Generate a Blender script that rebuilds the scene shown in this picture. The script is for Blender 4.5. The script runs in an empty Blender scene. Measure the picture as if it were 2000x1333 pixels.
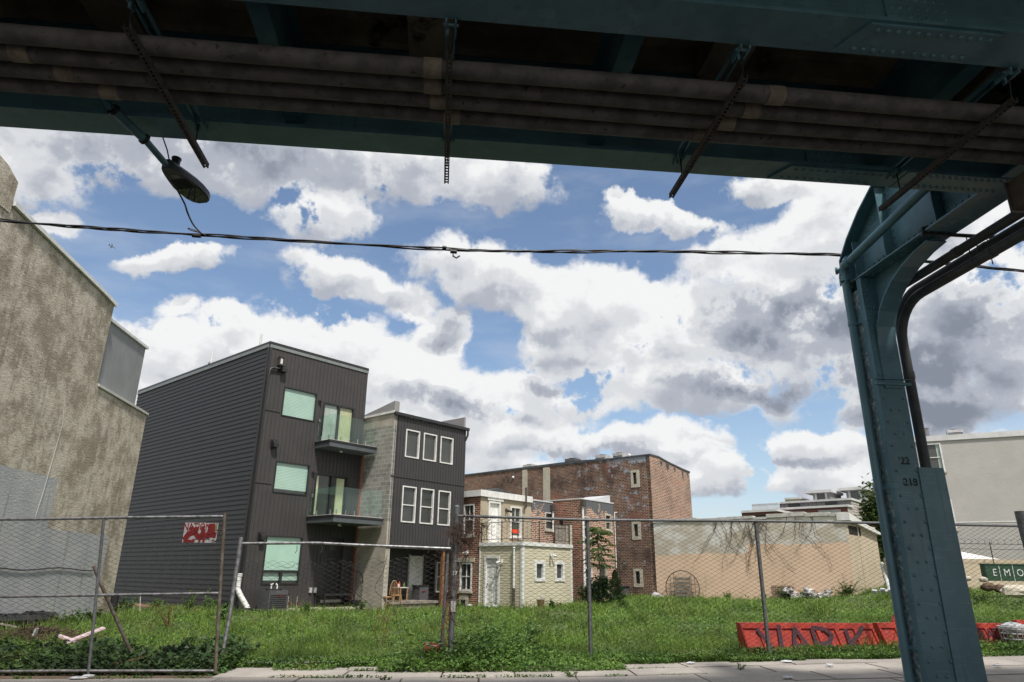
CLOUDK=7.4; SKYT=(1.2,1.18,1.15); SUNE=3.6; EXPO=0.40
import bpy, math, random
import numpy as np
from mathutils import Vector, Matrix
random.seed(7); rng=np.random.default_rng(7)
S=bpy.context.scene; COL=S.collection
# ------------------------------------------------------------------ camera model
F=1333.; PIT=math.radians(18.85); YAW=math.radians(5.7); ROL=.011; CAMP=np.array([0,0,1.5])
_z=np.array([0,0,1.]); _f0=np.array([math.sin(YAW),math.cos(YAW),0]); _r0=np.array([math.cos(YAW),-math.sin(YAW),0])
FW=_f0*math.cos(PIT)+_z*math.sin(PIT); _u=-_f0*math.sin(PIT)+_z*math.cos(PIT)
RT=_r0*math.cos(ROL)+_u*math.sin(ROL); UP=-_r0*math.sin(ROL)+_u*math.cos(ROL)
def ray(x,y): return FW+RT*((x-1000)/F)+UP*((666.5-y)/F)
def onZ(x,y,z): d=ray(x,y); return CAMP+d*((z-1.5)/d[2])
def onY(x,y,Y): d=ray(x,y); return CAMP+d*(Y/d[1])
def onX(x,y,X): d=ray(x,y); return CAMP+d*(X/d[0])
cd=bpy.data.cameras.new('camera'); cam=bpy.data.objects.new('camera',cd); COL.objects.link(cam)
cd.sensor_width=36; cd.lens=36*F/2000; cd.clip_end=20000; cd.clip_start=.05
cam.matrix_world=Matrix(((RT[0],UP[0],-FW[0],0),(RT[1],UP[1],-FW[1],0),(RT[2],UP[2],-FW[2],1.5),(0,0,0,1)))
S.camera=cam
AANG=46.4; BANG=-43.6
class Fr:
    """vertical plane: p = point on the ground, ang = direction from +Y towards +X; n points to the viewer side"""
    def __init__(s,p,ang,z=0):
        s.p=np.array([p[0],p[1]],float); a=math.radians(ang); s.d=np.array([math.sin(a),math.cos(a)]); s.n=np.array([s.d[1],-s.d[0]]); s.ang=ang
        if s.n@(-s.p)<0: s.n=-s.n
        s.z=z
    def hit(s,x,y,n=0):
        d=ray(x,y); t=(s.n@(s.p+s.n*n))/(s.n@d[:2]); return CAMP+d*t
    def sz(s,x,y,n=0):
        q=s.hit(x,y,n); return float((q[:2]-s.p)@s.d), float(q[2])
    def P(s,a,n,z):
        q=s.p+s.d*a+s.n*n; return (q[0],q[1],z)
    def rect(s,tl,br,n=0):
        a=s.sz(*tl,n); b=s.sz(*br,n); return (min(a[0],b[0]),max(a[0],b[0]),min(a[1],b[1]),max(a[1],b[1]))
def ss(a,b,x):
    t=np.clip((x-a)/(b-a),0,1); return t*t*(3-2*t)
def terr(X,Y):
    X=np.asarray(X,float);Y=np.asarray(Y,float)
    z=.02*np.clip(X-2,0,11)+.75*ss(17,26,X)*ss(20,34,Y)
    z=z+.05*np.sin(X*1.3+.5*Y)*np.sin(Y*.9)*ss(14,17,Y)
    z=z+.14*np.exp(-((X-.7)/1.2)**2-((Y-13.5)/.6)**2)*ss(12.86,13.3,Y)
    return z
# ------------------------------------------------------------------ mesh builder
class MB:
    def __init__(s): s.v=[]; s.f=[]; s.sm=[]
    def add(s,vs,fs,smooth=False):
        k=len(s.v); s.v+=[tuple(map(float,v)) for v in vs]; s.f+=[tuple(i+k for i in f) for f in fs]; s.sm+=[smooth]*len(fs); return s
    def quad(s,a,b,c,d): return s.add([a,b,c,d],[(0,1,2,3)])
    def pbox(s,o,a,b,c):
        o,a,b,c=[np.array(q,float) for q in (o,a,b,c)]
        v=[o,o+a,o+a+b,o+b,o+c,o+a+c,o+a+b+c,o+b+c]
        f=[(0,3,2,1),(4,5,6,7),(0,1,5,4),(1,2,6,5),(2,3,7,6),(3,0,4,7)]
        if np.dot(np.cross(a,b),c)<0: f=[q[::-1] for q in f]
        return s.add(v,f)
    def box(s,x0,x1,y0,y1,z0,z1): return s.pbox((x0,y0,z0),(x1-x0,0,0),(0,y1-y0,0),(0,0,z1-z0))
    def fbox(s,fr,s0,s1,n0,n1,z0,z1):
        o=np.array(fr.P(s0,n0,z0)); return s.pbox(o,np.array(fr.P(s1,n0,z0))-o,np.array(fr.P(s0,n1,z0))-o,(0,0,z1-z0))
    def fprism(s,fr,poly,n0,n1):
        """poly: list of (s,z); extruded n0..n1"""
        k=len(poly); v=[fr.P(a,n0,z) for a,z in poly]+[fr.P(a,n1,z) for a,z in poly]
        f=[tuple(range(k)),tuple(range(2*k-1,k-1,-1))]+[(i,i+k,(i+1)%k+k,(i+1)%k) for i in range(k)]
        return s.add(v,f)
    def prism(s,poly,vec):
        k=len(poly); vec=np.array(vec,float); v=[np.array(p,float) for p in poly]; v=v+[p+vec for p in v]
        f=[tuple(range(k)),tuple(range(2*k-1,k-1,-1))]+[(i,i+k,(i+1)%k+k,(i+1)%k) for i in range(k)]
        return s.add(v,f)
    def tube(s,pts,r,n=8,cap=True,smooth=True):
        P=[np.array(p,float) for p in pts]; m=len(P); R=r if hasattr(r,'__len__') else [r]*m
        T=[]
        for i in range(m):
            t=(P[min(i+1,m-1)]-P[max(i-1,0)]); T.append(t/ (np.linalg.norm(t)+1e-12))
        ref=np.array([0,0,1.]) if abs(T[0][2])<.9 else np.array([1.,0,0])
        u=np.cross(T[0],ref); u/=np.linalg.norm(u); vs=[]
        for i in range(m):
            u=u-T[i]*(u@T[i]); u/=np.linalg.norm(u)+1e-12; w=np.cross(T[i],u)
            for k in range(n):
                a=2*math.pi*k/n; vs.append(P[i]+(u*math.cos(a)+w*math.sin(a))*R[i])
        fs=[(i*n+k,i*n+(k+1)%n,(i+1)*n+(k+1)%n,(i+1)*n+k) for i in range(m-1) for k in range(n)]
        s.add(vs,fs,smooth)
        if cap: s.add(vs[:n],[tuple(range(n))[::-1]]); s.add(vs[-n:],[tuple(range(n))])
        return s
    def dome(s,p,nrm,r,h=None,n=7):
        h=h or r*.7; p=np.array(p,float); w=np.array(nrm,float); w/=np.linalg.norm(w)
        ref=np.array([0,0,1.]) if abs(w[2])<.9 else np.array([1.,0,0]); u=np.cross(w,ref); u/=np.linalg.norm(u); q=np.cross(w,u)
        vs=[];
        for rr,hh in ((1,0),(.72,.7)):
            vs+= [p+(u*math.cos(6.2832*k/n)+q*math.sin(6.2832*k/n))*r*rr+w*h*hh for k in range(n)]
        vs.append(p+w*h)
        fs=[(k,(k+1)%n,n+(k+1)%n,n+k) for k in range(n)]+[(n+k,n+(k+1)%n,2*n) for k in range(n)]
        return s.add(vs,fs,True)
    def ball(s,c,rad,nu=12,nv=8,jit=0):
        c=np.array(c,float); rad=np.array(rad if hasattr(rad,'__len__') else (rad,)*3,float); vs=[]
        for j in range(nv+1):
            t=math.pi*j/nv
            for i in range(nu):
                a=2*math.pi*i/nu; k=1+random.uniform(-jit,jit)
                vs.append(c+rad*np.array([math.sin(t)*math.cos(a),math.sin(t)*math.sin(a),math.cos(t)])*k)
        fs=[(j*nu+i,(j+1)*nu+i,(j+1)*nu+(i+1)%nu,j*nu+(i+1)%nu) for j in range(nv) for i in range(nu)]
        return s.add(vs,fs,jit==0)
    def leaf(s,p,d,l,w,fold=.25,droop=.0):
        p=np.array(p,float); d=np.array(d,float); d/=np.linalg.norm(d)+1e-9
        ref=np.array([random.uniform(-.5,.5),random.uniform(-.5,.5),1.]); u=np.cross(d,ref); u/=np.linalg.norm(u)+1e-9; nn=np.cross(u,d)
        m=p+d*l*.45; e=p+d*l+np.array([0,0,-droop*l])
        return s.add([p,m+u*w/2+nn*fold*w,e,m-u*w/2+nn*fold*w],[(0,1,2),(0,2,3)])
def mesh_from(name,V,Fs,sm,mat,uvn=None):
    me=bpy.data.meshes.new(name); me.from_pydata([tuple(v) for v in V],[],Fs); me.update()
    if len(sm)==len(me.polygons): me.polygons.foreach_set('use_smooth',np.array(sm,bool))
    uv=me.uv_layers.new(name='UVMap'); nl=len(me.loops)
    vi=np.empty(nl,np.int32); me.loops.foreach_get('vertex_index',vi)
    lt=np.empty(len(me.polygons),np.int32); me.polygons.foreach_get('loop_total',lt)
    nr=np.empty(len(me.polygons)*3); me.polygons.foreach_get('normal',nr); nr=nr.reshape(-1,3)
    NV=np.repeat(nr,lt,axis=0); PV=np.array(V,float)[vi]
    if uvn is not None: PV=PV+np.array(uvn)
    L=np.hypot(NV[:,0],NV[:,1])+1e-9; tx=-NV[:,1]/L; ty=NV[:,0]/L
    u=PV[:,0]*tx+PV[:,1]*ty; v=PV[:,2].copy(); up=np.abs(NV[:,2])>.75
    u[up]=PV[up,0]; v[up]=PV[up,1]
    uv.data.foreach_set('uv',np.stack([u,v],1).ravel().astype(np.float32))
    me.materials.append(mat); return me
def thing(name,label,cat,loc,group=None):
    o=bpy.data.objects.new(name,None); COL.objects.link(o); o.location=tuple(map(float,loc)); o['label']=label; o['category']=cat
    o.empty_display_size=.3
    if group: o['group']=group
    o['_abs']=0
    ABS[o.name]=np.array(list(map(float,loc))); return o
ABS={}
def part(name,mb,mat,parent=None,label=None,stuff=False,origin=None):
    base=ABS[parent.name] if parent is not None else np.array(origin if origin is not None else (0,0,0),float)
    V=np.array(mb.v,float)-base
    me=mesh_from(name,V,mb.f,mb.sm,mat,uvn=base)
    o=bpy.data.objects.new(name,me); COL.objects.link(o)
    if parent is not None: o.parent=parent
    else: o.location=tuple(base)
    ABS[o.name]=base
    if label: o['label']=label
    if stuff: o['kind']='stuff'
    return o
def solo(name,mb,mat,label,cat,loc,group=None,kind=None):
    o=part(name,mb,mat,None,None,False,loc); o['label']=label; o['category']=cat
    if group:o['group']=group
    if kind:o['kind']=kind
    return o
def struct(name,mb,mat,loc=(0,0,0)):
    o=part(name,mb,mat,None,None,False,loc); o['kind']='structure'; return o
def text_mb(txt,size,o,ux,uz,depth=.004,bold=0.0,align='CENTER'):
    """flat lettering: o = centre, ux = reading direction, uz = up"""
    c=bpy.data.curves.new('t','FONT'); c.body=txt; c.size=size; c.align_x=align; c.align_y='CENTER'; c.extrude=0; c.offset=bold; c.resolution_u=3
    ob=bpy.data.objects.new('t',c); COL.objects.link(ob); dg=bpy.context.evaluated_depsgraph_get()
    me=ob.evaluated_get(dg).to_mesh(); mb=MB(); o=np.array(o,float); ux=np.array(ux,float); uz=np.array(uz,float); nn=np.cross(ux,uz)
    vs=[o+ux*v.co.x+uz*v.co.y for v in me.vertices]; fs=[tuple(p.vertices) for p in me.polygons]
    mb.add(vs,fs); ob.evaluated_get(dg).to_mesh_clear(); bpy.data.objects.remove(ob); bpy.data.curves.remove(c); return mb
def merge(*mbs):
    r=MB()
    for m in mbs: r.add(m.v,m.f); 
    return r
def ribbon(mb,pts,w,o,ux,uz,off=.004):
    """brush strokes on a surface given as 2D points"""
    o=np.array(o,float);ux=np.array(ux,float);uz=np.array(uz,float);nn=np.cross(ux,uz)
    P=[np.array(p,float) for p in pts]; L=[];R=[]
    for i in range(len(P)):
        t=P[min(i+1,len(P)-1)]-P[max(i-1,0)]; t/=np.linalg.norm(t)+1e-9; q=np.array([-t[1],t[0]])*w/2*(1+random.uniform(-.15,.15))
        for lst,k in ((L,1),(R,-1)):
            a=P[i]+q*k; lst.append(o+ux*a[0]+uz*a[1]+nn*off)
    v=L+R; n=len(P); mb.add(v,[(i,i+1,n+i+1,n+i) for i in range(n-1)])
# ------------------------------------------------------------------ materials
def N(nt,t,**k):
    n=nt.nodes.new('ShaderNode'+t)
    for a,b in k.items():
        if a.startswith('i_'):
            n.inputs[a[2:].replace('_',' ')].default_value=b
        else: setattr(n,a,b)
    return n
def lk(nt,a,b): nt.links.new(a,b)
def mixc(nt,fac,a,b,mode='MIX'):
    m=nt.nodes.new('ShaderNodeMix'); m.data_type='RGBA'; m.blend_type=mode
    for i,v in ((0,fac),(6,a),(7,b)):
        if isinstance(v,(int,float)): m.inputs[i].default_value=v
        elif isinstance(v,tuple): m.inputs[i].default_value=(*v[:3],1)
        else: lk(nt,v,m.inputs[i])
    return m.outputs[2]
def math_(nt,op,a,b=None,c=None,clamp=False):
    m=nt.nodes.new('ShaderNodeMath'); m.operation=op; m.use_clamp=clamp
    for i,v in enumerate((a,b,c)):
        if v is None: continue
        if isinstance(v,(int,float)): m.inputs[i].default_value=v
        else: lk(nt,v,m.inputs[i])
    return m.outputs[0]
def noise(nt,vec,scale,detail=4,rough=.55,dist=0):
    n=nt.nodes.new('ShaderNodeTexNoise'); n.inputs['Scale'].default_value=scale; n.inputs['Detail'].default_value=detail; n.inputs['Roughness'].default_value=rough; n.inputs['Distortion'].default_value=dist
    if vec is not None: lk(nt,vec,n.inputs['Vector'])
    return n.outputs[0]
def sstep(nt,x,a,b):
    m=nt.nodes.new('ShaderNodeMapRange'); m.interpolation_type='SMOOTHSTEP'; lk(nt,x,m.inputs[0]); m.inputs[1].default_value=a; m.inputs[2].default_value=b; return m.outputs[0]
def scalev(nt,vec,sc,rot=(0,0,0)):
    m=nt.nodes.new('ShaderNodeMapping'); lk(nt,vec,m.inputs[0]); m.inputs['Scale'].default_value=sc; m.inputs['Rotation'].default_value=rot; return m.outputs[0]
class Mt:
    def __init__(s,name,rough=.7,metal=0,coat=0,spec=.5):
        s.m=bpy.data.materials.new(name); s.m.use_nodes=True; s.nt=s.m.node_tree; s.b=s.nt.nodes['Principled BSDF']; s.b.inputs['Roughness'].default_value=rough; s.b.inputs['Metallic'].default_value=metal; s.b.inputs['Coat Weight'].default_value=coat; s.b.inputs['Coat Roughness'].default_value=.04; s.b.inputs['Specular IOR Level'].default_value=spec
        g=s.nt.nodes.new('ShaderNodeNewGeometry'); s.pos=g.outputs['Position']; s.isl=g.outputs['Random Per Island']
        u=s.nt.nodes.new('ShaderNodeUVMap'); s.uv=u.outputs[0]
    def col(s,c):
        if isinstance(c,tuple): s.b.inputs['Base Color'].default_value=(*c,1)
        else: lk(s.nt,c,s.b.inputs['Base Color'])
        return s
    def bump(s,h,st=.3,d=.02):
        b=s.nt.nodes.new('ShaderNodeBump'); b.inputs['Strength'].default_value=st; b.inputs['Distance'].default_value=d; lk(s.nt,h,b.inputs['Height'])
        lk(s.nt,b.outputs[0],s.b.inputs['Normal']); return s
def basic(name,c1,c2=None,scale=3,rough=.7,metal=0,bump=.0,bscale=40,bd=.01,c3=None,s3=1.,t3=.6,coat=0,streak=0,isl=0,spec=.5):
    M=Mt(name,rough,metal,coat,spec); nt=M.nt; c2=c2 or tuple(q*.8 for q in c1)
    n=noise(nt,M.pos,scale,5,.6); c=mixc(nt,sstep(nt,n,.35,.65),c1,c2)
    if c3: c=mixc(nt,sstep(nt,noise(nt,M.pos,s3,6,.65),t3,t3+.08),c,c3)
    if streak:
        v=scalev(nt,M.pos,(9,9,.5)); c=mixc(nt,math_(nt,'MULTIPLY',sstep(nt,noise(nt,v,1,4),.5,.75),streak),c,tuple(q*.45 for q in c1))
    if isl: 
        h=N(nt,'HueSaturation'); lk(nt,c,h.inputs['Color']); lk(nt,math_(nt,'MULTIPLY_ADD',M.isl,isl,1-isl/2),h.inputs['Value']); 
        lk(nt,math_(nt,'MULTIPLY_ADD',M.isl,.05,.475),h.inputs['Hue']); c=h.outputs[0]
    M.col(c)
    if bump: M.bump(noise(nt,M.pos,bscale,4,.6),bump,bd)
    return M.m
def brick(name,c1,c2,mortar,w=.21,h=.075,ms=.012,dirt=.5,patch=None,pal=.3,bump=.4,pmode=None,dark=(.03,.02,.018)):
    M=Mt(name,.9); nt=M.nt; b=N(nt,'TexBrick'); lk(nt,M.uv,b.inputs['Vector'])
    b.inputs['Scale'].default_value=1; b.inputs['Brick Width'].default_value=w; b.inputs['Row Height'].default_value=h; b.inputs['Mortar Size'].default_value=ms; b.inputs['Mortar Smooth'].default_value=.3
    b.inputs['Color1'].default_value=(*c1,1); b.inputs['Color2'].default_value=(*c2,1); b.inputs['Mortar'].default_value=(*mortar,1)
    c=b.outputs[0]
    # per brick variation through a cell-like noise
    c=mixc(nt,math_(nt,'MULTIPLY',sstep(nt,noise(nt,scalev(nt,M.uv,(5,13,1)),1,2,.8),.5,.75),pal),c,mortar)
    c=mixc(nt,math_(nt,'MULTIPLY',sstep(nt,noise(nt,M.uv,.55,6,.7),.42,.7),dirt),c,dark)
    c=mixc(nt,math_(nt,'MULTIPLY',sstep(nt,noise(nt,scalev(nt,M.uv,(1,1,1),(0,0,1)),1.7,8,.8),.54,.68),.6),c,mortar)
    c=mixc(nt,math_(nt,'MULTIPLY',sstep(nt,noise(nt,scalev(nt,M.uv,(.9,2.2,1)),2.6,8,.85),.52,.66),dirt*.9),c,dark)
    c=mixc(nt,math_(nt,'MULTIPLY',sstep(nt,noise(nt,scalev(nt,M.uv,(.5,.8,1),(0,0,.4)),.6,4,.7),.56,.7),.5),c,tuple(q*1.5+.02 for q in c2))
    if patch:
        f=sstep(nt,noise(nt,M.uv,1.5,7,.72),.60,.63)
        if pmode: # pmode(nt, sep u, sep v) gives extra bias
            sx=N(nt,'SeparateXYZ'); lk(nt,M.uv,sx.inputs[0]); f=pmode(nt,sx.outputs[0],sx.outputs[1],M)
        c=mixc(nt,f,c,patch)
    M.col(c); M.bump(math_(nt,'ADD',math_(nt,'MULTIPLY',b.outputs[1],-1),math_(nt,'MULTIPLY',noise(nt,M.uv,30,3),.6)),bump,.01); return M.m
def glassy(name,base,rough=.05,stripe=None,spec=.5,inner=None):
    """window pane: what is behind the pane seen under a reflecting coat"""
    M=Mt(name,.6,0,1.0); nt=M.nt; c=base
    n=noise(nt,M.pos,1.3,3); c=mixc(nt,sstep(nt,n,.3,.7),base,inner or tuple(q*.5 for q in base))
    if stripe:
        w=N(nt,'TexWave'); w.wave_type='BANDS'; w.bands_direction=stripe[0]; w.inputs['Scale'].default_value=stripe[1]; lk(nt,M.uv,w.inputs['Vector']); w.inputs['Distortion'].default_value=stripe[3] if len(stripe)>3 else 0
        c=mixc(nt,math_(nt,'MULTIPLY',w.outputs[1],stripe[2]),c,tuple(q*.35 for q in base))
    M.col(c); M.b.inputs['Coat Roughness'].default_value=rough
    return M.m
def clearglass(name,tint,alpha=.25):
    m=bpy.data.materials.new(name); m.use_nodes=True; nt=m.node_tree; nt.nodes.clear(); o=N(nt,'OutputMaterial'); t=N(nt,'BsdfTransparent'); t.inputs[0].default_value=(*tint,1); g=N(nt,'BsdfGlossy'); g.inputs[0].default_value=(.5,.62,.58,1); g.inputs['Roughness'].default_value=.03
    x=N(nt,'MixShader'); fr=N(nt,'LayerWeight'); fr.inputs[0].default_value=.3; lk(nt,math_(nt,'MULTIPLY_ADD',math_(nt,'POWER',fr.outputs[1],2.),.25,.06,True),x.inputs[0]); lk(nt,t.outputs[0],x.inputs[1]); lk(nt,g.outputs[0],x.inputs[2]); lk(nt,x.outputs[0],o.inputs[0]); return m
m={}
m['teal']=basic('teal_paint',(.095,.20,.235),(.075,.16,.19),2.2,.34,bump=.12,bscale=55,bd=.004,c3=(.05,.10,.11),s3=6,t3=.66,streak=.35)
m['teal_old']=basic('weathered_teal_paint',(.34,.42,.46),(.07,.12,.14),17,.6,bump=.6,bscale=60,bd=.01,c3=(.10,.19,.22),s3=5,t3=.5)
m['teal_pipe']=basic('teal_pipe_paint',(.10,.215,.26),(.085,.18,.22),3,.3,bump=.05,bscale=30,bd=.003,streak=.2)
m['conduit']=basic('weathered_fibre_conduit',(.125,.113,.105),(.066,.06,.056),5,.75,bump=.35,bscale=60,bd=.004,c3=(.03,.025,.022),s3=14,t3=.6,streak=.0)
m['conduit_dark']=basic('dark_grey_conduit',(.075,.078,.08),(.05,.05,.052),5,.6,bump=.25,bscale=50,bd=.004,streak=.2)
m['coupling']=basic('conduit_coupling',(.25,.205,.15),(.15,.12,.09),9,.7,bump=.3,bscale=60,bd=.004)
m['rust']=basic('rusty_steel',(.075,.06,.052),(.042,.034,.03),16,.8,bump=.3,bscale=80,bd=.003)
m['deck']=basic('stained_concrete_deck',(.42,.34,.22),(.20,.16,.10),1.3,.9,bump=.4,bscale=16,bd=.02,c3=(.03,.025,.02),s3=.9,t3=.55)
m['boxc']=basic('stained_box_concrete',(.13,.10,.07),(.07,.055,.04),2.5,.9,bump=.4,bscale=16,bd=.02)
m['dark']=basic('black_rubber',(.012,.012,.013),None,5,.5)
m['cable']=basic('cable_sheath',(.02,.02,.022),None,5,.45)
m['galv']=basic('galvanised_pipe',(.34,.34,.35),(.16,.16,.16),14,.42,.75,bump=.1,bscale=60,bd=.002,c3=(.13,.07,.04),s3=9,t3=.63)
m['galv_dark']=basic('dull_galvanised_post',(.13,.135,.14),(.085,.09,.095),14,.55,.3,bump=.12,bscale=60,bd=.002)
m['galv_rust']=basic('rusted_fence_stile',(.10,.07,.05),(.16,.14,.12),10,.7,.3,c3=(.35,.03,.03),s3=5,t3=.68)
m['wire']=basic('fence_wire',(.05,.05,.052),None,20,.5,.6)
m['wire_l']=basic('old_fence_wire',(.16,.16,.155),(.09,.085,.08),20,.5,.6)
m['white']=basic('white_trim',(.72,.72,.71),(.6,.6,.58),4,.5,streak=.2)
m['dwhite']=basic('off_white_paint',(.55,.54,.50),(.42,.41,.38),6,.6,streak=.4)
m['black']=basic('black_metal',(.02,.02,.021),None,5,.4)
m['blackmatt']=basic('dark_void',(.008,.008,.008),None,5,.9)
m['steel']=basic('brushed_steel',(.6,.6,.6),(.4,.4,.4),20,.3,1)
m['mint']=glassy('mint_blind_pane',(.42,.60,.51),.05,('Y',5.,.6),inner=(.34,.52,.44))
m['mint2']=glassy('plain_mint_blind',(.40,.60,.50),.05,('Y',6.5,.14),inner=(.34,.54,.44))
m['pane']=glassy('dark_window_pane',(.035,.04,.035),.03,None,inner=(.012,.014,.013))
m['curtpane']=glassy('curtained_pane',(.06,.065,.055),.03,('X',5,.8,1.5),inner=(.04,.045,.04))
m['curtain']=glassy('yellow_curtain_pane',(.60,.62,.36),.04,('X',4,.55,2.),inner=(.38,.42,.26))
m['curtain_w']=glassy('pale_curtain_pane',(.42,.50,.46),.04,('X',4.5,.4,2.),inner=(.26,.32,.26))
m['bglass']=clearglass('balcony_glass',(.91,.965,.94),.12)
m['lap']=basic('charcoal_lap_siding',(.027,.0258,.0285),(.023,.022,.0245),2,.6,bump=.08,bscale=14,bd=.004)
m['batten']=basic('charcoal_batten_siding',(.047,.042,.042),(.040,.037,.037),1.4,.6,bump=.12,bscale=5,bd=.012)
m['batten2']=basic('brown_charcoal_siding',(.043,.040,.042),(.037,.035,.037),1.4,.5)
m['trimgrey']=basic('grey_green_coping',(.20,.22,.22),None,4,.45)
m['bfascia']=basic('balcony_fascia',(.085,.095,.105),None,4,.5)
m['door_w']=basic('white_door',(.80,.80,.79),(.62,.62,.60),3,.5)
m['wood']=basic('orange_brown_timber',(.26,.12,.05),(.16,.075,.035),8,.7,streak=.4)
m['chair']=basic('varnished_wood',(.45,.27,.12),(.32,.18,.08),8,.5)
m['greywood']=basic('weathered_planks',(.28,.24,.20),(.18,.16,.14),5,.9)
m['hvac']=basic('hvac_casing',(.09,.09,.095),None,5,.5)
m['hvac_l']=basic('pale_hvac_casing',(.5,.5,.5),(.35,.35,.35),6,.5)
m['red']=basic('red_plastic',(.52,.05,.028),(.34,.028,.018),5,.65,c3=(.42,.13,.10),s3=7,t3=.60,streak=.5,bump=.1,bscale=10,bd=.01)
m['spray']=basic('dark_spray_paint',(.035,.015,.03),(.09,.02,.03),7,.5)
m['spray_w']=basic('white_spray_paint',(.65,.5,.5),None,7,.5)
m['spray_r']=basic('red_spray_paint',(.16,.006,.004),(.10,.004,.004),20,.5)
m['signw']=basic('sign_face',(.40,.37,.37),(.28,.25,.25),12,.5)
m['blackpaint']=basic('black_stencil_paint',(.008,.008,.01),None,9,.6)
m['redsign']=basic('dark_red_sign',(.25,.012,.015),None,12,.5)
m['orange']=basic('orange_red_plastic',(.7,.07,.03),None,8,.4)
m['tan']=basic('tan_render',(.38,.33,.25),(.33,.28,.21),1.5,.9,bump=.3,bscale=22,bd=.01,c3=(.5,.46,.4),s3=1.4,t3=.62,streak=.3)
m['olive']=basic('pale_olive_siding',(.54,.50,.375),(.49,.455,.34),2,.6)
m['green']=basic('dark_green_steel',(.025,.07,.035),(.018,.05,.028),4,.45)
m['chalk']=basic('white_marker',(.6,.62,.6),None,8,.8)
m['greyr']=basic('flat_grey_render',(.26,.27,.275),(.23,.235,.24),1.2,.85,bump=.1,bscale=8,bd=.01,streak=.2)
m['lgrey']=basic('light_grey_render',(.42,.405,.385),(.385,.37,.35),.7,.9,bump=.3,bscale=5,bd=.03)
m['fargrey']=basic('far_grey_siding',(.27,.26,.26),(.24,.235,.235),1,.7)
m['farbeige']=basic('far_beige_siding',(.40,.36,.33),None,1,.7)
m['farpanel']=basic('far_grey_panel',(.22,.23,.235),None,1,.6)
m['farwhite']=basic('far_white_coping',(.62,.62,.62),None,1,.6)
m['farbrick']=basic('far_red_brick',(.17,.075,.055),(.13,.05,.04),6,.9)
m['fargreen']=basic('far_pale_green_siding',(.38,.38,.24),None,1,.7)
m['tar']=basic('tar_flashing',(.075,.08,.09),(.04,.043,.05),3,.6,bump=.3,bscale=12,bd=.02)
m['stone']=basic('pale_stone_surround',(.50,.46,.38),(.42,.38,.31),5,.9,streak=.3)
m['bark']=basic('bark',(.10,.075,.05),(.06,.045,.03),12,.9,bump=.5,bscale=30)
m['vine']=basic('dry_vine',(.05,.03,.022),(.09,.05,.035),12,.9)
m['drystem']=basic('reddish_dry_stems',(.20,.08,.04),(.12,.05,.03),12,.9)
m['debris']=basic('brown_plant_debris',(.12,.075,.045),(.05,.035,.025),8,.95,bump=.6,bscale=30,isl=.6)
m['pink']=basic('pinkish_board',(.62,.48,.50),(.45,.34,.36),12,.8)
m['litter']=basic('white_litter',(.6,.6,.62),(.4,.42,.45),20,.6)
m['tarp']=basic('pale_tarpaulin',(.55,.52,.58),(.35,.33,.42),9,.6)
m['blackplastic']=basic('black_plastic_sheet',(.012,.013,.014),None,3,.4,bump=.5,bscale=6,bd=.05)
m['soil']=basic('bare_soil',(.13,.09,.06),(.07,.05,.035),2.5,.95,bump=.6,bscale=20,bd=.03)
m['asphalt']=basic('asphalt',(.06,.06,.058),(.05,.05,.048),3,.9,bump=.4,bscale=90,bd=.006)
def tealmat():
    M=Mt('teal_paint',.34); nt=M.nt; c=mixc(nt,sstep(nt,noise(nt,M.pos,2.2,5,.6),.35,.65),(.095,.20,.235),(.072,.155,.185))
    c=mixc(nt,math_(nt,'MULTIPLY',sstep(nt,noise(nt,scalev(nt,M.pos,(2,2,26)),1.6,5,.7),.56,.66),.30),c,(.20,.33,.37))
    c=mixc(nt,math_(nt,'MULTIPLY',sstep(nt,noise(nt,scalev(nt,M.pos,(7,7,.6)),1.4,5,.65),.55,.72),.45),c,(.035,.065,.07))
    c=mixc(nt,math_(nt,'MULTIPLY',sstep(nt,noise(nt,M.pos,9,8,.8),.66,.70),.6),c,(.10,.075,.06))
    M.col(c); r_=math_(nt,'MULTIPLY_ADD',noise(nt,M.pos,6,6,.7),.5,.12); lk(nt,r_,M.b.inputs['Roughness']); M.bump(noise(nt,M.pos,40,5,.7),.25,.005); return M.m
m['teal']=tealmat()
def leafmat(name,c1,c2,v=.6):
    M=Mt(name,.5); nt=M.nt; c=mixc(nt,M.isl,c1,c2); c=mixc(nt,math_(nt,'MULTIPLY',sstep(nt,noise(nt,M.pos,.6,5,.65),.42,.62),.75),c,tuple(q*.55 for q in c1)); c=mixc(nt,math_(nt,'MULTIPLY',sstep(nt,noise(nt,M.pos,.8,7,.75),.52,.68),.5),c,(.24,.22,.085))
    M.col(c); b=M.b; b.inputs['Specular IOR Level'].default_value=.3
    tr=N(nt,'BsdfTranslucent'); lk(nt,c,tr.inputs[0]); mx=N(nt,'MixShader'); mx.inputs[0].default_value=.3; out=nt.nodes['Material Output']
    lk(nt,b.outputs[0],mx.inputs[1]); lk(nt,tr.outputs[0],mx.inputs[2]); lk(nt,mx.outputs[0],out.inputs[0]); return M.m
m['grass']=leafmat('grass_blades',(.10,.19,.028),(.27,.40,.075))
m['weed']=leafmat('weed_leaves',(.07,.155,.028),(.17,.28,.055))
m['weed_l']=leafmat('pale_weed_leaves',(.10,.20,.06),(.20,.32,.12))
m['weed_d']=leafmat('dark_burdock_leaves',(.018,.05,.015),(.045,.10,.03))
m['weed_m']=leafmat('dark_shaded_weed_leaves',(.028,.07,.018),(.10,.18,.045))  # leaf colour darkened for dark burdock and for the railway's shadow
m['ail']=leafmat('light_tree_leaves',(.06,.13,.025),(.13,.22,.05))
m['conifer']=leafmat('conifer_sprays',(.014,.045,.012),(.04,.09,.02))
m['fartree']=leafmat('far_tree_leaves',(.05,.10,.025),(.12,.17,.05))
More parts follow.
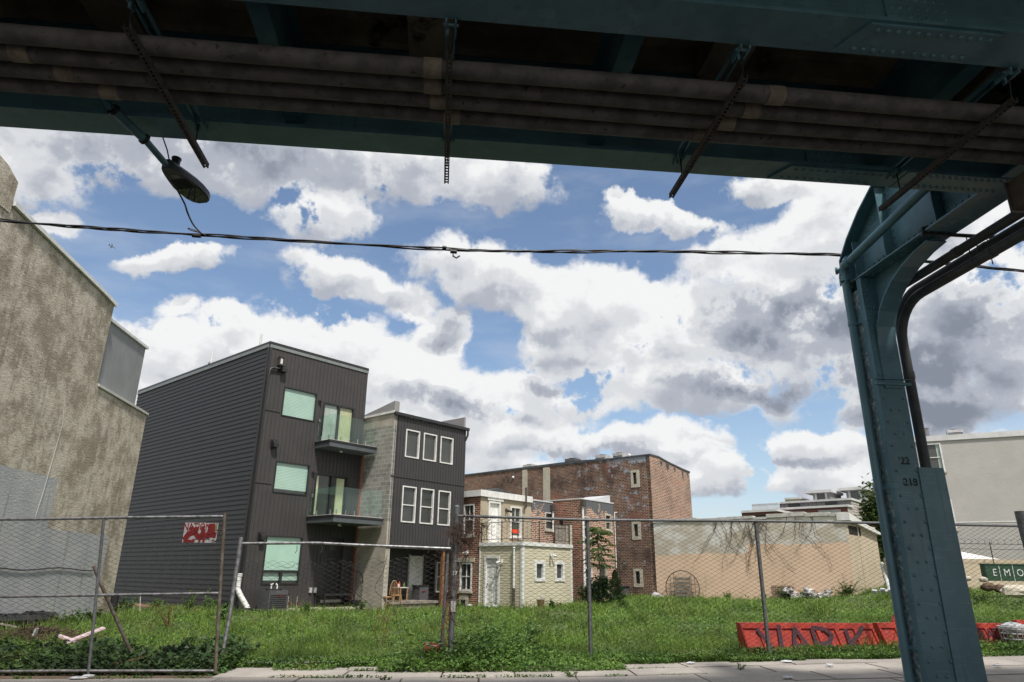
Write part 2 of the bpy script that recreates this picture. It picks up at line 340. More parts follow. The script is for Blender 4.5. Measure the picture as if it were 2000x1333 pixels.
m['driedleaf']=leafmat('dried_leaves',(.22,.15,.07),(.30,.22,.11))
# --- stucco of the gable wall: tan rough coat with pale grey painted-over lower areas
def stuccomat():
    M=Mt('rough_tan_stucco',.95); nt=M.nt
    c=mixc(nt,sstep(nt,noise(nt,M.pos,1.0,9,.8),.40,.60),(.29,.25,.19),(.56,.505,.42))
    c=mixc(nt,math_(nt,'MULTIPLY',sstep(nt,noise(nt,scalev(nt,M.pos,(1,2.2,.6)),1.2,6,.7),.55,.70),.7),c,(.22,.19,.145))
    c=mixc(nt,math_(nt,'MULTIPLY',sstep(nt,noise(nt,scalev(nt,M.pos,(1,2.,1.)),5,7,.7),.60,.72),.6),c,(.60,.56,.48))
    sx=N(nt,'SeparateXYZ'); lk(nt,M.pos,sx.inputs[0]); y=sx.outputs[1]; z=sx.outputs[2]
    e=math_(nt,'MULTIPLY_ADD',noise(nt,M.pos,3,3),.08,-.04)
    a=math_(nt,'LESS_THAN',math_(nt,'ADD',z,e),2.62); a1=math_(nt,'LESS_THAN',math_(nt,'ADD',y,e),26.0)
    b1=math_(nt,'LESS_THAN',math_(nt,'ADD',z,e),4.05); b2=math_(nt,'LESS_THAN',math_(nt,'ADD',y,e),22.0)
    f=math_(nt,'MAXIMUM',math_(nt,'MULTIPLY',a,a1),math_(nt,'MULTIPLY',b1,b2))
    c=mixc(nt,f,c,mixc(nt,sstep(nt,noise(nt,M.pos,1.2,4),.35,.65),(.36,.37,.385),(.43,.43,.43)))
    c=mixc(nt,math_(nt,'MULTIPLY',sstep(nt,noise(nt,scalev(nt,M.pos,(3,3.,.22)),1.3,5,.6),.55,.72),.55),c,(.15,.125,.095))
    M.col(c)
    h=math_(nt,'ADD',noise(nt,scalev(nt,M.pos,(1,1.,2.2)),7,6,.72,.6),math_(nt,'MULTIPLY',noise(nt,M.pos,32,4,.6),.35)); M.bump(h,.85,.06); return M.m
m['stucco']=stuccomat()
def beigewall():
    M=Mt('patched_beige_render',.92); nt=M.nt; sx=N(nt,'SeparateXYZ'); lk(nt,M.pos,sx.inputs[0]); x=sx.outputs[0]; z=sx.outputs[2]
    up=mixc(nt,sstep(nt,noise(nt,scalev(nt,M.pos,(1,1,1.6)),.55,5,.6),.42,.62),(.50,.45,.37),(.72,.70,.66))
    lo=mixc(nt,sstep(nt,noise(nt,M.pos,.5,4),.4,.65),(.78,.57,.42),(.68,.50,.36))
    step=math_(nt,'MULTIPLY_ADD',math_(nt,'GREATER_THAN',x,18.0),.45,2.72)
    step=math_(nt,'ADD',step,math_(nt,'MULTIPLY',math_(nt,'GREATER_THAN',x,15.0),.12))
    f=math_(nt,'GREATER_THAN',math_(nt,'ADD',z,math_(nt,'MULTIPLY_ADD',noise(nt,M.pos,1.5,4),.35,-.17)),step)
    f=math_(nt,'MULTIPLY',f,1)
    c=mixc(nt,f,lo,up)
    c=mixc(nt,math_(nt,'MULTIPLY',sstep(nt,noise(nt,scalev(nt,M.pos,(2,2,.35)),1.4,5),.58,.75),.35),c,(.2,.17,.13))
    M.col(c); M.bump(noise(nt,M.pos,9,5,.7),.25,.02); return M.m
m['beige']=beigewall()
m['beige_l']=basic('light_beige_render',(.50,.42,.31),(.44,.37,.27),.8,.92,bump=.2,bscale=9,bd=.02,streak=.3)
def cmumat():
    M=Mt('concrete_block',.92); nt=M.nt; b=N(nt,'TexBrick'); lk(nt,M.uv,b.inputs['Vector']); b.inputs['Scale'].default_value=1; b.inputs['Brick Width'].default_value=.4; b.inputs['Row Height'].default_value=.2; b.inputs['Mortar Size'].default_value=.014
    b.inputs['Color1'].default_value=(.20,.20,.185,1); b.inputs['Color2'].default_value=(.29,.285,.26,1); b.inputs['Mortar'].default_value=(.40,.38,.33,1)
    c=mixc(nt,math_(nt,'MULTIPLY',sstep(nt,noise(nt,M.pos,.8,6,.65),.48,.7),.75),b.outputs[0],(.085,.08,.072))
    sx=N(nt,'SeparateXYZ'); lk(nt,M.pos,sx.inputs[0]); z=sx.outputs[2]
    plain=mixc(nt,sstep(nt,noise(nt,M.pos,1.5,6),.4,.6),(.42,.38,.32),(.33,.30,.255))
    c=mixc(nt,math_(nt,'MULTIPLY',math_(nt,'LESS_THAN',math_(nt,'ADD',z,math_(nt,'MULTIPLY',noise(nt,M.pos,2,4),.5)),3.9),.8),c,plain)
    c=mixc(nt,math_(nt,'GREATER_THAN',math_(nt,'ADD',z,math_(nt,'MULTIPLY',noise(nt,M.pos,2,4),.2)),8.05),c,plain)
    M.col(c); M.bump(math_(nt,'ADD',math_(nt,'MULTIPLY',b.outputs[1],-1),math_(nt,'MULTIPLY',noise(nt,M.pos,40,3),.5)),.5,.012); return M.m
m['cmu']=cmumat()
def pm_wall(nt,u,v,M):
    n=noise(nt,M.uv,1.6,8,.75); bias=math_(nt,'MULTIPLY',sstep(nt,v,8.4,9.3),.17); sx=N(nt,'SeparateXYZ'); lk(nt,M.pos,sx.inputs[0])
    near=sstep(nt,sx.outputs[0],8.5,13.0); bias=math_(nt,'MULTIPLY',bias,near)
    bias=math_(nt,'ADD',bias,math_(nt,'MULTIPLY',math_(nt,'MULTIPLY',near,sstep(nt,v,3.5,6.5)),.045))
    return sstep(nt,math_(nt,'ADD',n,bias),.60,.62)
m['brick_big']=brick('old_dark_brick',(.032,.017,.014),(.165,.052,.032),(.40,.30,.225),dirt=.85,w=.26,h=.10,ms=.017,patch=(.27,.29,.33),pmode=pm_wall)
m['brick_side']=brick('pale_worn_brick',(.075,.038,.028),(.26,.105,.065),(.55,.43,.33),w=.26,h=.10,ms=.018,dirt=.4,pal=.6,dark=(.05,.035,.03))
def pm_house(nt,u,v,M): return sstep(nt,math_(nt,'ADD',noise(nt,M.uv,1.8,7,.7),math_(nt,'MULTIPLY',sstep(nt,v,4.1,5.3),.22)),.62,.64)
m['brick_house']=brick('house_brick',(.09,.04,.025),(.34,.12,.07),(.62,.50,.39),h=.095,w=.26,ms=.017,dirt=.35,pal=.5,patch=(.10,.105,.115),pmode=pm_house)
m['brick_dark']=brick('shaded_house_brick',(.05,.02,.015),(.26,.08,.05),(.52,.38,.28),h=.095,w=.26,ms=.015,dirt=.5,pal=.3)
m['brick_red']=brick('red_party_wall_brick',(.30,.07,.035),(.36,.10,.05),(.35,.26,.2),dirt=.2,pal=.1)
def concmat():
    M=Mt('pavement_concrete',.9); nt=M.nt; c=mixc(nt,sstep(nt,noise(nt,M.pos,1.1,6,.65),.35,.65),(.38,.345,.31),(.29,.265,.24))
    c=mixc(nt,math_(nt,'MULTIPLY',sstep(nt,noise(nt,M.pos,3.3,7,.75),.6,.7),.6),c,(.15,.13,.11)); c=mixc(nt,math_(nt,'MULTIPLY',sstep(nt,noise(nt,M.pos,.7,3),.6,.7),.35),c,(.33,.22,.15))
    h=N(nt,'HueSaturation'); lk(nt,c,h.inputs['Color']); lk(nt,math_(nt,'MULTIPLY_ADD',M.isl,.22,.9),h.inputs['Value']); cc_=mixc(nt,math_(nt,'MULTIPLY',sstep(nt,noise(nt,M.pos,22,4,.8),.58,.66),.5),h.outputs[0],(.12,.105,.09)); M.col(cc_); M.bump(noise(nt,M.pos,60,5,.7),.35,.008); return M.m
m['conc']=concmat()
def groundmat():
    M=Mt('weedy_ground',.95); nt=M.nt; c=mixc(nt,sstep(nt,noise(nt,M.pos,1.6,6,.7),.4,.6),(.05,.085,.02),(.085,.115,.035)); c=mixc(nt,sstep(nt,noise(nt,M.pos,.5,5,.7),.6,.68),c,(.13,.10,.06)); M.col(c); M.bump(noise(nt,M.pos,14,5),.7,.05); return M.m
m['ground']=groundmat()
# ================================================================== helpers for buildings
def wallgrid(mb,fr,s0,s1,z0,z1,holes=(),n=0,rev=.12):
    H=[(max(a,s0),min(b,s1),max(c,z0),min(d,z1)) for a,b,c,d in holes]
    S_=sorted({s0,s1}|{q for h in H for q in h[:2]}); Z_=sorted({z0,z1}|{q for h in H for q in h[2:]})
    def f(a,b,c,d): mb.quad(fr.P(a,n,c),fr.P(b,n,c),fr.P(b,n,d),fr.P(a,n,d))
    for i in range(len(S_)-1):
        for j in range(len(Z_)-1):
            sc=(S_[i]+S_[i+1])/2; zc=(Z_[j]+Z_[j+1])/2
            if any(a<sc<b and c<zc<d for a,b,c,d in H): continue
            f(S_[i],S_[i+1],Z_[j],Z_[j+1])
    for a,b,c,d in H:
        mb.quad(fr.P(a,n,c),fr.P(a,n-rev,c),fr.P(a,n-rev,d),fr.P(a,n,d)); mb.quad(fr.P(b,n,c),fr.P(b,n,d),fr.P(b,n-rev,d),fr.P(b,n-rev,c))
        mb.quad(fr.P(a,n,d),fr.P(a,n-rev,d),fr.P(b,n-rev,d),fr.P(b,n,d)); mb.quad(fr.P(a,n,c),fr.P(b,n,c),fr.P(b,n-rev,c),fr.P(a,n-rev,c))
def window(par,fr,r,fw,fm,pm,n=0,dep=.12,sash=0,mull=0,proud=.03,sill=None,name='window',fname='frame',pname='pane',plabel=None,label=None,split=None):
    """window > frame, pane ; r=(s0,s1,z0,z1) outer rectangle"""
    a,b,c,d=r; mb=MB()
    for q in ((a,a+fw,c,d),(b-fw,b,c,d),(a+fw,b-fw,d-fw,d),(a+fw,b-fw,c,c+fw)): mb.fbox(fr,q[0],q[1],n-dep*.7,n+proud,q[2],q[3])
    if sash:
        zc=c+(d-c)*sash; mb.fbox(fr,a+fw,b-fw,n-dep*.75,n-dep*.2,zc-.02,zc+.025)
    if mull:
        sc=(a+b)/2; mb.fbox(fr,sc-.015,sc+.015,n-dep*.75,n-dep*.25,c+(d-c)*(sash if mull==2 else 0)+fw*(mull!=2),d-fw)
    w=part(name,mb,fm,par,label)
    p=MB()
    if split: # lower part gets another look
        zc=c+(d-c)*split
        p.fbox(fr,a+fw*.5,b-fw*.5,n-dep,n-dep*.6,zc,d-fw*.5); pp=part(pname,p,pm,w,plabel)
        p2=MB(); p2.fbox(fr,a+fw*.5,b-fw*.5,n-dep,n-dep*.62,c+fw*.5,zc-.001); part(pname,p2,m['pane'],w)
    else:
        p.fbox(fr,a+fw*.5,b-fw*.5,n-dep,n-dep*.6,c+fw*.5,d-fw*.5); part(pname,p,pm,w,plabel)
    if sill:
        k=MB(); k.fbox(fr,a-.06,b+.06,n,n+.07,c-.1,c-.002); part('sill',k,sill,w)
    return w
def ribs(fr,s0,s1,z0,z1,step,w,holes,n=0,h=.016,off=0):
    mb=MB(); s=s0+off
    while s<s1:
        segs=[(z0,z1)]
        for a,b,c,d in holes:
            if a-.03<s<b+.03:
                ns=[]
                for q0,q1 in segs:
                    if d<=q0 or c>=q1: ns.append((q0,q1)); continue
                    if c>q0: ns.append((q0,c))
                    if d<q1: ns.append((d,q1))
                segs=ns
        for q0,q1 in segs:
            if q1-q0>.03: mb.fbox(fr,s,s+w,n+.001,n+h,q0,q1)
        s+=step
    return mb
def laps(fr,s0,s1,z0,z1,step,n=0,h=.02):
    mb=MB(); z=z0
    while z<z1-.001:
        t=min(z+step,z1); mb.quad(fr.P(s0,n+h,z),fr.P(s1,n+h,z),fr.P(s1,n+.002,t),fr.P(s0,n+.002,t)); mb.quad(fr.P(s0,n,z),fr.P(s1,n,z),fr.P(s1,n+h,z),fr.P(s0,n+h,z)); z=t
    return mb
def hvac(name,c,w,d,h,ang,mat,label,cat='hvac unit',group=None):
    f=Fr((0,1),ang); t=thing(name,label,cat,c,group); dx=f.d; 
    o=np.array([c[0],c[1],c[2]]); a=np.array([dx[0],dx[1],0]); b=np.array([f.n[0],f.n[1],0])
    mb=MB(); mb.pbox(o-a*w/2-b*d/2,a*w,b*d,(0,0,h)); part('casing',mb,mat,t)
    g=MB(); 
    for k in range(7): g.pbox(o-a*w*.45+b*(d/2+.002)+np.array([0,0,h*(.15+.1*k)]),a*w*.9,b*.012,(0,0,h*.045))
    part('louvre',g,m['black'],t)
    k=MB(); k.tube([o+np.array([0,0,h]),o+np.array([0,0,h+.05])],min(w,d)*.4,14); part('fan_guard',k,m['black'],t); return t
# ================================================================== setting
xs=np.concatenate([np.linspace(-200,-20,10),np.arange(-19,34.1,.5),np.linspace(40,400,12)]); ys=np.concatenate([np.linspace(-200,0,6),np.arange(13.1,50.1,.5),np.linspace(56,600,12)])
ys=ys[ys>13.0]; ys=np.concatenate([[12.86],ys])
X,Y=np.meshgrid(xs,ys); Zt=terr(X,Y); g=MB(); nx=len(xs)
g.add(np.stack([X.ravel(),Y.ravel(),Zt.ravel()-.01],1),[(j*nx+i,j*nx+i+1,(j+1)*nx+i+1,(j+1)*nx+i) for j in range(len(ys)-1) for i in range(nx-1)],True)
struct('ground',g,m['ground'])
g=MB(); 
def paved_z(X): return float(.02*np.clip(X-2,0,11))
y0=9.45
g.quad((-80,-12,-.14),(200,-12,-.14),(200,y0,-.14),(-80,y0,-.14)); struct('road',g,m['asphalt'])
g=MB(); g.quad((-80,-30,-.02),(200,-30,-.02),(200,-12,-.02),(-80,-12,-.02)); g.quad((-80,-12,-.14),(200,-12,-.14),(200,-12,-.02),(-80,-12,-.02)); struct('near_pavement',g,m['conc'])
# pavement slabs
sw=MB(); soil=MB(); xx=-14.
rows=[(9.45,9.62),(9.65,10.6),(10.63,11.5),(11.53,12.28),(12.31,12.84)]
for k in range(8):
    a,b=-80+k*8,-80+(k+1)*8+.0
for r,(ya,yb) in enumerate(rows):
    x=-18+random.uniform(0,1)
    while x<26:
        w=random.choice([1.15,1.5,1.9]) if r else 2.4; dz=random.uniform(-.006,.008); t=random.uniform(-.005,.005)
        if (r==4 and (-.6<x+w/2<1.5 )) or (r>=3 and x+w<-3.2): x+=w+.02; continue
        z=[paved_z(q)+dz for q in (x,x+w-.03,x+w-.03,x)]; z[1]+=t; z[2]+=t
        sk=.05 if r in(2,3) else 0
        sw.prism([(x,ya,z[0]-.1),(x+w-.03,ya,z[1]-.1),(x+w-.03+sk,yb,z[2]-.1),(x+sk,yb,z[3]-.1)],(0,0,.1)); x+=w
struct('pavement',sw,m['conc'])
soil=MB(); 
for i in range(60):
    x=-80+i*4; soil.quad((x,9.45,paved_z(x)-.04),(x+4,9.45,paved_z(x+4)-.04),(x+4,12.95,paved_z(x+4)-.02),(x,12.95,paved_z(x)-.02))
struct('soil_strip',soil,m['soil'])
# ================================================================== charcoal apartment block
c=onZ(459,1196,0); FA=Fr(c,AANG); FB=Fr(c,BANG); L=13.6; HT=10.9; W=5.35
T=thing('apartment_house','tall charcoal house with long lap sided flank, mint blinds and glass fronted balconies','house',(c[0],c[1],0))
r1=FA.rect((555.6,754.8),(613.9,824.8)); r2=FA.rect((539.4,899.9),(599,969)); r3=FA.rect((520.6,1046),(582,1142)); d3=FA.rect((632.6,785),(685.8,872)); d2=FA.rect((617,923.4),(673,1012)); d1=FA.rect((641,1049.6),(662,1171))
print('rects',r1,r2,r3,d3,d2,d1)
holes=[r1,r2,r3,d3,d2,d1]
w=MB(); wallgrid(w,FA,0,W,-.3,HT,holes)
w.quad(FA.P(0,-.25,HT-.4),FA.P(W,-.25,HT-.4),FA.P(W,-L,HT-.4),FA.P(0,-L,HT-.4)); 
w.quad(FA.P(W,0,0),FA.P(W,-L,0),FA.P(W,-L,HT),FA.P(W,0,HT)); w.quad(FA.P(0,-L,0),FA.P(W,-L,0),FA.P(W,-L,HT),FA.P(0,-L,HT)); w.quad(FA.P(0,-.25,HT-.4),FA.P(W,-.25,HT-.4),FA.P(W,-.25,HT),FA.P(0,-.25,HT))
part('wall',w,m['batten'],T)
mm=0.05; hh=[(a-mm,b+mm,c_-mm,d_+mm) for a,b,c_,d_ in holes]
part('batten_cladding',ribs(FA,.12,W-.05,0,HT,.195,.02,hh),m['batten'],T)
part('lap_siding',laps(FB,0,L,0,HT,.195,0,.028),m['lap'],T)
q=MB(); q.fbox(FB,-.02,L,0,.05,HT,HT+.12); q.fbox(FA,-.05,W,0,.05,HT,HT+.12); q.fbox(FA,-.0,W,-.3,0,HT+.002,HT+.118); q.fbox(FB,0.05,L,-.3,0,HT+.002,HT+.118); part('coping',q,m['black'],T)
q=MB(); q.fbox(FB,0,L,.03,.06,HT-.14,HT-.003); q.fbox(FA,0,W,.02,.045,HT-.14,HT-.003); part('coping_flashing',q,m['trimgrey'],T)
q=MB(); q.fbox(FA,-.04,.1,.0,.04,0,HT-.145); q.fbox(FB,-.04,.08,.0,.05,0,HT-.145); part('corner_trim',q,m['lap'],T)
for zz in (8.0,4.95,2.62):
    q=MB(); q.fbox(FA,.1,r1[0]-.06,.017,.032,zz,zz+.05); part('band_trim',q,m['batten'],T)
for r,mt in ((r1,'mint'),(r2,'mint')):
    window(T,FA,r,.045,m['black'],m[mt],0,.1,proud=.03,split=None if r is r1 else .13,pname='blind_pane')
wz=r3[2]+(r3[3]-r3[2])*.27
w3=window(T,FA,(r3[0],r3[1],wz,r3[3]),.045,m['black'],m['mint2'],0,.1,proud=.03,pname='blind_pane')
mid=(r3[0]+r3[1])/2
for a,b in ((r3[0],mid),(mid+.001,r3[1])): window(T,FA,(a,b,r3[2],wz-.001),.05,m['black'],m['mint'],0,.1,proud=.03,split=.3,pname='blind_pane')
for k,(r,lb) in enumerate(((d3,'pale'),(d2,'dark'))):
    a,b,c_,d_=r; fmb=MB()
    for q0 in ((a,a+.07,c_,d_),(b-.07,b,c_,d_),((a+b)/2-.05,(a+b)/2+.05,c_,d_-.07),(a+.07,b-.07,d_-.07,d_)): fmb.fbox(FA,q0[0],q0[1],-.1,.03,q0[2],q0[3])
    dr=part('sliding_door',fmb,m['black'],T)
    mx_=(a+b)/2
    for s0,s1,mt in ((a+.05,mx_-.04,'curtain_w' if k==0 else 'pane'),(mx_+.04,b-.05,'curtain' if k==0 else 'pane')):
        p=MB(); p.fbox(FA,s0,s1,-.12,-.07,c_,d_-.05); part('pane',p,m[mt],dr)
    if k==1:
        for s0,s1 in ((a+.08,a+.22),(mx_+.3,mx_+.72)):
            p=MB(); p.fbox(FA,s0,s1,-.0699,-.06,c_+.05,d_-.12); part('curtain',p,m['curtain'],dr)
fmb=MB(); a,b,c_,d_=d1; fmb.fbox(FA,a,b,-.12,-.06,c_,d_); dr=part('front_door',fmb,m['black'],T)
p=MB(); p.fbox(FA,a+.15,b-.15,-.059,-.05,d_-.55,d_-.1); part('transom_pane',p,m['pane'],dr)
p=MB(); p.fbox(FA,a-.1,b+.1,-.05,.02,c_-.12,c_-.004); part('threshold',p,m['white'],dr)
# balconies
for k,(lc,nc,rc,hgt) in enumerate((((614.5,872),(652,868),(744,889),1.1),((598,1018),(634,1013),(735,1031),1.1))):
    s0,zb=FA.sz(*lc); pn=onZ(nc[0],nc[1],zb); dep=float((pn[:2]-FA.p)@FA.n); pr=onZ(rc[0],rc[1],zb); s1=min(float((pr[:2]-FA.p)@FA.d),W+.35)
    s1=W-.02
    print('balc',s0,zb,dep,s1)
    q=MB(); q.fbox(FA,s0,s1,.02,dep,zb-.1,zb+.1); B=part('balcony',q,m['bfascia'],T)
    q=MB(); q.fbox(FA,s0-.03,s1,.03,dep+.03,zb+.102,zb+.19); part('edge_flashing',q,m['black'],B)
    q=MB(); q.fbox(FA,s0+.02,s1,.04,dep-.02,zb+.191,zb+.21); part('deck_edge',q,m['white'],B)
    for P0 in [np.array(FA.P(s0+.15+(s1-s0-.3)*t/5,dep-.06,zb+.21)) for t in range(6)]+[np.array(FA.P(s0+.08,dep*t,zb+.21)) for t in (.3,.8)]:
        q=MB(); q.tube([P0,P0+[0,0,.2]],.025,8); part('glass_clamp',q,m['steel'],B)
    for x0,x1 in ((s0+.06,s0+(s1-s0)*.5-.01),(s0+(s1-s0)*.5+.01,s1-.05)):
        q=MB(); q.fbox(FA,x0,x1,dep-.066,dep-.054,zb+.26,zb+.25+hgt); part('glass_panel',q,m['bglass'],B)
    q=MB(); q.fbox(FA,s0+.075,s0+.087,.06,dep-.08,zb+.26,zb+.25+hgt); part('glass_panel',q,m['bglass'],B)
    q=MB(); P0=np.array(FA.P((s0+s1)/2-.3,dep*.5,zb-.1)); q.ball(P0-[0,0,.04],.05,8,6); q.ball(P0-[0,0,.07]+[.07,0,0],.04,8,6); part('soffit_light',q,m['white'],B)
# wall vents, lamps
def vent(fr,px,par,w=.3,h=.36):
    s,z=fr.sz(*px); q=MB(); 
    q.fprism(fr,[(s-w/2,z-h/2),(s+w/2,z-h/2),(s+w/2,z+h/2),(s-w/2,z+h/2)],.02,.06)
    o=[fr.P(s-w/2+.03,.06,z-h/2+.03),fr.P(s-w/2+.03,.06,z+h/2-.03),fr.P(s-w/2+.03,.12,z+h/2-.05),fr.P(s-w/2+.03,.26,z),fr.P(s-w/2+.03,.26,z-h/2+.03)]
    e=np.array(fr.P(s+w/2-.03,0,0))-np.array(fr.P(s-w/2+.03,0,0)); q.prism(o,e); return part('vent_hood',q,m['black'],par)
for px in ((551,722),(534,867.5)): vent(FA,px,T)
vent(FA,(509,1048),T,.26,.32)
q=MB(); s,z=FA.sz(546,708); 
for a in (-.09,.09): q.fbox(FA,s+a-.015,s+a+.015,.05,.2,z-.12,z+.18)
q.fbox(FA,s-.12,s+.12,.03,.22,z+.18,z+.22); q.fbox(FA,s-.12,s+.12,.03,.22,z-.18,z-.12); LM=part('wall_lantern',q,m['rust'],T)
q=MB(); q.fbox(FA,s-.05,s+.05,.06,.18,z-.1,z+.16); part('lamp_glass',q,m['white'],LM)
q=MB(); A=np.array(FA.P(s,.1,z-.2)); q.tube([A,A-[0,0,.12],np.array(FA.P(s-.35,.1,z-.36)),np.array(FA.P(.1,.09,z-.42)),np.array(FA.P(.06,.09,z-.8)),np.array(FA.P(.06,.09,.9))],.05,8); part('dark_downpipe',q,m['black'],T)
for px in ((624,786),(611,926)):
    s,z=FA.sz(*px); q=MB(); q.fbox(FA,s-.06,s+.06,.017,.05,z-.1,z+.1); q.fbox(FA,s-.02,s+.05,.05,.14,z-.03,z+.05); part('wall_lamp',q,m['black'],T)
for px in ((622.5,822),(608,968)):
    s,z=FA.sz(*px); q=MB(); q.fbox(FA,s-.05,s+.05,.04,.1,z-.08,z+.06); q.fbox(FA,s-.02,s+.0,.04,.06,z-.7,z-.08); part('conduit_box',q,m['galv'],T)
for px in ((605,1153),(614,1153)):
    s,z=FA.sz(*px); q=MB(); q.fbox(FA,s-.06,s+.06,.02,.09,z-.1,z+.1); part('outlet_cover',q,m['hvac_l'],T)
# roof pipes
q=MB()
for px,h in (((493,680),.55),((398,712),.6)):
    s,z=FB.sz(*px); P0=np.array(FB.P(s,-.35,HT-.4)); q.tube([P0,P0+[0,0,h+.75]],.05,8)
part('roof_vent_pipe',q,m['white'],T)
q=MB(); P0=np.array(FB.P(FB.sz(391,720)[0],-.5,HT-.4)); q.tube([P0,P0+[0,0,.75]],.09,8); q.ball(P0+[0,0,.85],(.16,.16,.1),10,6); q.ball(P0+[0,0,.68],(.15,.15,.08),10,6); part('roof_cowl',q,m['steel'],T)
# ground stoop steps and hand rail
t=thing('entrance_steps','black metal steps with curved hand rail at the charcoal house front door','steps',FA.P((d1[0]+d1[1])/2,.4,0))
q=MB(); a,b=d1[0]-.45,d1[1]+.25; zt=.62; q.fbox(FA,a,b,.05,.8,zt-.06,zt)
for s in (a,b-.05):
    for n in (.08,.74): q.fbox(FA,s,s+.05,n,n+.05,0,zt-.062)
part('platform',q,m['black'],t)
q=MB(); q.fbox(FA,b+.02,b+.5,.1,.75,.3,.35); q.fbox(FA,b+.02,b+.07,.1,.15,0,.298); q.fbox(FA,b+.45,b+.5,.7,.75,0,.298); part('step_tread',q,m['black'],t)
q=MB(); pts=[FA.P(b-.35,.76,zt+.85),FA.P(b,.76,zt+.95),FA.P(b+.3,.76,zt+.8),FA.P(b+.5,.76,.75),FA.P(b+.5,.76,.3)]; q.tube(pts,.022,6)
q.tube([FA.P(b,.76,zt),FA.P(b,.76,zt+.95)],.018,6)
for k in range(5): q.tube([FA.P(b+.0,.76,zt+.15*k+.1),FA.P(b+.5,.76,.35+.1*k)],.012,5)
part('hand_rail',q,m['black'],t)
# downspout elbow white at the corner
q=MB(); pts=[onY(469,1122,c[1]-.35),onY(467,1128,c[1]-.35),onY(464,1148,c[1]-.35),onY(467,1158,c[1]-.4),onY(472,1168,c[1]-.45),onY(483,1187,c[1]-.5)]
q.tube(pts,.1,10); q2=MB(); 
for k in range(9):
    f=k/8*4.999; i=int(f); P0=pts[i]+(pts[i+1]-pts[i])*(f-i); q2.ball(P0,(.115,.115,.03),10,6)
o=solo('corrugated_drain_hose',q,m['white'],'white corrugated drain hose snaking down the corner of the charcoal house','drain hose',(pts[-1][0],pts[-1][1],0)); part('hose_ring',q2,m['white'],o)
p=onZ(510,1196,0); cn=np.array(FA.P(FA.sz(510,1190)[0],.75,.0)); hvac('air_conditioner',(cn[0],cn[1],.05),.8,.8,.75,AANG,m['hvac'],'black outdoor air conditioner box with red lettering beside the white drain hose','air conditioner')
tx=text_mb('R·RAM'.replace('·',''),.13,np.array(FA.P(FA.sz(510,1190)[0]+.1,1.165,.6)),np.array([FA.d[0],FA.d[1],0]),(0,0,1)); o=part('brand_lettering',tx,m['spray_r'],bpy.data.objects['air_conditioner'])
q=MB(); 
for a in (-.1,.12): P0=np.array([cn[0]+a,cn[1],.8]); q.tube([P0,P0+[0,0,.18],P0+[.05*(1 if a<0 else -1),0,.24],P0+[-.04,-.04,.2]],.03,7)
part('insulated_pipe',q,m['white'],bpy.data.objects['air_conditioner'])
# ================================================================== block wall house
c2=onZ(745,1192,0); GA=Fr(c2,AANG); GB=Fr(c2,BANG); GL=4.75; GH=8.42; zo=2.62
T2=thing('rear_townhouse','dark brown clad townhouse with six white framed windows and a bare concrete block flank','house',(c2[0],c2[1],0))
px=[((793.4,837.8),(817.2,896.7)),((827.9,845.4),(850.8,902.8)),((860.6,852.4),(883,909)),((786.4,948.5),(809.4,1022)),((822,953.2),(844.4,1025)),((856.4,958.3),(877.4,1028))]
R6=[GA.rect(*p) for p in px]
for row in (R6[:3],R6[3:]):
    z0=sum(r[2] for r in row)/3; z1=sum(r[3] for r in row)/3
    for i,r in enumerate(row): R6[R6.index(r)]=(r[0],r[1],z0,z1)
w=MB(); wallgrid(w,GA,0,GL,zo,GH,R6)
w.quad(GA.P(0,0,zo),GA.P(GL,0,zo),GA.P(GL,-1.6,zo),GA.P(0,-1.6,zo)); w.quad(GA.P(GL,0,zo),GA.P(GL,-9,zo),GA.P(GL,-9,GH),GA.P(GL,0,GH)); w.quad(GA.P(0,0,GH),GA.P(GL,0,GH),GA.P(GL,-9,GH+.1),GA.P(0,-9,GH+.1))
part('wall',w,m['batten2'],T2)
part('batten_cladding',ribs(GA,.1,GL,zo,GH,.175,.018,[(a-.02,b+.02,c_-.02,d_+.02) for a,b,c_,d_ in R6]),m['batten2'],T2)
q=MB(); q.fbox(GA,0,GL,.017,.035,5.62,5.67); part('band_trim',q,m['batten2'],T2); q=MB(); q.fbox(GA,0,GL,.003,.03,zo-.1,zo); part('soffit_trim',q,m['batten2'],T2)
for i,r in enumerate(R6): window(T2,GA,r,.055,m['white'],m['curtpane'] if i<3 else m['pane'],0,.12,sash=0 if i<3 else .48,proud=.035)
w=MB(); wallgrid(w,GB,-.0,2.25,-.1,GH+.12); w.fbox(GB,-.002,.03,-.18,-.003,-.1,GH+.1)
w.fbox(GB,0,2.2,-.25,-.18,0,GH); part('block_wall',w,m['cmu'],T2)
q=MB(); q.fbox(GB,2.02,2.25,.003,.03,-.1,6.9); part('exposed_brick',q,m['brick_red'],T2)
q=MB(); q.fprism(GB,[(-.02,GH+.12),(2.25,GH+.12),(2.25,GH+.27),(-.02,GH+.66)],-.25,.04); part('parapet_coping',q,m['fargrey'],T2)
q=MB(); q.fbox(GB,-.04,2.25,.041,.07,GH+.1,GH+.2); part('coping_edge',q,m['white'],T2)
q=MB(); q.fbox(GA,-.05,GL+.12,.0,.14,GH+.001,GH+.14); q.tube([GA.P(GL+.05,.08,GH),GA.P(GL+.05,.08,GH-.22),GA.P(GL-.04,.02,GH-.5)],.05,8); part('gutter',q,m['black'],T2)
q=MB(); q.fprism(GA,[(GL-.05,GH+.1),(GL+.05,GH+.1),(GL+.05,GH+.72),(GL-.05,GH+.72)],-1.8,-.1); q.fprism(Fr((GA.P(GL,0,0)[0],GA.P(GL,0,0)[1]),BANG),[(0.1,GH),(1.6,GH),(1.6,GH+.25),(.1,GH+.6)],.05,.08); part('party_wall_stub',q,m['fargrey'],T2)
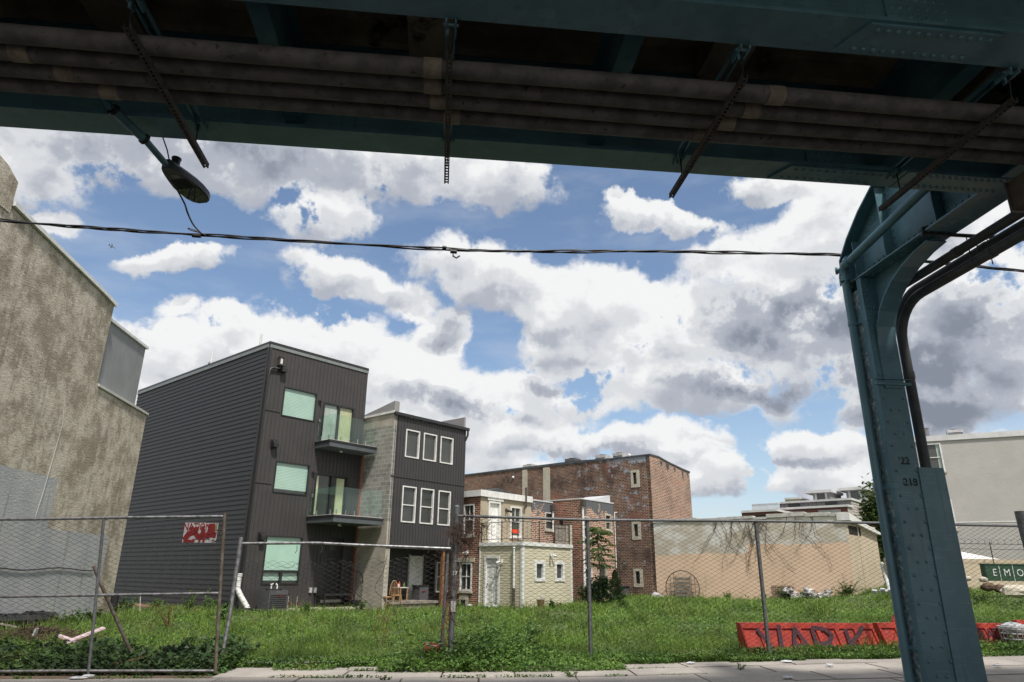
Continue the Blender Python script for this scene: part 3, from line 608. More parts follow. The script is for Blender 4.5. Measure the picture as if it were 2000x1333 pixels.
q=MB(); wallgrid(q,GA,0,GL+.3,0,zo,(),-1.6); part('porch_back_wall',q,m['batten2'],T2)
part('porch_cladding',ribs(GA,.1,GL,0,zo,.19,.018,[],-1.6),m['batten2'],T2)
dr_=GA.rect((799,1099),(819,1184),-1.58); q=MB(); q.fbox(GA,dr_[0],dr_[1],-1.58,-1.52,.3,2.28); D=part('porch_door',q,m['door_w'],T2); q=MB(); q.fbox(GA,dr_[0]-.06,dr_[0]-.001,-1.58,-1.5,.3,2.34); q.fbox(GA,dr_[1]+.001,dr_[1]+.06,-1.58,-1.5,.3,2.34); part('door_frame',q,m['dwhite'],D)
r=GA.rect((751,1083),(759,1160),-.8); q=MB(); q.fbox(GA,.12,.26,-1.55,-1.5,.4,2.2); part('window_frame',q,m['dwhite'],T2)
ps,_=GA.sz(866,1130); q=MB(); q.fbox(GA,ps-.07,ps+.07,-.16,-.02,.05,zo-.11); part('timber_post',q,m['wood'],T2)
q=MB(); q.fbox(GA,.25,GL-1.6,-1.45,.15,.22,.32); q.fbox(GA,.35,GL-1.7,-1.4,.08,-.1,.215); part('porch_deck',q,m['greywood'],T2)
window(T2,GA,GA.rect((853,1098),(874,1157),-1.1),.06,m['dwhite'],m['pane'],-1.1,.1,sash=.5)
# wooden chairs, table
def spindle_chair(loc,ang,label):
    t=thing('wooden_chair',label,'chair',loc,'wooden spindle back chairs on the porch'); ca,sa=math.cos(ang),math.sin(ang); k=1.12
    def Q(x,y,z): return (loc[0]+k*(x*ca-y*sa),loc[1]+k*(x*sa+y*ca),loc[2]+k*z)
    q=MB(); n=14; top=[Q(.21*math.cos(6.283*i/n),.2*math.sin(6.283*i/n),.46) for i in range(n)]; q.prism(top[::-1],(0,0,-.035)); part('seat',q,m['chair'],t)
    for x,y in ((-.15,-.14),(.15,-.14),(-.15,.14),(.15,.14)):
        q=MB(); q.tube([Q(x,y,.44),Q(x*1.35,y*1.35,0)],[.02,.014],6); part('leg',q,m['chair'],t)
    q=MB(); q.tube([Q(.19*math.cos(a)*(1 if a>.01 else 1),.17+.05*math.sin(a),.46+.52*math.sin(a)) for a in np.linspace(0,math.pi,13)],.017,6); part('back_hoop',q,m['chair'],t)
    for i in range(5):
        x=-.12+.06*i; q=MB(); q.tube([Q(x,.16,.46),Q(x*1.1,.215,.46+.5*math.sqrt(max(0,1-(x/.2)**2)))],.009,5); part('spindle',q,m['chair'],t)
    q=MB(); q.tube([Q(-.18,0,.2),Q(.18,0,.2)],.011,5); part('stretcher',q,m['chair'],t)
p=onZ(754,1190,0.0); p2=GA.P(.55,.55,0); spindle_chair((onY(753.5,1192,31.6)[0],31.6,0.02),.9,'left of the two wooden hoop back chairs by the block wall')
spindle_chair((onY(772,1187,31.9)[0],31.9,0.08),.5,'right hoop back wooden chair, nearer the small white topped table')
t=thing('side_table','small table with bottles and a cup standing beside the white porch door','table',GA.P(1.35,-.4,.32))
q=MB(); q.fbox(GA,1.1,1.65,-.7,-.2,.86,.9); part('tabletop',q,m['dwhite'],t)
for a in (1.15,1.55):
    for n in (-.65,-.25): q=MB(); q.fbox(GA,a,a+.04,n,n+.04,.32,.859); part('leg',q,m['chair'],t)
for k,(s,n,h,mt,lb) in enumerate(((1.2,-.4,.16,'litter','white cup on the left of the small porch table'),(1.33,-.5,.24,'orange','orange bottle in the middle of the small porch table'),(1.48,-.35,.2,'weed_l','green jar on the right of the small porch table'))):
    P0=np.array(GA.P(s,n,.9)); q=MB(); q.tube([P0,P0+[0,0,h*.6],P0+[0,0,h*.75],P0+[0,0,h]],[.045,.045,.02,.018],10); solo('bottle' if k else 'cup',q,m[mt],lb,'bottle' if k else 'cup',P0,'things on the small porch table')
q=MB(); q.fbox(GA,2.75,3.3,-1.2,-.7,.32,.9); gr=thing('grill','black grill box in the shade of the porch','grill',GA.P(3,-1,.32)); part('body',q,m['hvac'],gr); q=MB(); q.fbox(GA,2.72,3.33,-1.22,-.68,.905,.96); part('lid',q,m['black'],gr); q=MB(); q.fbox(GA,2.9,3.12,-.695,-.685,.66,.72); part('badge',q,m['spray_r'],gr)
# ================================================================== olive annex + brick terrace house
sh=onZ(1020,1191,0); SA=Fr(sh,AANG); SB=Fr(sh,BANG); sB=2.68; sA=3.79; sZ=2.75
T3=thing('rear_annex','single storey pale olive sided annex with white trim and roof terrace','annex',(sh[0],sh[1],0))
wA=[SA.rect((1043,1095),(1063.8,1136)),SA.rect((1082.5,1096),(1102,1136))]; dB=SB.rect((947,1086),(975,1187.5)); dB=(dB[0],dB[1],0.05,dB[3])
w=MB(); wallgrid(w,SA,0,sA,-.2,sZ,wA); wallgrid(w,SB,0,sB,-.2,sZ,[dB]); w.quad(SA.P(0,0,sZ),SA.P(sA,0,sZ),SA.P(sA,-sB,sZ),SA.P(0,-sB,sZ)); w.quad(SA.P(sA,0,0),SA.P(sA,-sB,0),SA.P(sA,-sB,sZ),SA.P(sA,0,sZ)); part('wall',w,m['olive'],T3)
def lapsh(fr,s0,s1,z0,z1,step,holes,h=.012):
    mb=MB(); z=z0
    while z<z1-.01:
        t=min(z+step,z1); segs=[(s0,s1)]
        for a,b,c_,d_ in holes:
            if c_-.01<t and d_+.01>z:
                ns=[]
                for q0,q1 in segs:
                    if b<=q0 or a>=q1: ns.append((q0,q1)); continue
                    if a>q0: ns.append((q0,a))
                    if b<q1: ns.append((b,q1))
                segs=ns
        for q0,q1 in segs:
            mb.quad(fr.P(q0,h,z),fr.P(q1,h,z),fr.P(q1,.002,t),fr.P(q0,.002,t)); mb.quad(fr.P(q0,.001,z),fr.P(q1,.001,z),fr.P(q1,h,z),fr.P(q0,h,z))
        z=t
    return mb
q=lapsh(SA,.08,sA,0,sZ,.11,wA); q2=lapsh(SB,.08,sB,0,sZ,.11,[dB]); part('lap_siding',merge(q,q2),m['olive'],T3)
q=MB(); q.fbox(SA,-.02,.09,.003,.04,0,sZ); q.fbox(SB,-.02,.09,.003,.04,0,sZ); part('corner_board',q,m['white'],T3); q=MB(); q.fbox(SA,sA-.07,sA+.02,.003,.04,0,sZ); part('corner_board',q,m['white'],T3); q=MB(); q.fbox(SB,sB-.05,sB,.003,.04,0,sZ); part('corner_board',q,m['white'],T3)
q=MB(); q.fbox(SA,-.07,sA+.07,-.1,.08,sZ+.002,sZ+.17); q.fbox(SB,-.07,sB,-.1,.078,sZ+.003,sZ+.168); part('roof_fascia',q,m['white'],T3)
for r in wA: window(T3,SA,(r[0],r[1],r[2],r[3]),.15,m['white'],m['curtpane'],0,.12,proud=.045,plabel=None)
q=MB(); a,b,c_,d_=dB
for z in ((a,a+.11,c_,d_),(b-.11,b,c_,d_),(a+.11,b-.11,d_-.12,d_)): q.fbox(SB,z[0],z[1],-.08,.05,z[2],z[3])
D=part('door',q,m['white'],T3,'white door of the olive annex'); q=MB(); q.fbox(SB,a+.1,b-.1,-.1,-.05,c_,d_-.5)
for k in range(3):
    for j in range(2): q.fbox(SB,a+.17+j*.3,a+.37+j*.3,-.049,-.035,c_+.2+k*.55,c_+.6+k*.55)
part('door_leaf',q,m['door_w'],D); q=MB(); q.fbox(SB,a+.1,b-.1,-.1,-.03,d_-.49,d_-.13); part('transom_panel',q,m['white'],D)
q=MB(); q.ball(SB.P(b-.2,.0,1.05),.035,8,6); part('handle',q,m['rust'],D)
s,_=SB.sz(1006,1100); q=MB(); P0=np.array(SB.P(s,.08,0)); q.tube([P0+[0,0,sZ-.12],P0+[0,0,.85]],.05,10); q.ball(P0+[0,0,sZ-.1],(.08,.08,.05),10,6); DP=part('downpipe',q,m['white'],T3); q=MB(); q.tube([P0+[0,0,.9],P0+[0,0,-.05]],.058,10); part('iron_foot',q,m['rust'],DP)
def flood(fr,px,par,n=.05,white=True):
    s,z=fr.sz(*px); q=MB(); q.fbox(fr,s-.06,s+.06,.013,n+.02,z-.06,z+.08)
    for a in (-.1,.1):
        P0=np.array(fr.P(s+a*.6,n+.05,z)); q.tube([P0,np.array(fr.P(s+a*1.3,n+.16,z-.06)),np.array(fr.P(s+a*1.5,n+.22,z-.08))],[.04,.05,.07],8)
    return part('flood_light',q,m['white'] if white else m['black'],par)
flood(SB,(981,1097),T3); flood(SA,(1074.5,1084),T3)
s,z=SA.sz(1057,1169); q=MB(); q.fbox(SA,s-.07,s+.07,.013,.07,z-.08,z+.08); part('outlet_cover',q,m['hvac_l'],T3)
# terrace railing
rt=thing('terrace_railing','thin black metal railing round the flat roof of the olive annex','railing',SA.P(0,0,sZ+.17)); q=MB(); zr=sZ+.17
pts=[SB.P(sB-.05,-.05,0),SB.P(0.02,-.05,0),SA.P(sA-.05,-.05,0)]
for a,b in ((0,1),(1,2)):
    A=np.array(pts[a]);B=np.array(pts[b])
    for h in (.15,.92): q.tube([A+[0,0,zr+h],B+[0,0,zr+h]],.017,6)
    n=int(np.linalg.norm(B-A)/.3)
    for k in range(n+1):
        P0=A+(B-A)*k/n; q.tube([P0+[0,0,zr+.15],P0+[0,0,zr+.92]],.007,4)
    for k in range(4 if a else 3):
        P0=A+(B-A)*k/(3 if a else 2); qq=MB(); qq.tube([P0+[0,0,zr],P0+[0,0,zr+1.0]],.022,6); part('post',qq,m['black'],rt)
part('rail',q,m['black'],rt)
q=MB(); q.fbox(SA,2.72,3.6,-.2,-.14,zr,zr+.9); solo('grey_board',q,m['greywood'],'grey weathered screen board standing inside the right end of the terrace railing','board',SA.P(3.1,-.2,zr))
q=MB(); q.fbox(SA,sA-.03,sA+.12,-.3,-.0,-.1,zr+.95); part('party_wall_end',q,m['stone'],T3)
ch=thing('red_seat_stool','small stool with orange red seat on the roof terrace','stool',SB.P(1.1,-1,zr)); P0=np.array(SB.P(.85,-.5,zr)); q=MB(); q.pbox(P0+[-.2,-.15,.42],(.36,0,0),(0,.3,0),(0,0,.05)); q.pbox(P0+[-.17,.1,.47],(.3,0,0),(0,.03,0),(0,0,.14)); part('seat',q,m['orange'],ch)
for a in (-.16,.12):
    for b in (-.12,.12): q=MB(); q.tube([P0+[a,b,0],P0+[a*.9,b*.9,.42]],.012,5); part('leg',q,m['spray_r'],ch)
# house 1
Hc=SB.P(sB+.03,0,0); HA=Fr(Hc,AANG); HB=Fr(Hc,BANG); hZ=5.12; hW=5.86
T4=thing('terrace_house','two storey brick terrace house with tan rendered rear, white cornice and white balcony door','house',Hc)
dd=HA.rect((953.75,978),(976,1057)); dd=(dd[0],dd[1],sZ+.05,dd[3]); w1=HA.rect((997,989),(1017.5,1050)); w2=HA.rect((1064.5,1000.5),(1081,1036)); sT=HA.sz(1037,1000)[0]
w=MB(); wallgrid(w,HA,0,sT,0,hZ,[dd,w1]); part('rendered_wall',w,m['tan'],T4)
w=MB(); wallgrid(w,HA,sT,hW,0,hZ+.15,[w2]); w.quad(HA.P(hW,0,0),HA.P(hW,-9,0),HA.P(hW,-9,hZ+.15),HA.P(hW,0,hZ+.15)); part('brick_wall',w,m['brick_house'],T4)
wb1=HB.rect((906,986),(925.5,1046)); wb2=HB.rect((898.5,1099),(921,1155))
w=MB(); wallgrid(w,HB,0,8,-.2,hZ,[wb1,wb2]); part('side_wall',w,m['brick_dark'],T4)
w=MB(); w.quad(HA.P(0,0,hZ),HA.P(sT,0,hZ),HA.P(sT,-8,hZ+.3),HA.P(0,-8,hZ+.3)); w.quad(HA.P(sT,0,hZ+.15),HA.P(hW,0,hZ+.15),HA.P(hW,-9,hZ+.5),HA.P(sT,-9,hZ+.5)); part('roof',w,m['tar'],T4)
q=MB(); q.fbox(HA,-.12,sT,.0,.13,hZ+.02,hZ+.33); q.fbox(HB,-.12,8,.0,.129,hZ+.021,hZ+.329); q.fbox(HA,-.0,sT,-.3,-.001,hZ+.05,hZ+.34); part('cornice',q,m['white'],T4)
q=MB(); q.fprism(HA,[(.9,hZ+.34),(sT-1.3,hZ+.75),(sT+.1,hZ+.55),(sT+.1,hZ+.1)],-2.2,-1.2); part('roof_hump',q,m['tar'],T4)
q=MB(); q.fbox(HA,sT,hW+.02,-.2,.03,hZ+.151,hZ+.22); part('coping',q,m['farwhite'],T4)
q=MB(); a,b,c_,d_=dd
for z in ((a,a+.1,c_,d_),(b-.1,b,c_,d_),(a+.1,b-.1,d_-.1,d_)): q.fbox(HA,z[0],z[1],-.1,.05,z[2],z[3])
D=part('terrace_door',q,m['white'],T4,'white door opening onto the annex roof'); q=MB(); q.fbox(HA,a+.1,b-.1,-.12,-.08,c_,d_-.1)
part('door_leaf',q,m['door_w'],D)
q=MB(); q.fbox(HA,a-.1,b+.18,.0,.08,d_+.02,d_+.26); part('lintel',q,m['white'],T4)
window(T4,HA,w1,.07,m['white'],m['curtpane'],0,.14,sash=.5,mull=2,sill=m['white']); window(T4,HA,w2,.06,m['dwhite'],m['curtpane'],0,.14,sash=.5,sill=m['stone'])
window(T4,HB,wb1,.07,m['white'],m['curtpane'],0,.12,sash=.5,mull=2,sill=m['white']); window(T4,HB,wb2,.08,m['white'],m['pane'],0,.12,sash=.5,mull=1,sill=m['stone'])
q=MB(); q.fbox(HB,wb2[0]-.15,wb2[1]+.15,.0,.05,wb2[3]+.02,wb2[3]+.22); part('lintel',q,m['stone'],T4)
s,z=HB.sz(906,1176); q=MB(); q.fbox(HB,s-.3,s+.3,.0,.03,z-.3,z+.32); f_=part('basement_vent',q,m['stone'],T4); q=MB(); q.fbox(HB,s-.13,s+.17,.031,.04,z-.28,z+.1); part('opening',q,m['blackmatt'],f_)
flood(HB,(914,1079),T4); flood(HA,(988,997),T4,white=False)
q=MB(); s,_=HA.sz(1023,960); P0=np.array(HA.P(s,.16,hZ)); q.tube([P0+[0,0,.75],P0+[0,0,-.25],P0+[-.12,0,-.38]],.055,8); part('rusty_vent_pipe',q,m['rust'],T4)
q=MB(); P0=np.array(HA.P(hW-.08,.09,0)); q.tube([P0+[0,0,hZ-.2],P0+[0,0,3.7]],.055,8); DP=part('downpipe',q,m['white'],T4); q=MB(); q.fbox(HA,hW-.22,hW+.05,.01,.2,hZ-.3,hZ+.05); part('hopper',q,m['rust'],DP)
q=MB(); P0=np.array(HB.P(1.9,-.9,hZ+.33)); hv=hvac('rooftop_condenser',tuple(np.array(HB.P(2.6,-.6,hZ+.34))),.95,.5,.5,BANG,m['hvac_l'],'white condenser box on the left end of the white corniced terrace house roof','air conditioner')
# house 2
c3=onZ(1139,1182,0); KA=Fr(c3,AANG); KB=Fr(c3,BANG); kz=KA.sz(1133,975)[1]; kW=KA.sz(1198,1000)[0]
print('house2',c3,kz,kW,KB.sz(1092,975))
T5=thing('patched_brick_house','narrow patched brick house with tar streaked parapet beside the big brick block','house',c3)
ws=[KA.rect((1139,1008),(1152,1052)),KA.rect((1181,1004),(1194,1037)),KA.rect((1141,1108),(1157,1150)),KA.rect((1168,1102),(1186,1139))]
w=MB(); wallgrid(w,KA,0,kW,-.1,kz,ws); part('brick_wall',w,m['brick_house'],T5)
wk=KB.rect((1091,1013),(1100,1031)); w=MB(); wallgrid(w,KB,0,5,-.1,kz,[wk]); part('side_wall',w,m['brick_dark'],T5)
q=MB(); q.fbox(KB,wk[0],wk[1],-.12,-.08,wk[2],wk[3]); part('window',q,m['pane'],T5)
w=MB(); w.quad(KA.P(0,0,kz-.02),KA.P(kW,0,kz-.02),KA.P(kW,-8,kz+.25),KA.P(0,-8,kz+.25)); w.quad(KA.P(kW,0,0),KA.P(kW,-8,0),KA.P(kW,-8,kz),KA.P(kW,0,kz)); part('roof',w,m['tar'],T5)
q=MB(); q.fbox(KA,-.03,kW+.03,-.2,.03,kz,kz+.06); q.fbox(KB,-.03,5,-.2,.031,kz+.001,kz+.061); part('coping',q,m['farwhite'],T5)
q=MB(); q.prism([KA.P(kW*.35,-.2,kz+.062),KA.P(kW,-.2,kz+.062),KA.P(kW,-.2,kz+.5)],(KA.P(0,-1.6,0)[0]-KA.P(0,0,0)[0],KA.P(0,-1.6,0)[1]-KA.P(0,0,0)[1],0)); part('roof_flashing',q,m['litter'],T5)
for i,r in enumerate(ws): window(T5,KA,r,.08,m['stone'] if i!=2 else m['white'],m['pane'],0,.15,sash=.5 if i!=3 else 0,sill=m['stone'])
q=MB(); P0=np.array(KA.P(.02,.1,0)); q.tube([P0+[0,0,kz-.3],P0+[0,0,.35],P0+[0,0,.2]],.06,8); DP=part('downpipe',q,m['white'],T5); q=MB(); q.fbox(KA,-.1,.16,.01,.24,kz-.4,kz-.08); part('hopper',q,m['rust'],DP)
q=MB(); P0=np.array(KA.P(kW-.02,.08,0)); q.tube([P0+[0,0,kz-.5],P0+[0,0,1.9]],.03,6); q.tube([P0+[0,0,kz-.5],np.array(KA.P(kW+.25,.08,kz-.48))],.03,6); part('waste_pipe',q,m['white'],T5)
# ================================================================== big brick block
bc=onZ(1284,1174,0); BB=Fr(bc,BANG); BA=Fr(bc,AANG); bz=9.15
T6=thing('brick_warehouse','big old dark brick block, three storeys, grey paint patches and small stone framed windows','building',bc)
wb=[BB.rect((1231.7,919.5),(1250,951.7)),BB.rect((1233.7,1019.5),(1253,1054.5)),BB.rect((1237,1111),(1257,1147.5))]
inn=[(a+.22,b-.16,c_+.22,d_-.16) for a,b,c_,d_ in wb]
w=MB(); wallgrid(w,BB,0,30,-.3,bz,inn,rev=.2); part('front_wall',w,m['brick_big'],T6)
w=MB(); w.fprism(BA,[(0,-.3),(5.7,-.3),(5.7,8.62),(4.7,8.7),(2.6,8.93),(1.2,bz),(0,bz)],-.3,0); part('side_wall',w,m['brick_side'],T6)
w=MB(); w.quad(BB.P(0,-.3,bz-.5),BB.P(30,-.3,bz-.5),BB.P(30,-5.7,bz-.9),BB.P(0,-5.7,bz-.9)); w.quad(BB.P(0,-5.7,0),BB.P(30,-5.7,0),BB.P(30,-5.7,bz-.5),BB.P(0,-5.7,bz-.5)); w.quad(BB.P(0,-.3,bz-.5),BB.P(30,-.3,bz-.5),BB.P(30,-.3,bz),BB.P(0,-.3,bz)); part('roof',w,m['tar'],T6)
q=MB(); q.fprism(BB,[(0,bz+.001),(2.5,bz+.001),(30,bz+.001),(30,bz+.12),(16,bz+.12),(6,bz+.2),(3,bz+.09),(0,bz+.09)],-.32,.06); part('parapet_coping',q,m['tar'],T6)
q=MB(); q.fprism(BA,[(.0,bz),(1.2,bz),(2.6,8.93),(4.7,8.7),(5.75,8.62),(5.75,8.72),(4.7,8.8),(2.6,9.03),(1.2,bz+.1),(0,bz+.1)],-.32,.05); part('side_coping',q,m['tar'],T6)
q=MB(); 
for k,(s,zt,hh_,w_) in enumerate(((1.4,8.95,.35,.3),(2.2,8.9,.5,.5),(3.3,8.72,.3,.35),(4.5,8.65,.75,.25),(5.3,8.6,.4,.2))): q.fprism(BA,[(s,zt),(s+w_,zt-.03),(s+w_*.8,zt-hh_*.7),(s+w_*.4,zt-hh_),(s+.05,zt-hh_*.5)],.002,.012)
part('tar_stain',q,m['tar'],T6)
for (a,b,c_,d_),(e,f,g_,h_) in zip(wb,inn):
    q=MB(); 
    for z in ((a,e,c_,d_),(f,b,c_,d_),(e,f,h_,d_),(e,f,c_,g_)): q.fbox(BB,z[0],z[1],-.2,.035,z[2],z[3])
    W_=part('window',q,m['stone'],T6); q=MB(); q.fbox(BB,e,f,-.19,-.15,g_,h_); part('pane',q,m['pane'],W_)
for x0,x1,y0_,y1_ in ((1020.7,1030,918,965),(1061,1074,914,965)):
    a=BB.sz(x1,y0_)[0]; b=BB.sz(x0,y0_)[0]; q=MB(); q.fbox(BB,a,b,.0,.04,5.5,bz-.05); part('rendered_strip',q,m['stone'],T6)
for px in ((1003,933),(1230,890)): 
    s,z=BB.sz(*px); q=MB(); q.ball(BB.P(s,.05,z),(.1,.1,.12),8,6); part('flood_light',q,m['white'],T6)
for k,(x,y,w_) in enumerate(((1036,912,.9),(1119,903,.9),(1178,896,.85),(1212,892,.8))):
    s,_=BB.sz(x,y,-1.0); hvac('roof_condenser',tuple(np.array(BB.P(s,-1.0,bz-.45))),w_,.8,.98 if k else .9,BANG,m['hvac_l'] if k!=1 else m['hvac'],['leftmost condenser on the brick block roof, above the first rendered strip','dark grey condenser on the brick block roof, second from left','pale condenser on the brick block roof, second from right','rightmost pale condenser on the brick block roof, near the painted corner'][k],'air conditioner','condensers on the brick block roof')
s,z=BB.sz(1222,1172); q=MB(); q.fbox(BB,s-.3,s+1.0,.05,.7,-.1,.75); o=solo('black_bin',q,m['hvac'],'black box bin against the foot of the brick block beside the conifer','bin',BB.P(s,.4,0)); q=MB(); q.fbox(BB,s-.35,s+1.05,.0,.75,.755,.83); part('lid',q,m['black'],o); q=MB(); q.tube([BB.P(s+.3,.1,.83),BB.P(s+.3,.1,2.6)],.03,6); part('pole',q,m['black'],o)
# ================================================================== beige yard building
q=MB(); sc=-11.75; 
T7=thing('rendered_warehouse','low beige rendered building with patchy whitish upper wall and crumbling coping','building',bc)
w=MB(); wallgrid(w,BB,sc,-.02,-.3,4.72,n=.02); part('wall',w,m['beige'],T7)
cr=BB.P(sc,.02,0); RA=Fr(cr,AANG); w=MB(); wallgrid(w,RA,0,6,-.2,4.4,n=0); w.fbox(RA,1.95,2.15,-.02,.03,0,4.2); part('side_wall',w,m['beige_l'],T7)
w=MB(); w.quad(BB.P(sc,.02,4.5),BB.P(0,.02,4.5),BB.P(0,-7,4.5),BB.P(sc,-7,4.5)); part('roof',w,m['tar'],T7)
q=MB(); s=0; random.seed(3)
while s>sc:
    w_=random.uniform(.5,1.5); dz=random.uniform(-.04,.05); q.fbox(BB,max(s-w_,sc-.1),s-.01,-.35,.07+random.uniform(0,.04),4.73+dz,4.87+dz*1.4+ (.06 if s<-7 else 0)); s-=w_
part('broken_coping',q,m['dwhite'],T7)
q=MB(); q.fprism(RA,[(-.1,4.45),(-.1,4.85),(4.0,4.30),(6,4.1),(6,3.95),(4,4.1)],-.4,.25); part('sloping_canopy',q,m['white'],T7)
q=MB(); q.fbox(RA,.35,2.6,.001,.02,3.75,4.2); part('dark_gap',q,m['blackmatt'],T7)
# dead vine on the wall
def vine_on(fr,s0,z0,n,seed,zl,w=1.6):
    r_=random.Random(seed); mb=MB()
    for k in range(n):
        s=s0+r_.uniform(-w,w); z=z0-r_.uniform(0,.3); a=-1.57+r_.uniform(-.5,.5); pts=[]
        for j in range(r_.randint(6,16)):
            pts.append(fr.P(s,.05+r_.uniform(0,.03),z)); a+=r_.uniform(-.55,.55); a=max(-2.4,min(-.7,a)); s+=math.cos(a)*.22; z+=math.sin(a)*.24
            if z<zl: break
            if r_.random()<.3:
                mb.tube([pts[-1],fr.P(s+r_.uniform(-.3,.3),.06,z+r_.uniform(-.25,.15))],.006,3,False)
        if len(pts)>1: mb.tube(pts,[.014*(1-.7*i/len(pts)) for i in range(len(pts))],4,False)
    return mb
v=merge(vine_on(BB,-5.6,4.8,11,1,.3,1.5),vine_on(BB,-8.7,4.8,8,2,.8,1.8),vine_on(BB,-6.6,4.8,6,5,.2,1.2))
solo('dead_vine',v,m['vine'],'leafless dark vine hanging down the patchy beige rendered wall','vine',BB.P(-6,.05,.3))
# ================================================================== gable wall building (left)
se=onZ(196,1203,0); GX=se[0]; T8=thing('stucco_house','tall house seen from its windowless tan stucco gable flank, lower part painted grey','house',(GX,20,0))
YE=23.1; ye=27.2
q=MB()
pr=[(3,-.2),(ye,-.2),(ye,7.27),(YE+.02,7.33),(YE-.02,7.35),(YE,10.06),(22.3,10.12),(16.9,10.42),(16.7,10.75),(3,11.0)]
# solid side wall with some thickness
q.prism([(GX,y,z) for y,z in pr],(-.35,0,0)); part('gable_wall',q,m['stucco'],T8)
q=MB(); q.prism([(GX-.35,3,0),(GX-.35,ye,0),(GX-.35,ye,7.2),(GX-.35,YE,7.3),(GX-.35,YE,9.9),(GX-.35,3,10.7)],(-6,0,0)); part('house_body',q,m['stucco'],T8)
q=MB(); 
pl=[(YE+.05,10.08),(22.2,10.17),(16.95,10.47)]
for a,b in zip(pl[:-1],pl[1:]): q.prism([(GX+.09,a[0],a[1]-.02),(GX+.09,b[0],b[1]-.02),(GX+.09,b[0],b[1]+.1),(GX+.09,a[0],a[1]+.1)],(-.55,0,0))
part('white_rake_trim',q,m['white'],T8)
q=MB(); q.prism([(GX+.04,16.9,10.2),(GX+.04,16.9,11.1),(GX+.04,16.4,11.3),(GX+.04,15.5,11.4),(GX+.04,15.5,10.2)],(-.6,0,0)); part('chimney',q,m['stucco'],T8)
q=MB(); q.box(GX-4,GX-.2,YE+.02,26.5,7.3,9.62); part('upper_extension',q,m['greyr'],T8)
q=MB(); q.box(GX-4,GX-.12,YE+.02,26.58,9.621,9.72); part('extension_coping',q,m['white'],T8)
q=MB(); q.prism([(GX+.05,YE,7.36),(GX+.05,ye+.05,7.28),(GX+.05,ye+.05,7.36),(GX-.2,ye+.05,7.45),(GX-.2,YE,7.5)],(0.0,0,.0)) if False else None
q.prism([(GX+.06,YE+.03,7.30),(GX-.19,YE+.03,7.44),(GX-.19,YE+.03,7.36),(GX+.06,YE+.03,7.22)],(0,ye-YE+.02,-.06)); part('sloped_flashing',q,m['dwhite'],T8)
q=MB(); q.tube([onX(127,770,GX+.03),onX(122,830,GX+.03),onX(105,890,GX+.03),onX(85,960,GX+.03),onX(69,1010,GX+.03)],.007,5); q2=MB(); q2.tube([(GX+.03,4,2.45)]+[(GX+.03,y,1.5+.04*math.sin(y*1.7)) for y in np.arange(12,26,.7)],.015,5)
part('loose_wire',q,m['white'],T8); part('cable_run',q2,m['cable'],T8)
# ================================================================== elevated railway
V=thing('elevated_railway','dark teal riveted elevated railway passing overhead on a riveted column','railway viaduct',(6.17,8.75,0))
XA,XB=-32,46
def girder(y0,y1,z0,h,rivetx):
    q=MB(); yc=(y0+y1)/2; q.box(XA,XB,y0,y1,z0,z0+.035); q.box(XA,XB,y0,y1,z0+h-.035,z0+h); q.box(XA,XB,yc-.01,yc+.01,z0+.036,z0+h-.036)
    return part('girder',q,m['teal'],V)
G1=girder(5.89,6.22,5.65,1.05,[]); G2=girder(3.94,4.32,5.65,1.05,[])
girder(-.3,.05,5.65,1.05,[]); girder(-2.3,-1.95,5.65,1.05,[])
def splice(yc,xc,y0,y1):
    q=MB(); L_=.62; w_=(y1-y0)/2-.02
    q.prism([(xc-L_,y1-.035,5.649),(xc-L_-.02,y1-.035,5.649),(xc-L_+.12,y0+.03,5.649),(xc+L_,y0+.03,5.649),(xc+L_-.14,y1-.035,5.649),(xc+L_-.3,y1-.035,5.649)],(0,0,-.022))
    for r in (0,1):
        y=(y0+.085) if r==0 else (y1-.085)
        for k in range(12):
            x=xc-L_+.2+.085*k+(.02 if k>5 else 0)-(0.08*r); q.dome((x,y,5.627),(0,0,-1),.024,.02)
    # web plate with rivets
    q.box(xc-.25,xc+.32,yc-.035,yc-.012,5.72,6.6)
    for a in range(7):
        for b in range(9): q.dome((xc-.2+.078*a,yc-.035,5.78+.09*b),(0,-1,0),.02)
    part('splice_plate',q,m['teal'],G1 if yc>5 else G2)
splice(6.055,4.05,5.89,6.22); splice(4.13,3.72,3.94,4.32)
q=MB()
for r in range(4):
    y=5.93+(.035 if r==1 else .0)+(0 if r<2 else .2)+(.035 if r==3 else 0)
    for k in range(16): q.dome((4.98+.075*k+(.037 if r%2 else 0)-(.08 if r>1 else 0),y,5.649),(0,0,-1),.024,.02)
q2=MB(); q2.box(4.86,6.35,5.9,6.215,5.64,5.649); part('gusset_plate',merge(q,q2),m['teal'],G1)
# cross beams between girders
for x in np.arange(-1.64-3.1*8,44,3.1):
    q=MB(); q.box(x-.085,x+.085,4.14,6.04,5.80,5.825); q.box(x-.008,x+.008,4.14,6.04,5.826,6.5); q.box(x-.085,x+.085,4.14,6.04,6.5,6.52); part('cross_beam',q,m['teal'],V)
q=MB(); q.box(XA,XB,-3.2,7.0,6.95,7.2)
for x in np.arange(-2.9-3.1*9,44,3.05): q.box(x-.22,x+.22,4.3,5.85,6.55,6.949)
for x in np.arange(-2.9-3.1*9,44,3.05): q.box(x-.22,x+.22,-2,4.0,6.55,6.949)
q.box(XA,XB,3.9,4.4,6.7,6.949); q.box(XA,XB,5.8,6.3,6.7,6.949); q.box(XA,XB,-.5,.3,6.7,6.949); part('concrete_deck',q,m['deck'],V)
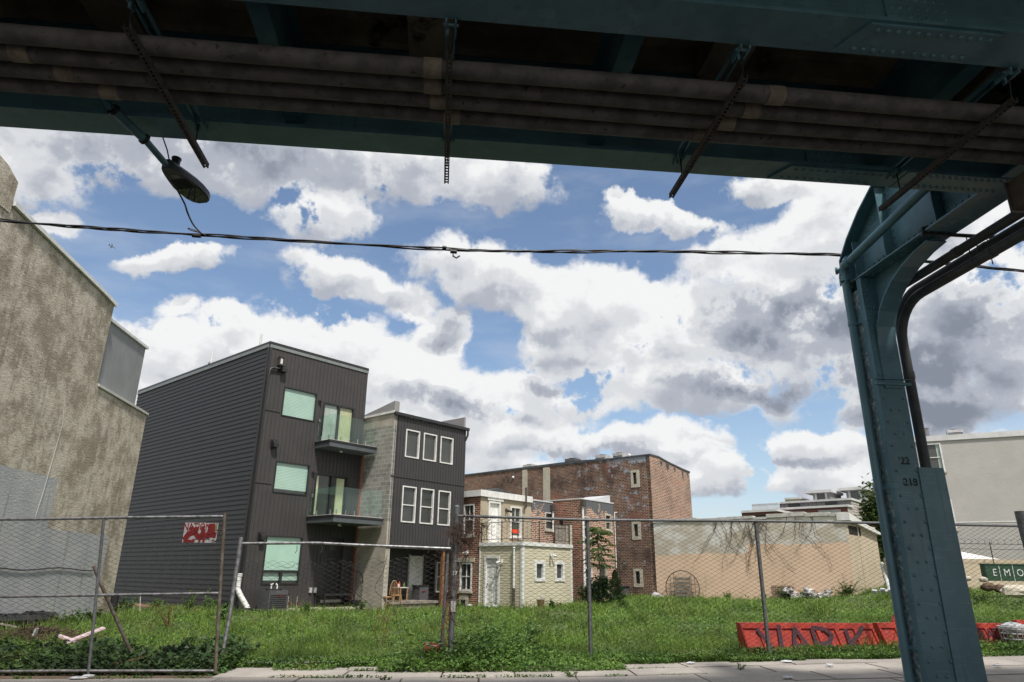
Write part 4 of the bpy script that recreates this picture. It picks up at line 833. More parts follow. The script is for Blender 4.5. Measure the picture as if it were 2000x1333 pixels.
# column
cx0,cx1,cy0,cy1=5.945,6.33,8.55,8.93
q=MB(); q.box(cx0,cx1,cy0,cy0+.02,-.2,5.64); q.box(cx0,cx1,cy1-.02,cy1,-.2,5.64); q.box(cx0+.09,cx0+.11,cy0+.02,cy1-.02,-.2,5.64)
q.box(cx1-.03,cx1-.012,cy0+.02,cy1-.02,-.2,5.64)
q.box(cx0-.01,cx0+.0,cy0-.004,cy0+.1,-.2,5.64); q.box(cx0-.01,cx0,cy1-.1,cy1+.004,-.2,5.64)
QC=q; q=MB(); z=.05; k=0
while z<4.3:
    for s in ((.05,.335) if k%2 else (.13,.25)): q.dome((cx0+s,cy0,z),(0,-1,0),.024,.018)
    z+=.165; k+=1
z=4.4
while z<5.6:
    for s in (.05,.14): q.dome((cx0+s,cy0-(.0 if s<.1 else 0),z),(0,-1,0),.018)
    z+=.11
C_=part('column',merge(QC,q),m['teal'],V)
q=MB(); q.box(cx0+.001,cx0+.089,cy0+.1,cy1-.08,0,5.5); part('weathered_recess',q,m['teal_old'],C_)
q=MB(); q.prism([(6.30,8.53,0),(6.30,8.53,2.9),(6.66,8.53,2.9),(6.705,8.53,0)],(0,.45,0)); part('conduit_casing',q,m['teal'],C_)
q=MB(); q.box(5.88,6.40,8.50,8.545,4.02,4.06); q.box(5.88,6.40,8.50,8.545,4.10,4.11); part('bracket_channel',q,m['teal'],C_)
q=MB(); q.box(cx0-.02,cx1+.02,cy0-.015,cy0-.001,.2,.24); part('base_strap',q,m['teal'],C_)
for t,z in (('22',2.98),('218',2.70)):
    tx=text_mb(t,.135,(6.14 if t=='22' else 6.165,cy0-.003,z),(1,0,0),(0,0,1),bold=.004); part('stencilled_number',tx,m['blackpaint'],C_)
# arch knee brace : web + curved flange
arc=[(8.55,4.3),(8.545,4.6),(8.50,4.87),(8.40,5.07),(8.24,5.24),(8.04,5.38),(7.80,5.49),(7.5,5.57),(7.25,5.60)]
q=MB(); w0,w1=6.03,6.30; pts=arc
q.prism([(6.155,y,z) for y,z in pts]+[(6.155,7.25,5.649),(6.155,8.549,5.649)],(.016,0,0)); WB=part('knee_brace_web',q,m['teal'],V)
q=MB()
for i in range(len(arc)-1):
    (y0_,z0_),(y1_,z1_)=arc[i],arc[i+1]; t=np.array([y1_-y0_,z1_-z0_]); t/=np.linalg.norm(t); nn=np.array([t[1],-t[0]])*-.02
    q.pbox((w0,y0_,z0_),(w1-w0,0,0),(0,y1_-y0_,z1_-z0_),(0,nn[0],nn[1]))
q.pbox((w0,8.55,4.3),(w1-w0,0,0),(0,.0,-.32),(0,-.02,0)); part('knee_brace_flange',q,m['teal'],V)
# cross girder
q=MB(); gy0=-2.4; q.box(5.93,6.36,gy0,8.95,5.6505,5.675)
prof=[(gy0,5.68),(8.95,5.68),(8.99,5.9),(8.98,6.10),(8.73,6.35),(8.36,6.62),(7.9,6.86),(gy0,6.9)]
q.prism([(6.14,y,z) for y,z in prof],(.025,0,0))
for a,b in ((prof[1],prof[2]),(prof[2],prof[3]),(prof[3],prof[4]),(prof[4],prof[5]),(prof[5],prof[6])): q.pbox((5.95,a[0],a[1]),(.40,0,0),(0,b[0]-a[0],b[1]-a[1]),(0,.02,.02))
for y,zt_ in ((8.0,6.85),(8.7,6.3),(7.0,6.85)): q.box(6.0,6.139,y-.008,y+.008,5.68,zt_)
q.box(6.0,6.139,8.91,8.93,5.68,6.05)
QC=q; q=MB()
for k in range(26):
    y=8.85-.11*k
    for z in (5.75,5.84) : q.dome((6.14,y+(.05 if z>5.8 else 0),z),(-1,0,0),.025)
for k in range(12): 
    y=8.88-.09*k; z=np.interp(y,[7.9,8.36,8.73,8.98],[6.86,6.62,6.35,6.1])-.1; q.dome((6.14,y,z),(-1,0,0),.024); q.dome((6.14,y+.03,z-.09),(-1,0,0),.024)
for y in (8.05,7.95,7.05,6.95):
    for k in range(7): q.dome((6.14,y,5.9+.11*k),(-1,0,0),.024)
for k in range(20):
    for x in (5.98,6.08,6.22,6.31): q.dome((x,8.9-.11*k,5.650),(0,0,-1),.018)
part('cross_girder',merge(QC,q),m['teal'],V)
# ---- pipes on the column
t=thing('teal_drain_pipe','teal painted drain pipe running down beside the riveted column with a bolted elbow','pipe',(5.87,8.8,0))
q=MB(); q.tube([(5.875,8.8,-.15),(5.875,8.8,5.78)],.058,16); part('vertical_pipe',q,m['teal_pipe'],t)
q=MB(); q.tube([(5.86,8.62,5.93),(5.85,7.0,6.10),(5.85,5.9,6.2)],.062,16); part('sloping_pipe',q,m['teal_pipe'],t)
q=MB(); q.tube([(5.875,8.8,5.68),(5.875,8.8,5.76)],.085,14); q.tube([(5.875,8.8,5.76),(5.87,8.8,5.86),(5.86,8.72,5.92),(5.86,8.6,5.94)],.072,14); q.tube([(5.86,8.66,5.93),(5.86,8.6,5.935)],.088,14); q.tube([(5.87,8.8,5.86),(5.80,8.86,5.88)],.04,8); q.tube([(5.81,8.85,5.88),(5.78,8.87,5.88)],.055,6)
for a in np.arange(0,6.28,1.05): q.tube([(5.875+.08*math.cos(a),8.8+.08*math.sin(a),5.64),(5.875+.08*math.cos(a),8.8+.08*math.sin(a),5.79)],.012,6)
part('bolted_elbow',q,m['teal_pipe'],t)
for z in (4.98,2.62,.66):
    q=MB(); q.tube([(5.875,8.8,z),(5.875,8.8,z+.05)],.066,14); q.box(5.9,5.95,8.74,8.8,z,z+.05); q.box(5.93,5.99,8.535,8.76,z+.0,z+.045); part('pipe_clamp',q,m['teal_pipe'],t)
def bentpipe(name,paths,label,mat,r,joints=()):
    t=thing(name,label,'conduit',paths[0])
    q=MB(); q.tube(paths,r,14); part('pipe',q,mat,t)
    for a,b in joints: q=MB(); q.tube([a,b],r*1.12,14); part('coupling',q,m['coupling'] if mat is m['conduit'] else mat,t)
    return t
def arcpts(x,y0,z0,bend):
    # comes from the street side (low Y), bends down behind the column
    P=[(x,-3,z0+.0),(x,y0-bend,z0)]
    for a in np.linspace(0,math.pi/2,9)[1:]: P.append((x,y0-bend+bend*math.sin(a),z0-bend+bend*math.cos(a)))
    P.append((x,y0,1.2)); return P
bentpipe('cross_street_conduit',arcpts(6.60,8.78,5.30,.55),'lowest brown conduit of the bundle, bending down beside the column into the casing',m['conduit_dark'],.066,[((6.6,8.78,4.2),(6.6,8.78,4.3)),((6.6,6.9,5.3),(6.6,7.0,5.3))])
bentpipe('cross_street_conduit',arcpts(6.72,8.95,5.47,.5),'upper brown conduit of the bundle crossing the street, on the side away from the column',m['conduit_dark'],.066,[((6.72,7.1,5.47),(6.72,7.2,5.47))])
bentpipe('cross_street_conduit',arcpts(6.50,8.95,5.50,.5),'upper brown conduit of the bundle crossing the street, next to the cross girder',m['conduit_dark'],.062,[((6.5,7.3,5.5),(6.5,7.4,5.5))])
t=thing('conduit_hanger','thin dark hanger bar carrying the brown conduit bundle beside the cross girder','hanger',(6.4,7.35,5.6)); q=MB(); q.tube([(5.93,7.15,5.63),(6.95,7.15,5.64)],.022,6); part('bar',q,m['black'],t)
for x in (6.5,6.62,6.78): q=MB(); q.tube([(x,7.15,5.64),(x,7.15,5.25)],.007,5); part('rod',q,m['black'],t)
q=MB(); q.tube([(5.93,7.17,5.6),(5.93,7.15,5.7),(6.0,7.15,5.72)],.03,6); part('beam_clamp',q,m['black'],t)
q=MB(); q.box(5.80,6.9,4.9,5.72,5.14,5.46); 
A_=onZ(1936,372,5.42)
o=solo('pull_box',q,m['boxc'],'brown concrete encased conduit box under the girders above the column','junction box',(6.3,5.4,5.2)); q=MB(); q.box(5.78,6.92,5.721,5.735,5.12,5.47); part('end_plate',q,m['conduit'],o)
# ---- four long conduits
cn=[('row of four overhead conduits, nearest the camera'),('row of four overhead conduits, second from the camera'),('row of four overhead conduits, third from the camera'),('row of four overhead conduits, farthest from the camera')]
jx=[[-3.75,-.22,2.75],[-3.55,-.22,2.62],[-3.3,-.17,2.47],[-3.03,-.05,2.3]]
for i in range(4):
    y=4.70+.2*i; t=thing('overhead_conduit','brown weathered conduit in the '+cn[i],'conduit',(0,y,5.49),'long conduits under the railway')
    q=MB(); q.tube([(x,y,5.488+.006*math.sin(x*1.1+i)) for x in np.arange(-30,44,1.)],.077,16); part('pipe',q,m['conduit'],t)
    for x in list(jx[i])+[jx[i][0]-4.3,jx[i][2]+4.2]:
        q=MB(); q.tube([(x-.075,y,5.488),(x+.075,y,5.488)],.084,16); part('coupling',q,m['coupling'],t)
# ---- strut channels with perforated face
def strut(x,label,i):
    t=thing('strut_channel',label,'strut channel',(x,5.3,5.37),'perforated hangers under the conduits'); y0,y1=4.37,6.25; w_=.021
    q=MB(); n=int((y1-y0)/.05)
    for sx_ in (-1,1): q.box(x+sx_*w_-.002,x+sx_*w_+.002,y0,y1,5.352,5.40)
    # bottom face: two rails plus webs between the slots = real holes
    q.box(x-w_-.002,x-.0105,y0,y1,5.347,5.3515); q.box(x+.0105,x+w_+.002,y0,y1,5.347,5.3515)
    for k in range(n+1):
        yy=y0+k*.05; q.box(x-.0105,x+.0105,max(y0,yy-.011),min(y1,yy+.011),5.3472,5.3513)
    if True: q.box(x-w_-.006,x-w_-.002,y0,y1,5.347,5.352)
    part('channel',q,m['rust'],t)
    for y,yr in ((5.9,5.9),(4.42,4.36)):
        q=MB(); q.tube([(x-.0,y,5.33),(x-.0,yr,5.66)],.007,6); part('threaded_rod',q,m['black'],t)
        q=MB(); q.box(x-.045,x-.03,yr-.06,yr+.12,5.60,5.64); q.box(x+.03,x+.045,yr-.06,yr+.12,5.60,5.64); q.tube([(x-.06,yr,5.63),(x+.06,yr,5.63)],.016,6); q.tube([(x-.025,yr+.03,5.62),(x-.025,yr+.03,5.56)],.012,6); part('beam_clamp',q,m['teal'],t)
    # diagonal stays up to the flange
    q=MB(); q.box(x-.05,x-.035,4.4,5.9,5.66,5.70); q.box(x+.02,x+.035,4.4,5.9,5.66,5.70); part('support_rail',q,m['teal'],t)
lab=['first strut from the left, beside the street lamp arm','second one, almost end on at mid picture','third strut from the left','fourth one, just left of the column top']
for i,x in enumerate((-2.50,-.08,2.33,4.72)): strut(x,'perforated steel strut under the conduits, '+lab[i],i)
for i,x in enumerate((7.2,)): strut(x,'perforated steel strut under the conduits beyond the column top',i)
# ---- street lamp
P=[onZ(200,165,5.95),onZ(204,192,5.78),onZ(214,208,5.66),onZ(222,215,5.6),onZ(282,272,5.53),onZ(330,328,5.45)]
print('lamp',P)
t=thing('street_lamp','grey cobra head street lamp with flat glass lens on a teal arm under the railway','street lamp',P[0])
q=MB(); q.tube(P[:4],.032,10); q.tube([P[3],P[4]],.045,12); q.tube([P[4],P[5]],.034,12); part('arm',q,m['teal'],t)
q=MB(); 
for k in (3,4): d_=(P[4]-P[3])/np.linalg.norm(P[4]-P[3]); q.tube([P[k]-d_*.015,P[k]+d_*.015],.058,12)
part('arm_collar',q,m['black'],t)
tip=onZ(398,392,5.41); d_=tip-P[5]; LL=np.linalg.norm(d_); d_/=LL; sd=np.cross(d_,[0,0,1]); sd/=np.linalg.norm(sd); upv=np.cross(sd,d_)
prof=[(-.04,.05),(.0,.075),(.06,.10),(.14,.125),(.24,.15),(.34,.155),(.43,.14),(.49,.105),(.52,.05)]; kx=LL/.52
def lampring(z,sc): 
    L_=[P[5]+d_*(a*kx)+sd*(w_*sc)+upv*z for a,w_ in prof]; R_=[P[5]+d_*(a*kx)-sd*(w_*sc)+upv*z for a,w_ in prof[::-1]]; return L_+R_
r0=lampring(-.035,.95); r1_=lampring(.015,1.0); r2_=lampring(.055,.8); r3_=lampring(.075,.45); n=len(r0); q=MB(); V_=r0+r1_+r2_+r3_
q.add(V_,[(j*n+i,j*n+(i+1)%n,(j+1)*n+(i+1)%n,(j+1)*n+i) for j in range(3) for i in range(n)],True); q.add(r0,[tuple(range(n))]); q.add(r3_,[tuple(range(n))])
part('lamp_head',q,basic('lamp_casting',(.05,.055,.065),None,8,.45),t)
q=MB(); lp=[(.27,.125),(.34,.13),(.42,.118),(.47,.09)]; R_=[P[5]+d_*(a*kx)+sd*w_-upv*.0365 for a,w_ in lp]+[P[5]+d_*(a*kx)-sd*w_-upv*.0365 for a,w_ in lp[::-1]]; q.prism(R_,-upv*.006)
LM_=Mt('lamp_lens',.03,0,1.0); LM_.col((.05,.045,.042)); part('lens',q,LM_.m,t)
q=MB(); 
for k in range(7): a=.14+.018*k; q.pbox(P[5]+d_*(a*kx)-sd*.09-upv*.0362,d_*.006,sd*.18,-upv*.006)
part('cooling_fins',q,m['black'],t)
q=MB(); c0=P[5]+d_*.07*kx+sd*.045-upv*.0365; q.pbox(c0,d_*.05,-sd*.07,-upv*.001); S0=part('inspection_sticker',q,m['signw'],t)
q=MB(); 
for i_ in range(3):
    for j_ in range(2): q.pbox(c0+d_*(.006+.022*j_)-sd*(.006+.021*i_)-upv*.0012,d_*.014,-sd*.012,-upv*.0006)
part('sticker_marks',q,m['blackpaint'],S0)
q=MB(); c0=P[5]+d_*.06*kx+upv*.07; q.tube([c0,c0+upv*.09],.045,12); q.tube([c0+upv*.09,c0+upv*.10],.05,12); part('photocell',q,m['dark'],t)
q=MB(); c1=P[5]+d_*(-.0)+upv*.05; tp=onZ(317,266,5.66); q.tube([c1,c1+(tp-c1)*.5+[.01,0,.0],tp],.007,5); part('safety_wire',q,m['rust'],t)
# ---- cable
pth=[onY(x,y,9.35) for x,y in ((-260,405),(0,431),(190,445),(385,459),(620,474),(880,487),(1060,491),(1250,492),(1450,494.5),(1640,497.5),(1800,511),(2000,531),(2300,562))]
for i_,p in enumerate(pth): 
    p[1]=9.35
t=thing('overhead_cable','black twisted overhead cable strung across the whole view behind the column','cable',pth[0])
def spl(pts,k=12):
    P_=[np.array(p,float) for p in pts]; out=[]
    for i in range(len(P_)-1):
        p0=P_[max(i-1,0)];p1=P_[i];p2=P_[i+1];p3=P_[min(i+2,len(P_)-1)]
        for j in range(k):
            u=j/k; out.append(.5*((2*p1)+(-p0+p2)*u+(2*p0-5*p1+4*p2-p3)*u*u+(-p0+3*p1-3*p2+p3)*u**3))
    out.append(P_[-1]); return out
sp=spl(pth,14)
for w_ in range(3):
    q=MB(); q.tube([p+np.array([0,.015*math.sin(i*.45+w_*2.1),.014*math.cos(i*.45+w_*2.1)+(.012*math.sin(i*.13+w_))]) for i,p in enumerate(sp)],.0115,6); part('strand',q,m['cable'],t)
for px,l,r_ in (((384,461),.12,.028),((868,484),.06,.03),((886,492),.1,.03),((905,489),.16,.022),((1660,498),.05,.02)):
    p=onY(px[0],px[1],9.33); q=MB(); q.tube([p-[l/2,0,0],p+[l/2,0,-.004]],r_,8); part('splice_sleeve',q,m['cable'],t)
p=onY(885,497,9.33); q=MB(); q.tube([p,p+[.0,0,-.03],p+[.05,0,-.06],p+[.1,0,-.02]],.012,6); part('loose_tail',q,m['cable'],t)
pz=tip*.25+P[5]*.75+d_*.1; q0=P[5]+d_*.22*kx-upv*.04-sd*.1; hang=[onZ(360,397,5.38),onY(367,418,6.9),onY(378,440,7.8),onY(392,455,9.2)]; q=MB(); q.tube(spl([q0]+hang,6),.010,5); q.tube(spl([hang[-1],onY(372,450,9.3),onY(368,446,9.3),onY(385,452,9.3),onY(402,460,9.3)],5),.008,5)
solo('dangling_wire',q,m['rust'],'thin loose wire dangling from the street lamp head to the overhead cable','wire',q0)
for i,(a,b) in enumerate((((1808,455),(2000,490)),)):
    q=MB(); pa=onY(a[0],a[1],12.5); pb=onY(b[0],b[1]+0,12.5); 
q=MB(); q.tube([onY(1700,446,9.6),onY(1810,455,9.6),onY(1850,461,9.6),onY(2100,476,9.6)],.014,5); solo('upper_wire',q,m['cable'],'thin black wire leaving the column top towards the right edge','wire',onY(1810,455,9.6))
# ---- aeroplane
p=onY(219,482,3200.); t=thing('airplane','tiny grey airliner high in the blue sky above the stucco house','airplane',p)
k=1.05; q=MB(); D=np.array([.75,.2,-.35]); D/=np.linalg.norm(D); Sd=np.cross(D,[0,0,1]); Sd/=np.linalg.norm(Sd); Uq=np.cross(Sd,D)
Sd2=Sd*.6+Uq*.6
q.tube([p-D*18,p-D*14,p+D*12,p+D*18],[.6,2,2,.5],8); part('fuselage',q,m['hvac'],t); q=MB(); q.prism([p+D*4,p-D*2,p-D*8-Sd2*17,p-D*6-Sd2*17],Uq*.6); q.prism([p+D*4,p-D*2,p-D*8+Sd2*17,p-D*6+Sd2*17],Uq*.6); part('wing',q,m['hvac'],t); q=MB(); q.prism([p-D*13,p-D*17,p-D*18+Uq*6,p-D*16+Uq*6],Sd*.5); q.prism([p-D*13-Sd2*6,p-D*17-Sd2*6,p-D*17+Sd2*6,p-D*13+Sd2*6],Uq*.5); part('tail',q,m['hvac'],t)
# ================================================================== far right buildings
def block(name,label,cat,corner,Y,xl,xr,ytop,ang_l=BANG,ang_r=AANG,zb=0,mat=None,par=None,cop=True,pn='wall',rs=1.,zt=None,matr=None):
    c_=onY(corner,ytop,Y); z=c_[2] if zt is None else zt; fb=Fr(c_,ang_l); fa=Fr(c_,ang_r); sl=fb.sz(xl,ytop)[0] if xl is not None else 6; sr=fa.sz(xr,ytop)[0] if xr is not None else 6
    T=par or thing(name,label,cat,(c_[0],c_[1],0)); w=MB(); wallgrid(w,fb,0,sl,zb,z); w.quad(fb.P(0,0,z-.1),fb.P(sl,0,z-.1),fb.P(sl,-sr,z-.1),fb.P(0,-sr,z-.1)); w.quad(fb.P(sl,0,zb),fb.P(sl,-sr,zb),fb.P(sl,-sr,z),fb.P(sl,0,z)); w.quad(fb.P(0,-sr,zb),fb.P(sl,-sr,zb),fb.P(sl,-sr,z),fb.P(0,-sr,z)); part(pn,w,mat,T)
    w=MB(); wallgrid(w,fa,0,sr,zb,z); part('side_'+pn,w,matr or mat,T)
    if cop: q=MB(); q.fbox(fb,-.1,sl,-.3,.15,z,z+.22); q.fbox(fa,-.1,sr,-.3,.149,z+.001,z+.219); part('coping',q,m['farwhite'],T)
    return T,fb,fa,z,sl,sr
TT,fb,fa,z,sl,sr=block('townhouse_row','far row of grey clad townhouses with stair towers, brick piers and white copings','houses',1661,72,1523,1714,977,mat=m['fargrey'],matr=m['farbeige'])
part('batten_cladding',ribs(fb,0,sl,z-2.2,z,.45,.08,[],h=.05),m['farpanel'],TT); q=lapsh(fa,0,sr,z-4,z,.28,[],.05); part('lap_siding',q,m['farbeige'],TT)
for cx,xl,xr,yt,yy,lb,mt in ((1621,1587,1641.7,963,76,'','fargrey'),(1688,1651.6,1707.7,957.5,75,'','fargrey'),(1561.5,1533,1578.5,975,78,'','fargreen')):
    _,f2,f3,z2,s2,s3=block('x','', '',cx,yy,xl,xr,yt,zb=z-.4,mat=m[mt],matr=m['farbeige'] if cx==1688 else m[mt],par=TT,pn='stair_tower')
    if mt=='fargrey':
        q=MB(); q.fbox(f2,-.3,s2+.8,-s3,.5,z2+.05,z2+.35); part('tower_roof',q,m['farwhite'],TT)
        px_=(1605,978) if cx==1621 else (1671,973); a,b=f2.sz(*px_); q=MB(); q.fbox(f2,a-.7,a+.7,.02,.1,b-.5,b+1.1); w_=part('tower_window',q,m['farwhite'],TT); q=MB(); q.fbox(f2,a-.45,a+.45,.11,.12,b-.25,b+.8); part('pane',q,m['curtpane'],w_)
_,f2,f3,z2,s2,s3=block('x','','',1655,69,1516,1664,990,mat=m['farbrick'],par=TT,matr=m['farbeige'],pn='parapet_wall')
for a,b in (((1641,990),(1598,993)),((1571,994),(1528,998))):
    s0=f2.sz(*a)[0]; s1=f2.sz(*b)[0]; q=MB(); q.fbox(f2,s0,s1,.02,.12,z2-2.2,z2-.25); 
    part('grey_panel',q,m['farpanel'],TT)
for px in ((1554,990),(1626,986)):
    s0,z_=fb.sz(*px); q=MB(); q.fbox(fb,s0-.5,s0+.5,.1,.9,z_-.15,z_+.3); part('wall_light',q,m['black'],TT)
T9,f2,f3,z2,s2,s3=block('far_brick_house','far low red brick building with a black band and white roof rail','house',1516,70,1448,None,999,mat=m['farbrick'])
q=MB(); s0=f2.sz(1503,1005)[0]; s1=f2.sz(1460,1005)[0]; q.fbox(f2,s0,s1,.02,.1,z2-1.8,z2-.3); part('dark_band',q,m['blackmatt'],T9)
q=MB(); s1=f2.sz(1460,1005)[0]; q.fbox(f2,.2,s1,-1.55,-1.45,z2+.9,z2+1.0); 
for k in range(34): s=.2+(s1-.2)*k/33; q.tube([f2.P(s,-1.5,z2),f2.P(s,-1.5,z2+.95)],.03,4)
part('roof_rail',q,m['farwhite'],T9)
# big light grey rendered block at right
ga=-58.3; pc=onY(1795,854,42.); LA=Fr(pc,ga); z_=LA.hit(2000,839)[2]; print('grey block',pc,z_,LA.sz(2000,839),LA.sz(1808,853))
zt=LA.sz(1808,853)[1]
T10=thing('grey_rendered_block','large plain light grey rendered building with a white parapet behind the column at right','building',(pc[0],pc[1],0))
rw=[LA.rect((1790,868),(1847,921)),LA.rect((1825,977),(1869.5,1035))]
rw=[(min(a,-.0),b,c_,d_) if False else (a,b,c_,d_) for a,b,c_,d_ in rw]; print(rw)
w=MB(); wallgrid(w,LA,-26,.6,-.5,zt-.35,rw); part('rendered_wall',w,m['lgrey'],T10)
eL=Fr(LA.P(.6,0,0),ga+90); w=MB(); wallgrid(w,eL,0,-9 if False else 9,-.5,zt-.35); part('end_wall',w,m['lgrey'],T10)
q=MB(); q.fbox(LA,-26,.7,-.4,.1,zt-.348,zt); part('parapet',q,m['farwhite'],T10); q=MB(); q.fbox(LA,-26,.6,.003,.02,4.85,4.9); part('joint_line',q,m['white'],T10)
for r in rw: window(T10,LA,r,.09,m['white'],m['curtain_w'] if False else m['curtpane'],0,.15,sash=.5,sill=m['stone'])
for r in rw:
    q=MB(); q.fbox(LA,r[1]-.5,r[1]-.12,-.085,-.07,r[2]+.1,r[3]-.1); part('window_curtain',q,m['curtain_w'],T10)
    q=MB(); q.fbox(LA,r[0]+.12,r[0]+.3,-.085,-.07,r[2]+.1,r[3]-.1); part('window_curtain',q,m['curtain_w'],T10)
s,_=LA.sz(1863,838,-1); hvac('parapet_condenser',tuple(np.array(LA.P(s,-1,zt-.5))),.9,.7,.95,ga,m['hvac_l'],'grey slatted condenser on top of the light grey rendered building','air conditioner')
s,_=LA.sz(1807,838,-1); q=MB(); P0=np.array(LA.P(s,-.8,zt-.5)); q.tube([P0,P0+[0,0,1.15]],.17,12); q.tube([P0+[0,0,1.15],P0+[0,0,1.2]],.2,12); solo('roof_flue',q,m['galv'],'short ribbed metal flue on the left end of the light grey rendered building','flue',P0)
# low boundary wall, barbed wire fence, canopy, green container
q=MB(); a=onY(1700,1075,31.); b=onY(2060,1085,31.); q.box(a[0],b[0],31,31.2,0,a[2]+.1) if False else None
zw=onY(1900,1092,33)[2]; q.box(onY(1730,1090,33)[0],onY(2200,1090,33)[0],33,33.2,.2,zw); solo('boundary_wall',q,m['beige_l'],'low beige boundary wall behind the green utility cabinet','wall',(onY(1900,1090,33)[0],33,.8))
t=thing('barbed_wire_fence','rusty chain link fence with coiled wire on top behind the weedy mound at right','fence',(onY(1900,1090,32.5)[0],32.5,zw))
q=MB(); x0,x1=onY(1740,1060,32.6)[0],onY(2150,1060,32.6)[0]; zt2=onY(1940,1063,32.6)[2]
for x in np.arange(x0,x1,2.6): q.tube([(x,32.6,zw-.3),(x,32.6,zt2+.1)],.025,5)
part('post',q,m['rust'],t); q=MB(); q.tube([(x0,32.6,zt2),(x1,32.6,zt2)],.012,4); q.tube([(x0,32.6,zt2-.25),(x1,32.6,zt2-.25)],.01,4); n=int((x1-x0)/.02); q.tube([(x0+.02*i_,32.6+.12*math.cos(i_*.35),zt2+.1+.14*math.sin(i_*.35)) for i_ in range(0,n)],.006,3,False); part('coiled_wire',q,m['wire'],t)
t=thing('white_canopy','white fabric canopy peak rising behind the boundary wall','canopy',(onY(1890,1090,36)[0],36,1)); a=onY(1855,1093,36); b=onY(1975,1097,36); pk=onY(1912,1084,36.8); c_=(a+b)/2
q=MB(); base=[a,b,b+[0,3,0],a+[0,3,0]]; pk=(a+b)/2+np.array([-.2,1.5,.55]); q.add(base+[pk],[(0,1,4),(1,2,4),(2,3,4),(3,0,4)]); part('fabric_top',q,m['white'],t)
q=MB(); q.pbox(a-[.1,.05,.15],b-a+[.2,0,0],(0,.08,0),(0,0,.15)); part('edge_beam',q,m['greywood'],t)
for P0 in base: q=MB(); q.tube([P0,P0*[1,1,0]+[0,0,.5]],.04,6); part('leg',q,m['galv'],t)
gz=onY(1930,1136,29.)[2]; t=thing('utility_cabinet','dark green metal cabinet with marker letters standing on the mound at right','utility cabinet',(onY(1960,1136,29)[0],29,gz)); a=onY(1923,1103,29.); b=onY(2003,1104,29.); zb=onY(1930,1135,29.)[2]
q=MB(); q.box(a[0],b[0],29,29.3,zb,a[2]); part('body',q,m['green'],t); q=MB(); q.box(a[0]-.03,b[0]+.03,28.97,29.33,a[2],a[2]+.04); part('lid',q,m['green'],t)
q=MB()
for k in (.33,.66): x=a[0]+(b[0]-a[0])*k; q.box(x-.012,x+.012,28.985,28.999,zb,a[2]-.02)
part('door_seam',q,m['chalk'],t)
for k,ch_ in ((.2,'E'),(.5,'M'),(.82,'O')): part('marker_letter',text_mb(ch_,.42,(a[0]+(b[0]-a[0])*k,28.98,(zb+a[2])/2),(1,0,0),(0,0,1)),m['chalk'],t)
q=MB(); p=onY(1987,1155,27.); q.ball(p,(.75,.35,.25),9,6,.12); solo('concrete_chunk',q,m['stone'],'large pale broken concrete slab lying below the green cabinet','rubble',p)
for i_,(x,y,r_,lb) in enumerate(((1930,1147,.22,'brown rubble lump under the left end of the green cabinet'),(1920,1132,.14,'small pale stone left of the green cabinet'),(1952,1150,.2,'brown rubble lump between the cabinet and the pale slab'),(1889,1130,.13,'small pale stone at the left end of the mound crest'))):
    p=onY(x,y,28.); q=MB(); q.ball(p,(r_*1.5,r_,r_*.8),8,5,.15); solo('rubble_stone',q,m['debris'] if i_%2==0 else m['stone'],lb,'rubble',p,'loose rubble below the green cabinet')
q=MB() 
# ================================================================== chain link fences
def chain_mb(BL,BR,TL,TR,p=.076,r=.0027,bow=None,top_skip=0,sides=3,sag=0):
    BL,BR,TL,TR=[np.array(q,float) for q in (BL,BR,TL,TR)]
    wd=(np.linalg.norm(BR-BL)+np.linalg.norm(TR-TL))/2; ht=np.linalg.norm(TL-BL); nw=int(wd/p); nh=int(ht/(p/2))
    nrm=np.cross(BR-BL,TL-BL); nrm/=np.linalg.norm(nrm)
    V=[];Fc=[];k=0; mb=MB()
    for w in range(nw):
        ii=np.arange(nh+1); ph=np.where((ii+w)%2==0,1.,-1.); uu=(w+.5+ph*.52)/nw; vv=ii/nh*(1-top_skip)
        uu=uu+ (rng.normal(0,.0006,nh+1)); 
        if sag: vv=vv-sag*np.sin(np.pi*uu)*vv
        pts=(BL*(1-uu)[:,None]+BR*uu[:,None])*(1-vv)[:,None]+(TL*(1-uu)[:,None]+TR*uu[:,None])*vv[:,None]
        pts=pts+nrm*(ph*.004)[:,None]
        if bow is not None: pts=pts+nrm*bow(uu,vv)[:,None]
        d=np.gradient(pts,axis=0); 
        s1=np.array([1.,0,0])*r; s2=np.array([0,.7,.7])*r
        ring=[pts+s1+s2*.0, pts-s1*.5+s2, pts-s1*.5-s2]
        vs=np.stack(ring,1).reshape(-1,3); mb.v+= [tuple(q) for q in vs]
        for i in range(nh):
            a=k+i*3
            mb.f+=[(a,a+1,a+4,a+3),(a+1,a+2,a+5,a+4),(a+2,a,a+3,a+5)]
        mb.sm+=[True]*(nh*3); k+=3*(nh+1)
    return mb
FY=13.2
tp=[onY(x,y,FY) for x,y in((892,1008),(1148,1016),(1477,1018),(1725,1022),(1996,1028),(2260,1034))]
print('fence tops',tp)
t=thing('chain_link_fence','main chain link fence run with dull grey posts along the back of the pavement','fence',(tp[1][0],FY,0))
q=MB(); q.tube([tuple(p) for p in tp],.026,10); part('top_rail',q,m['galv_dark'],t)
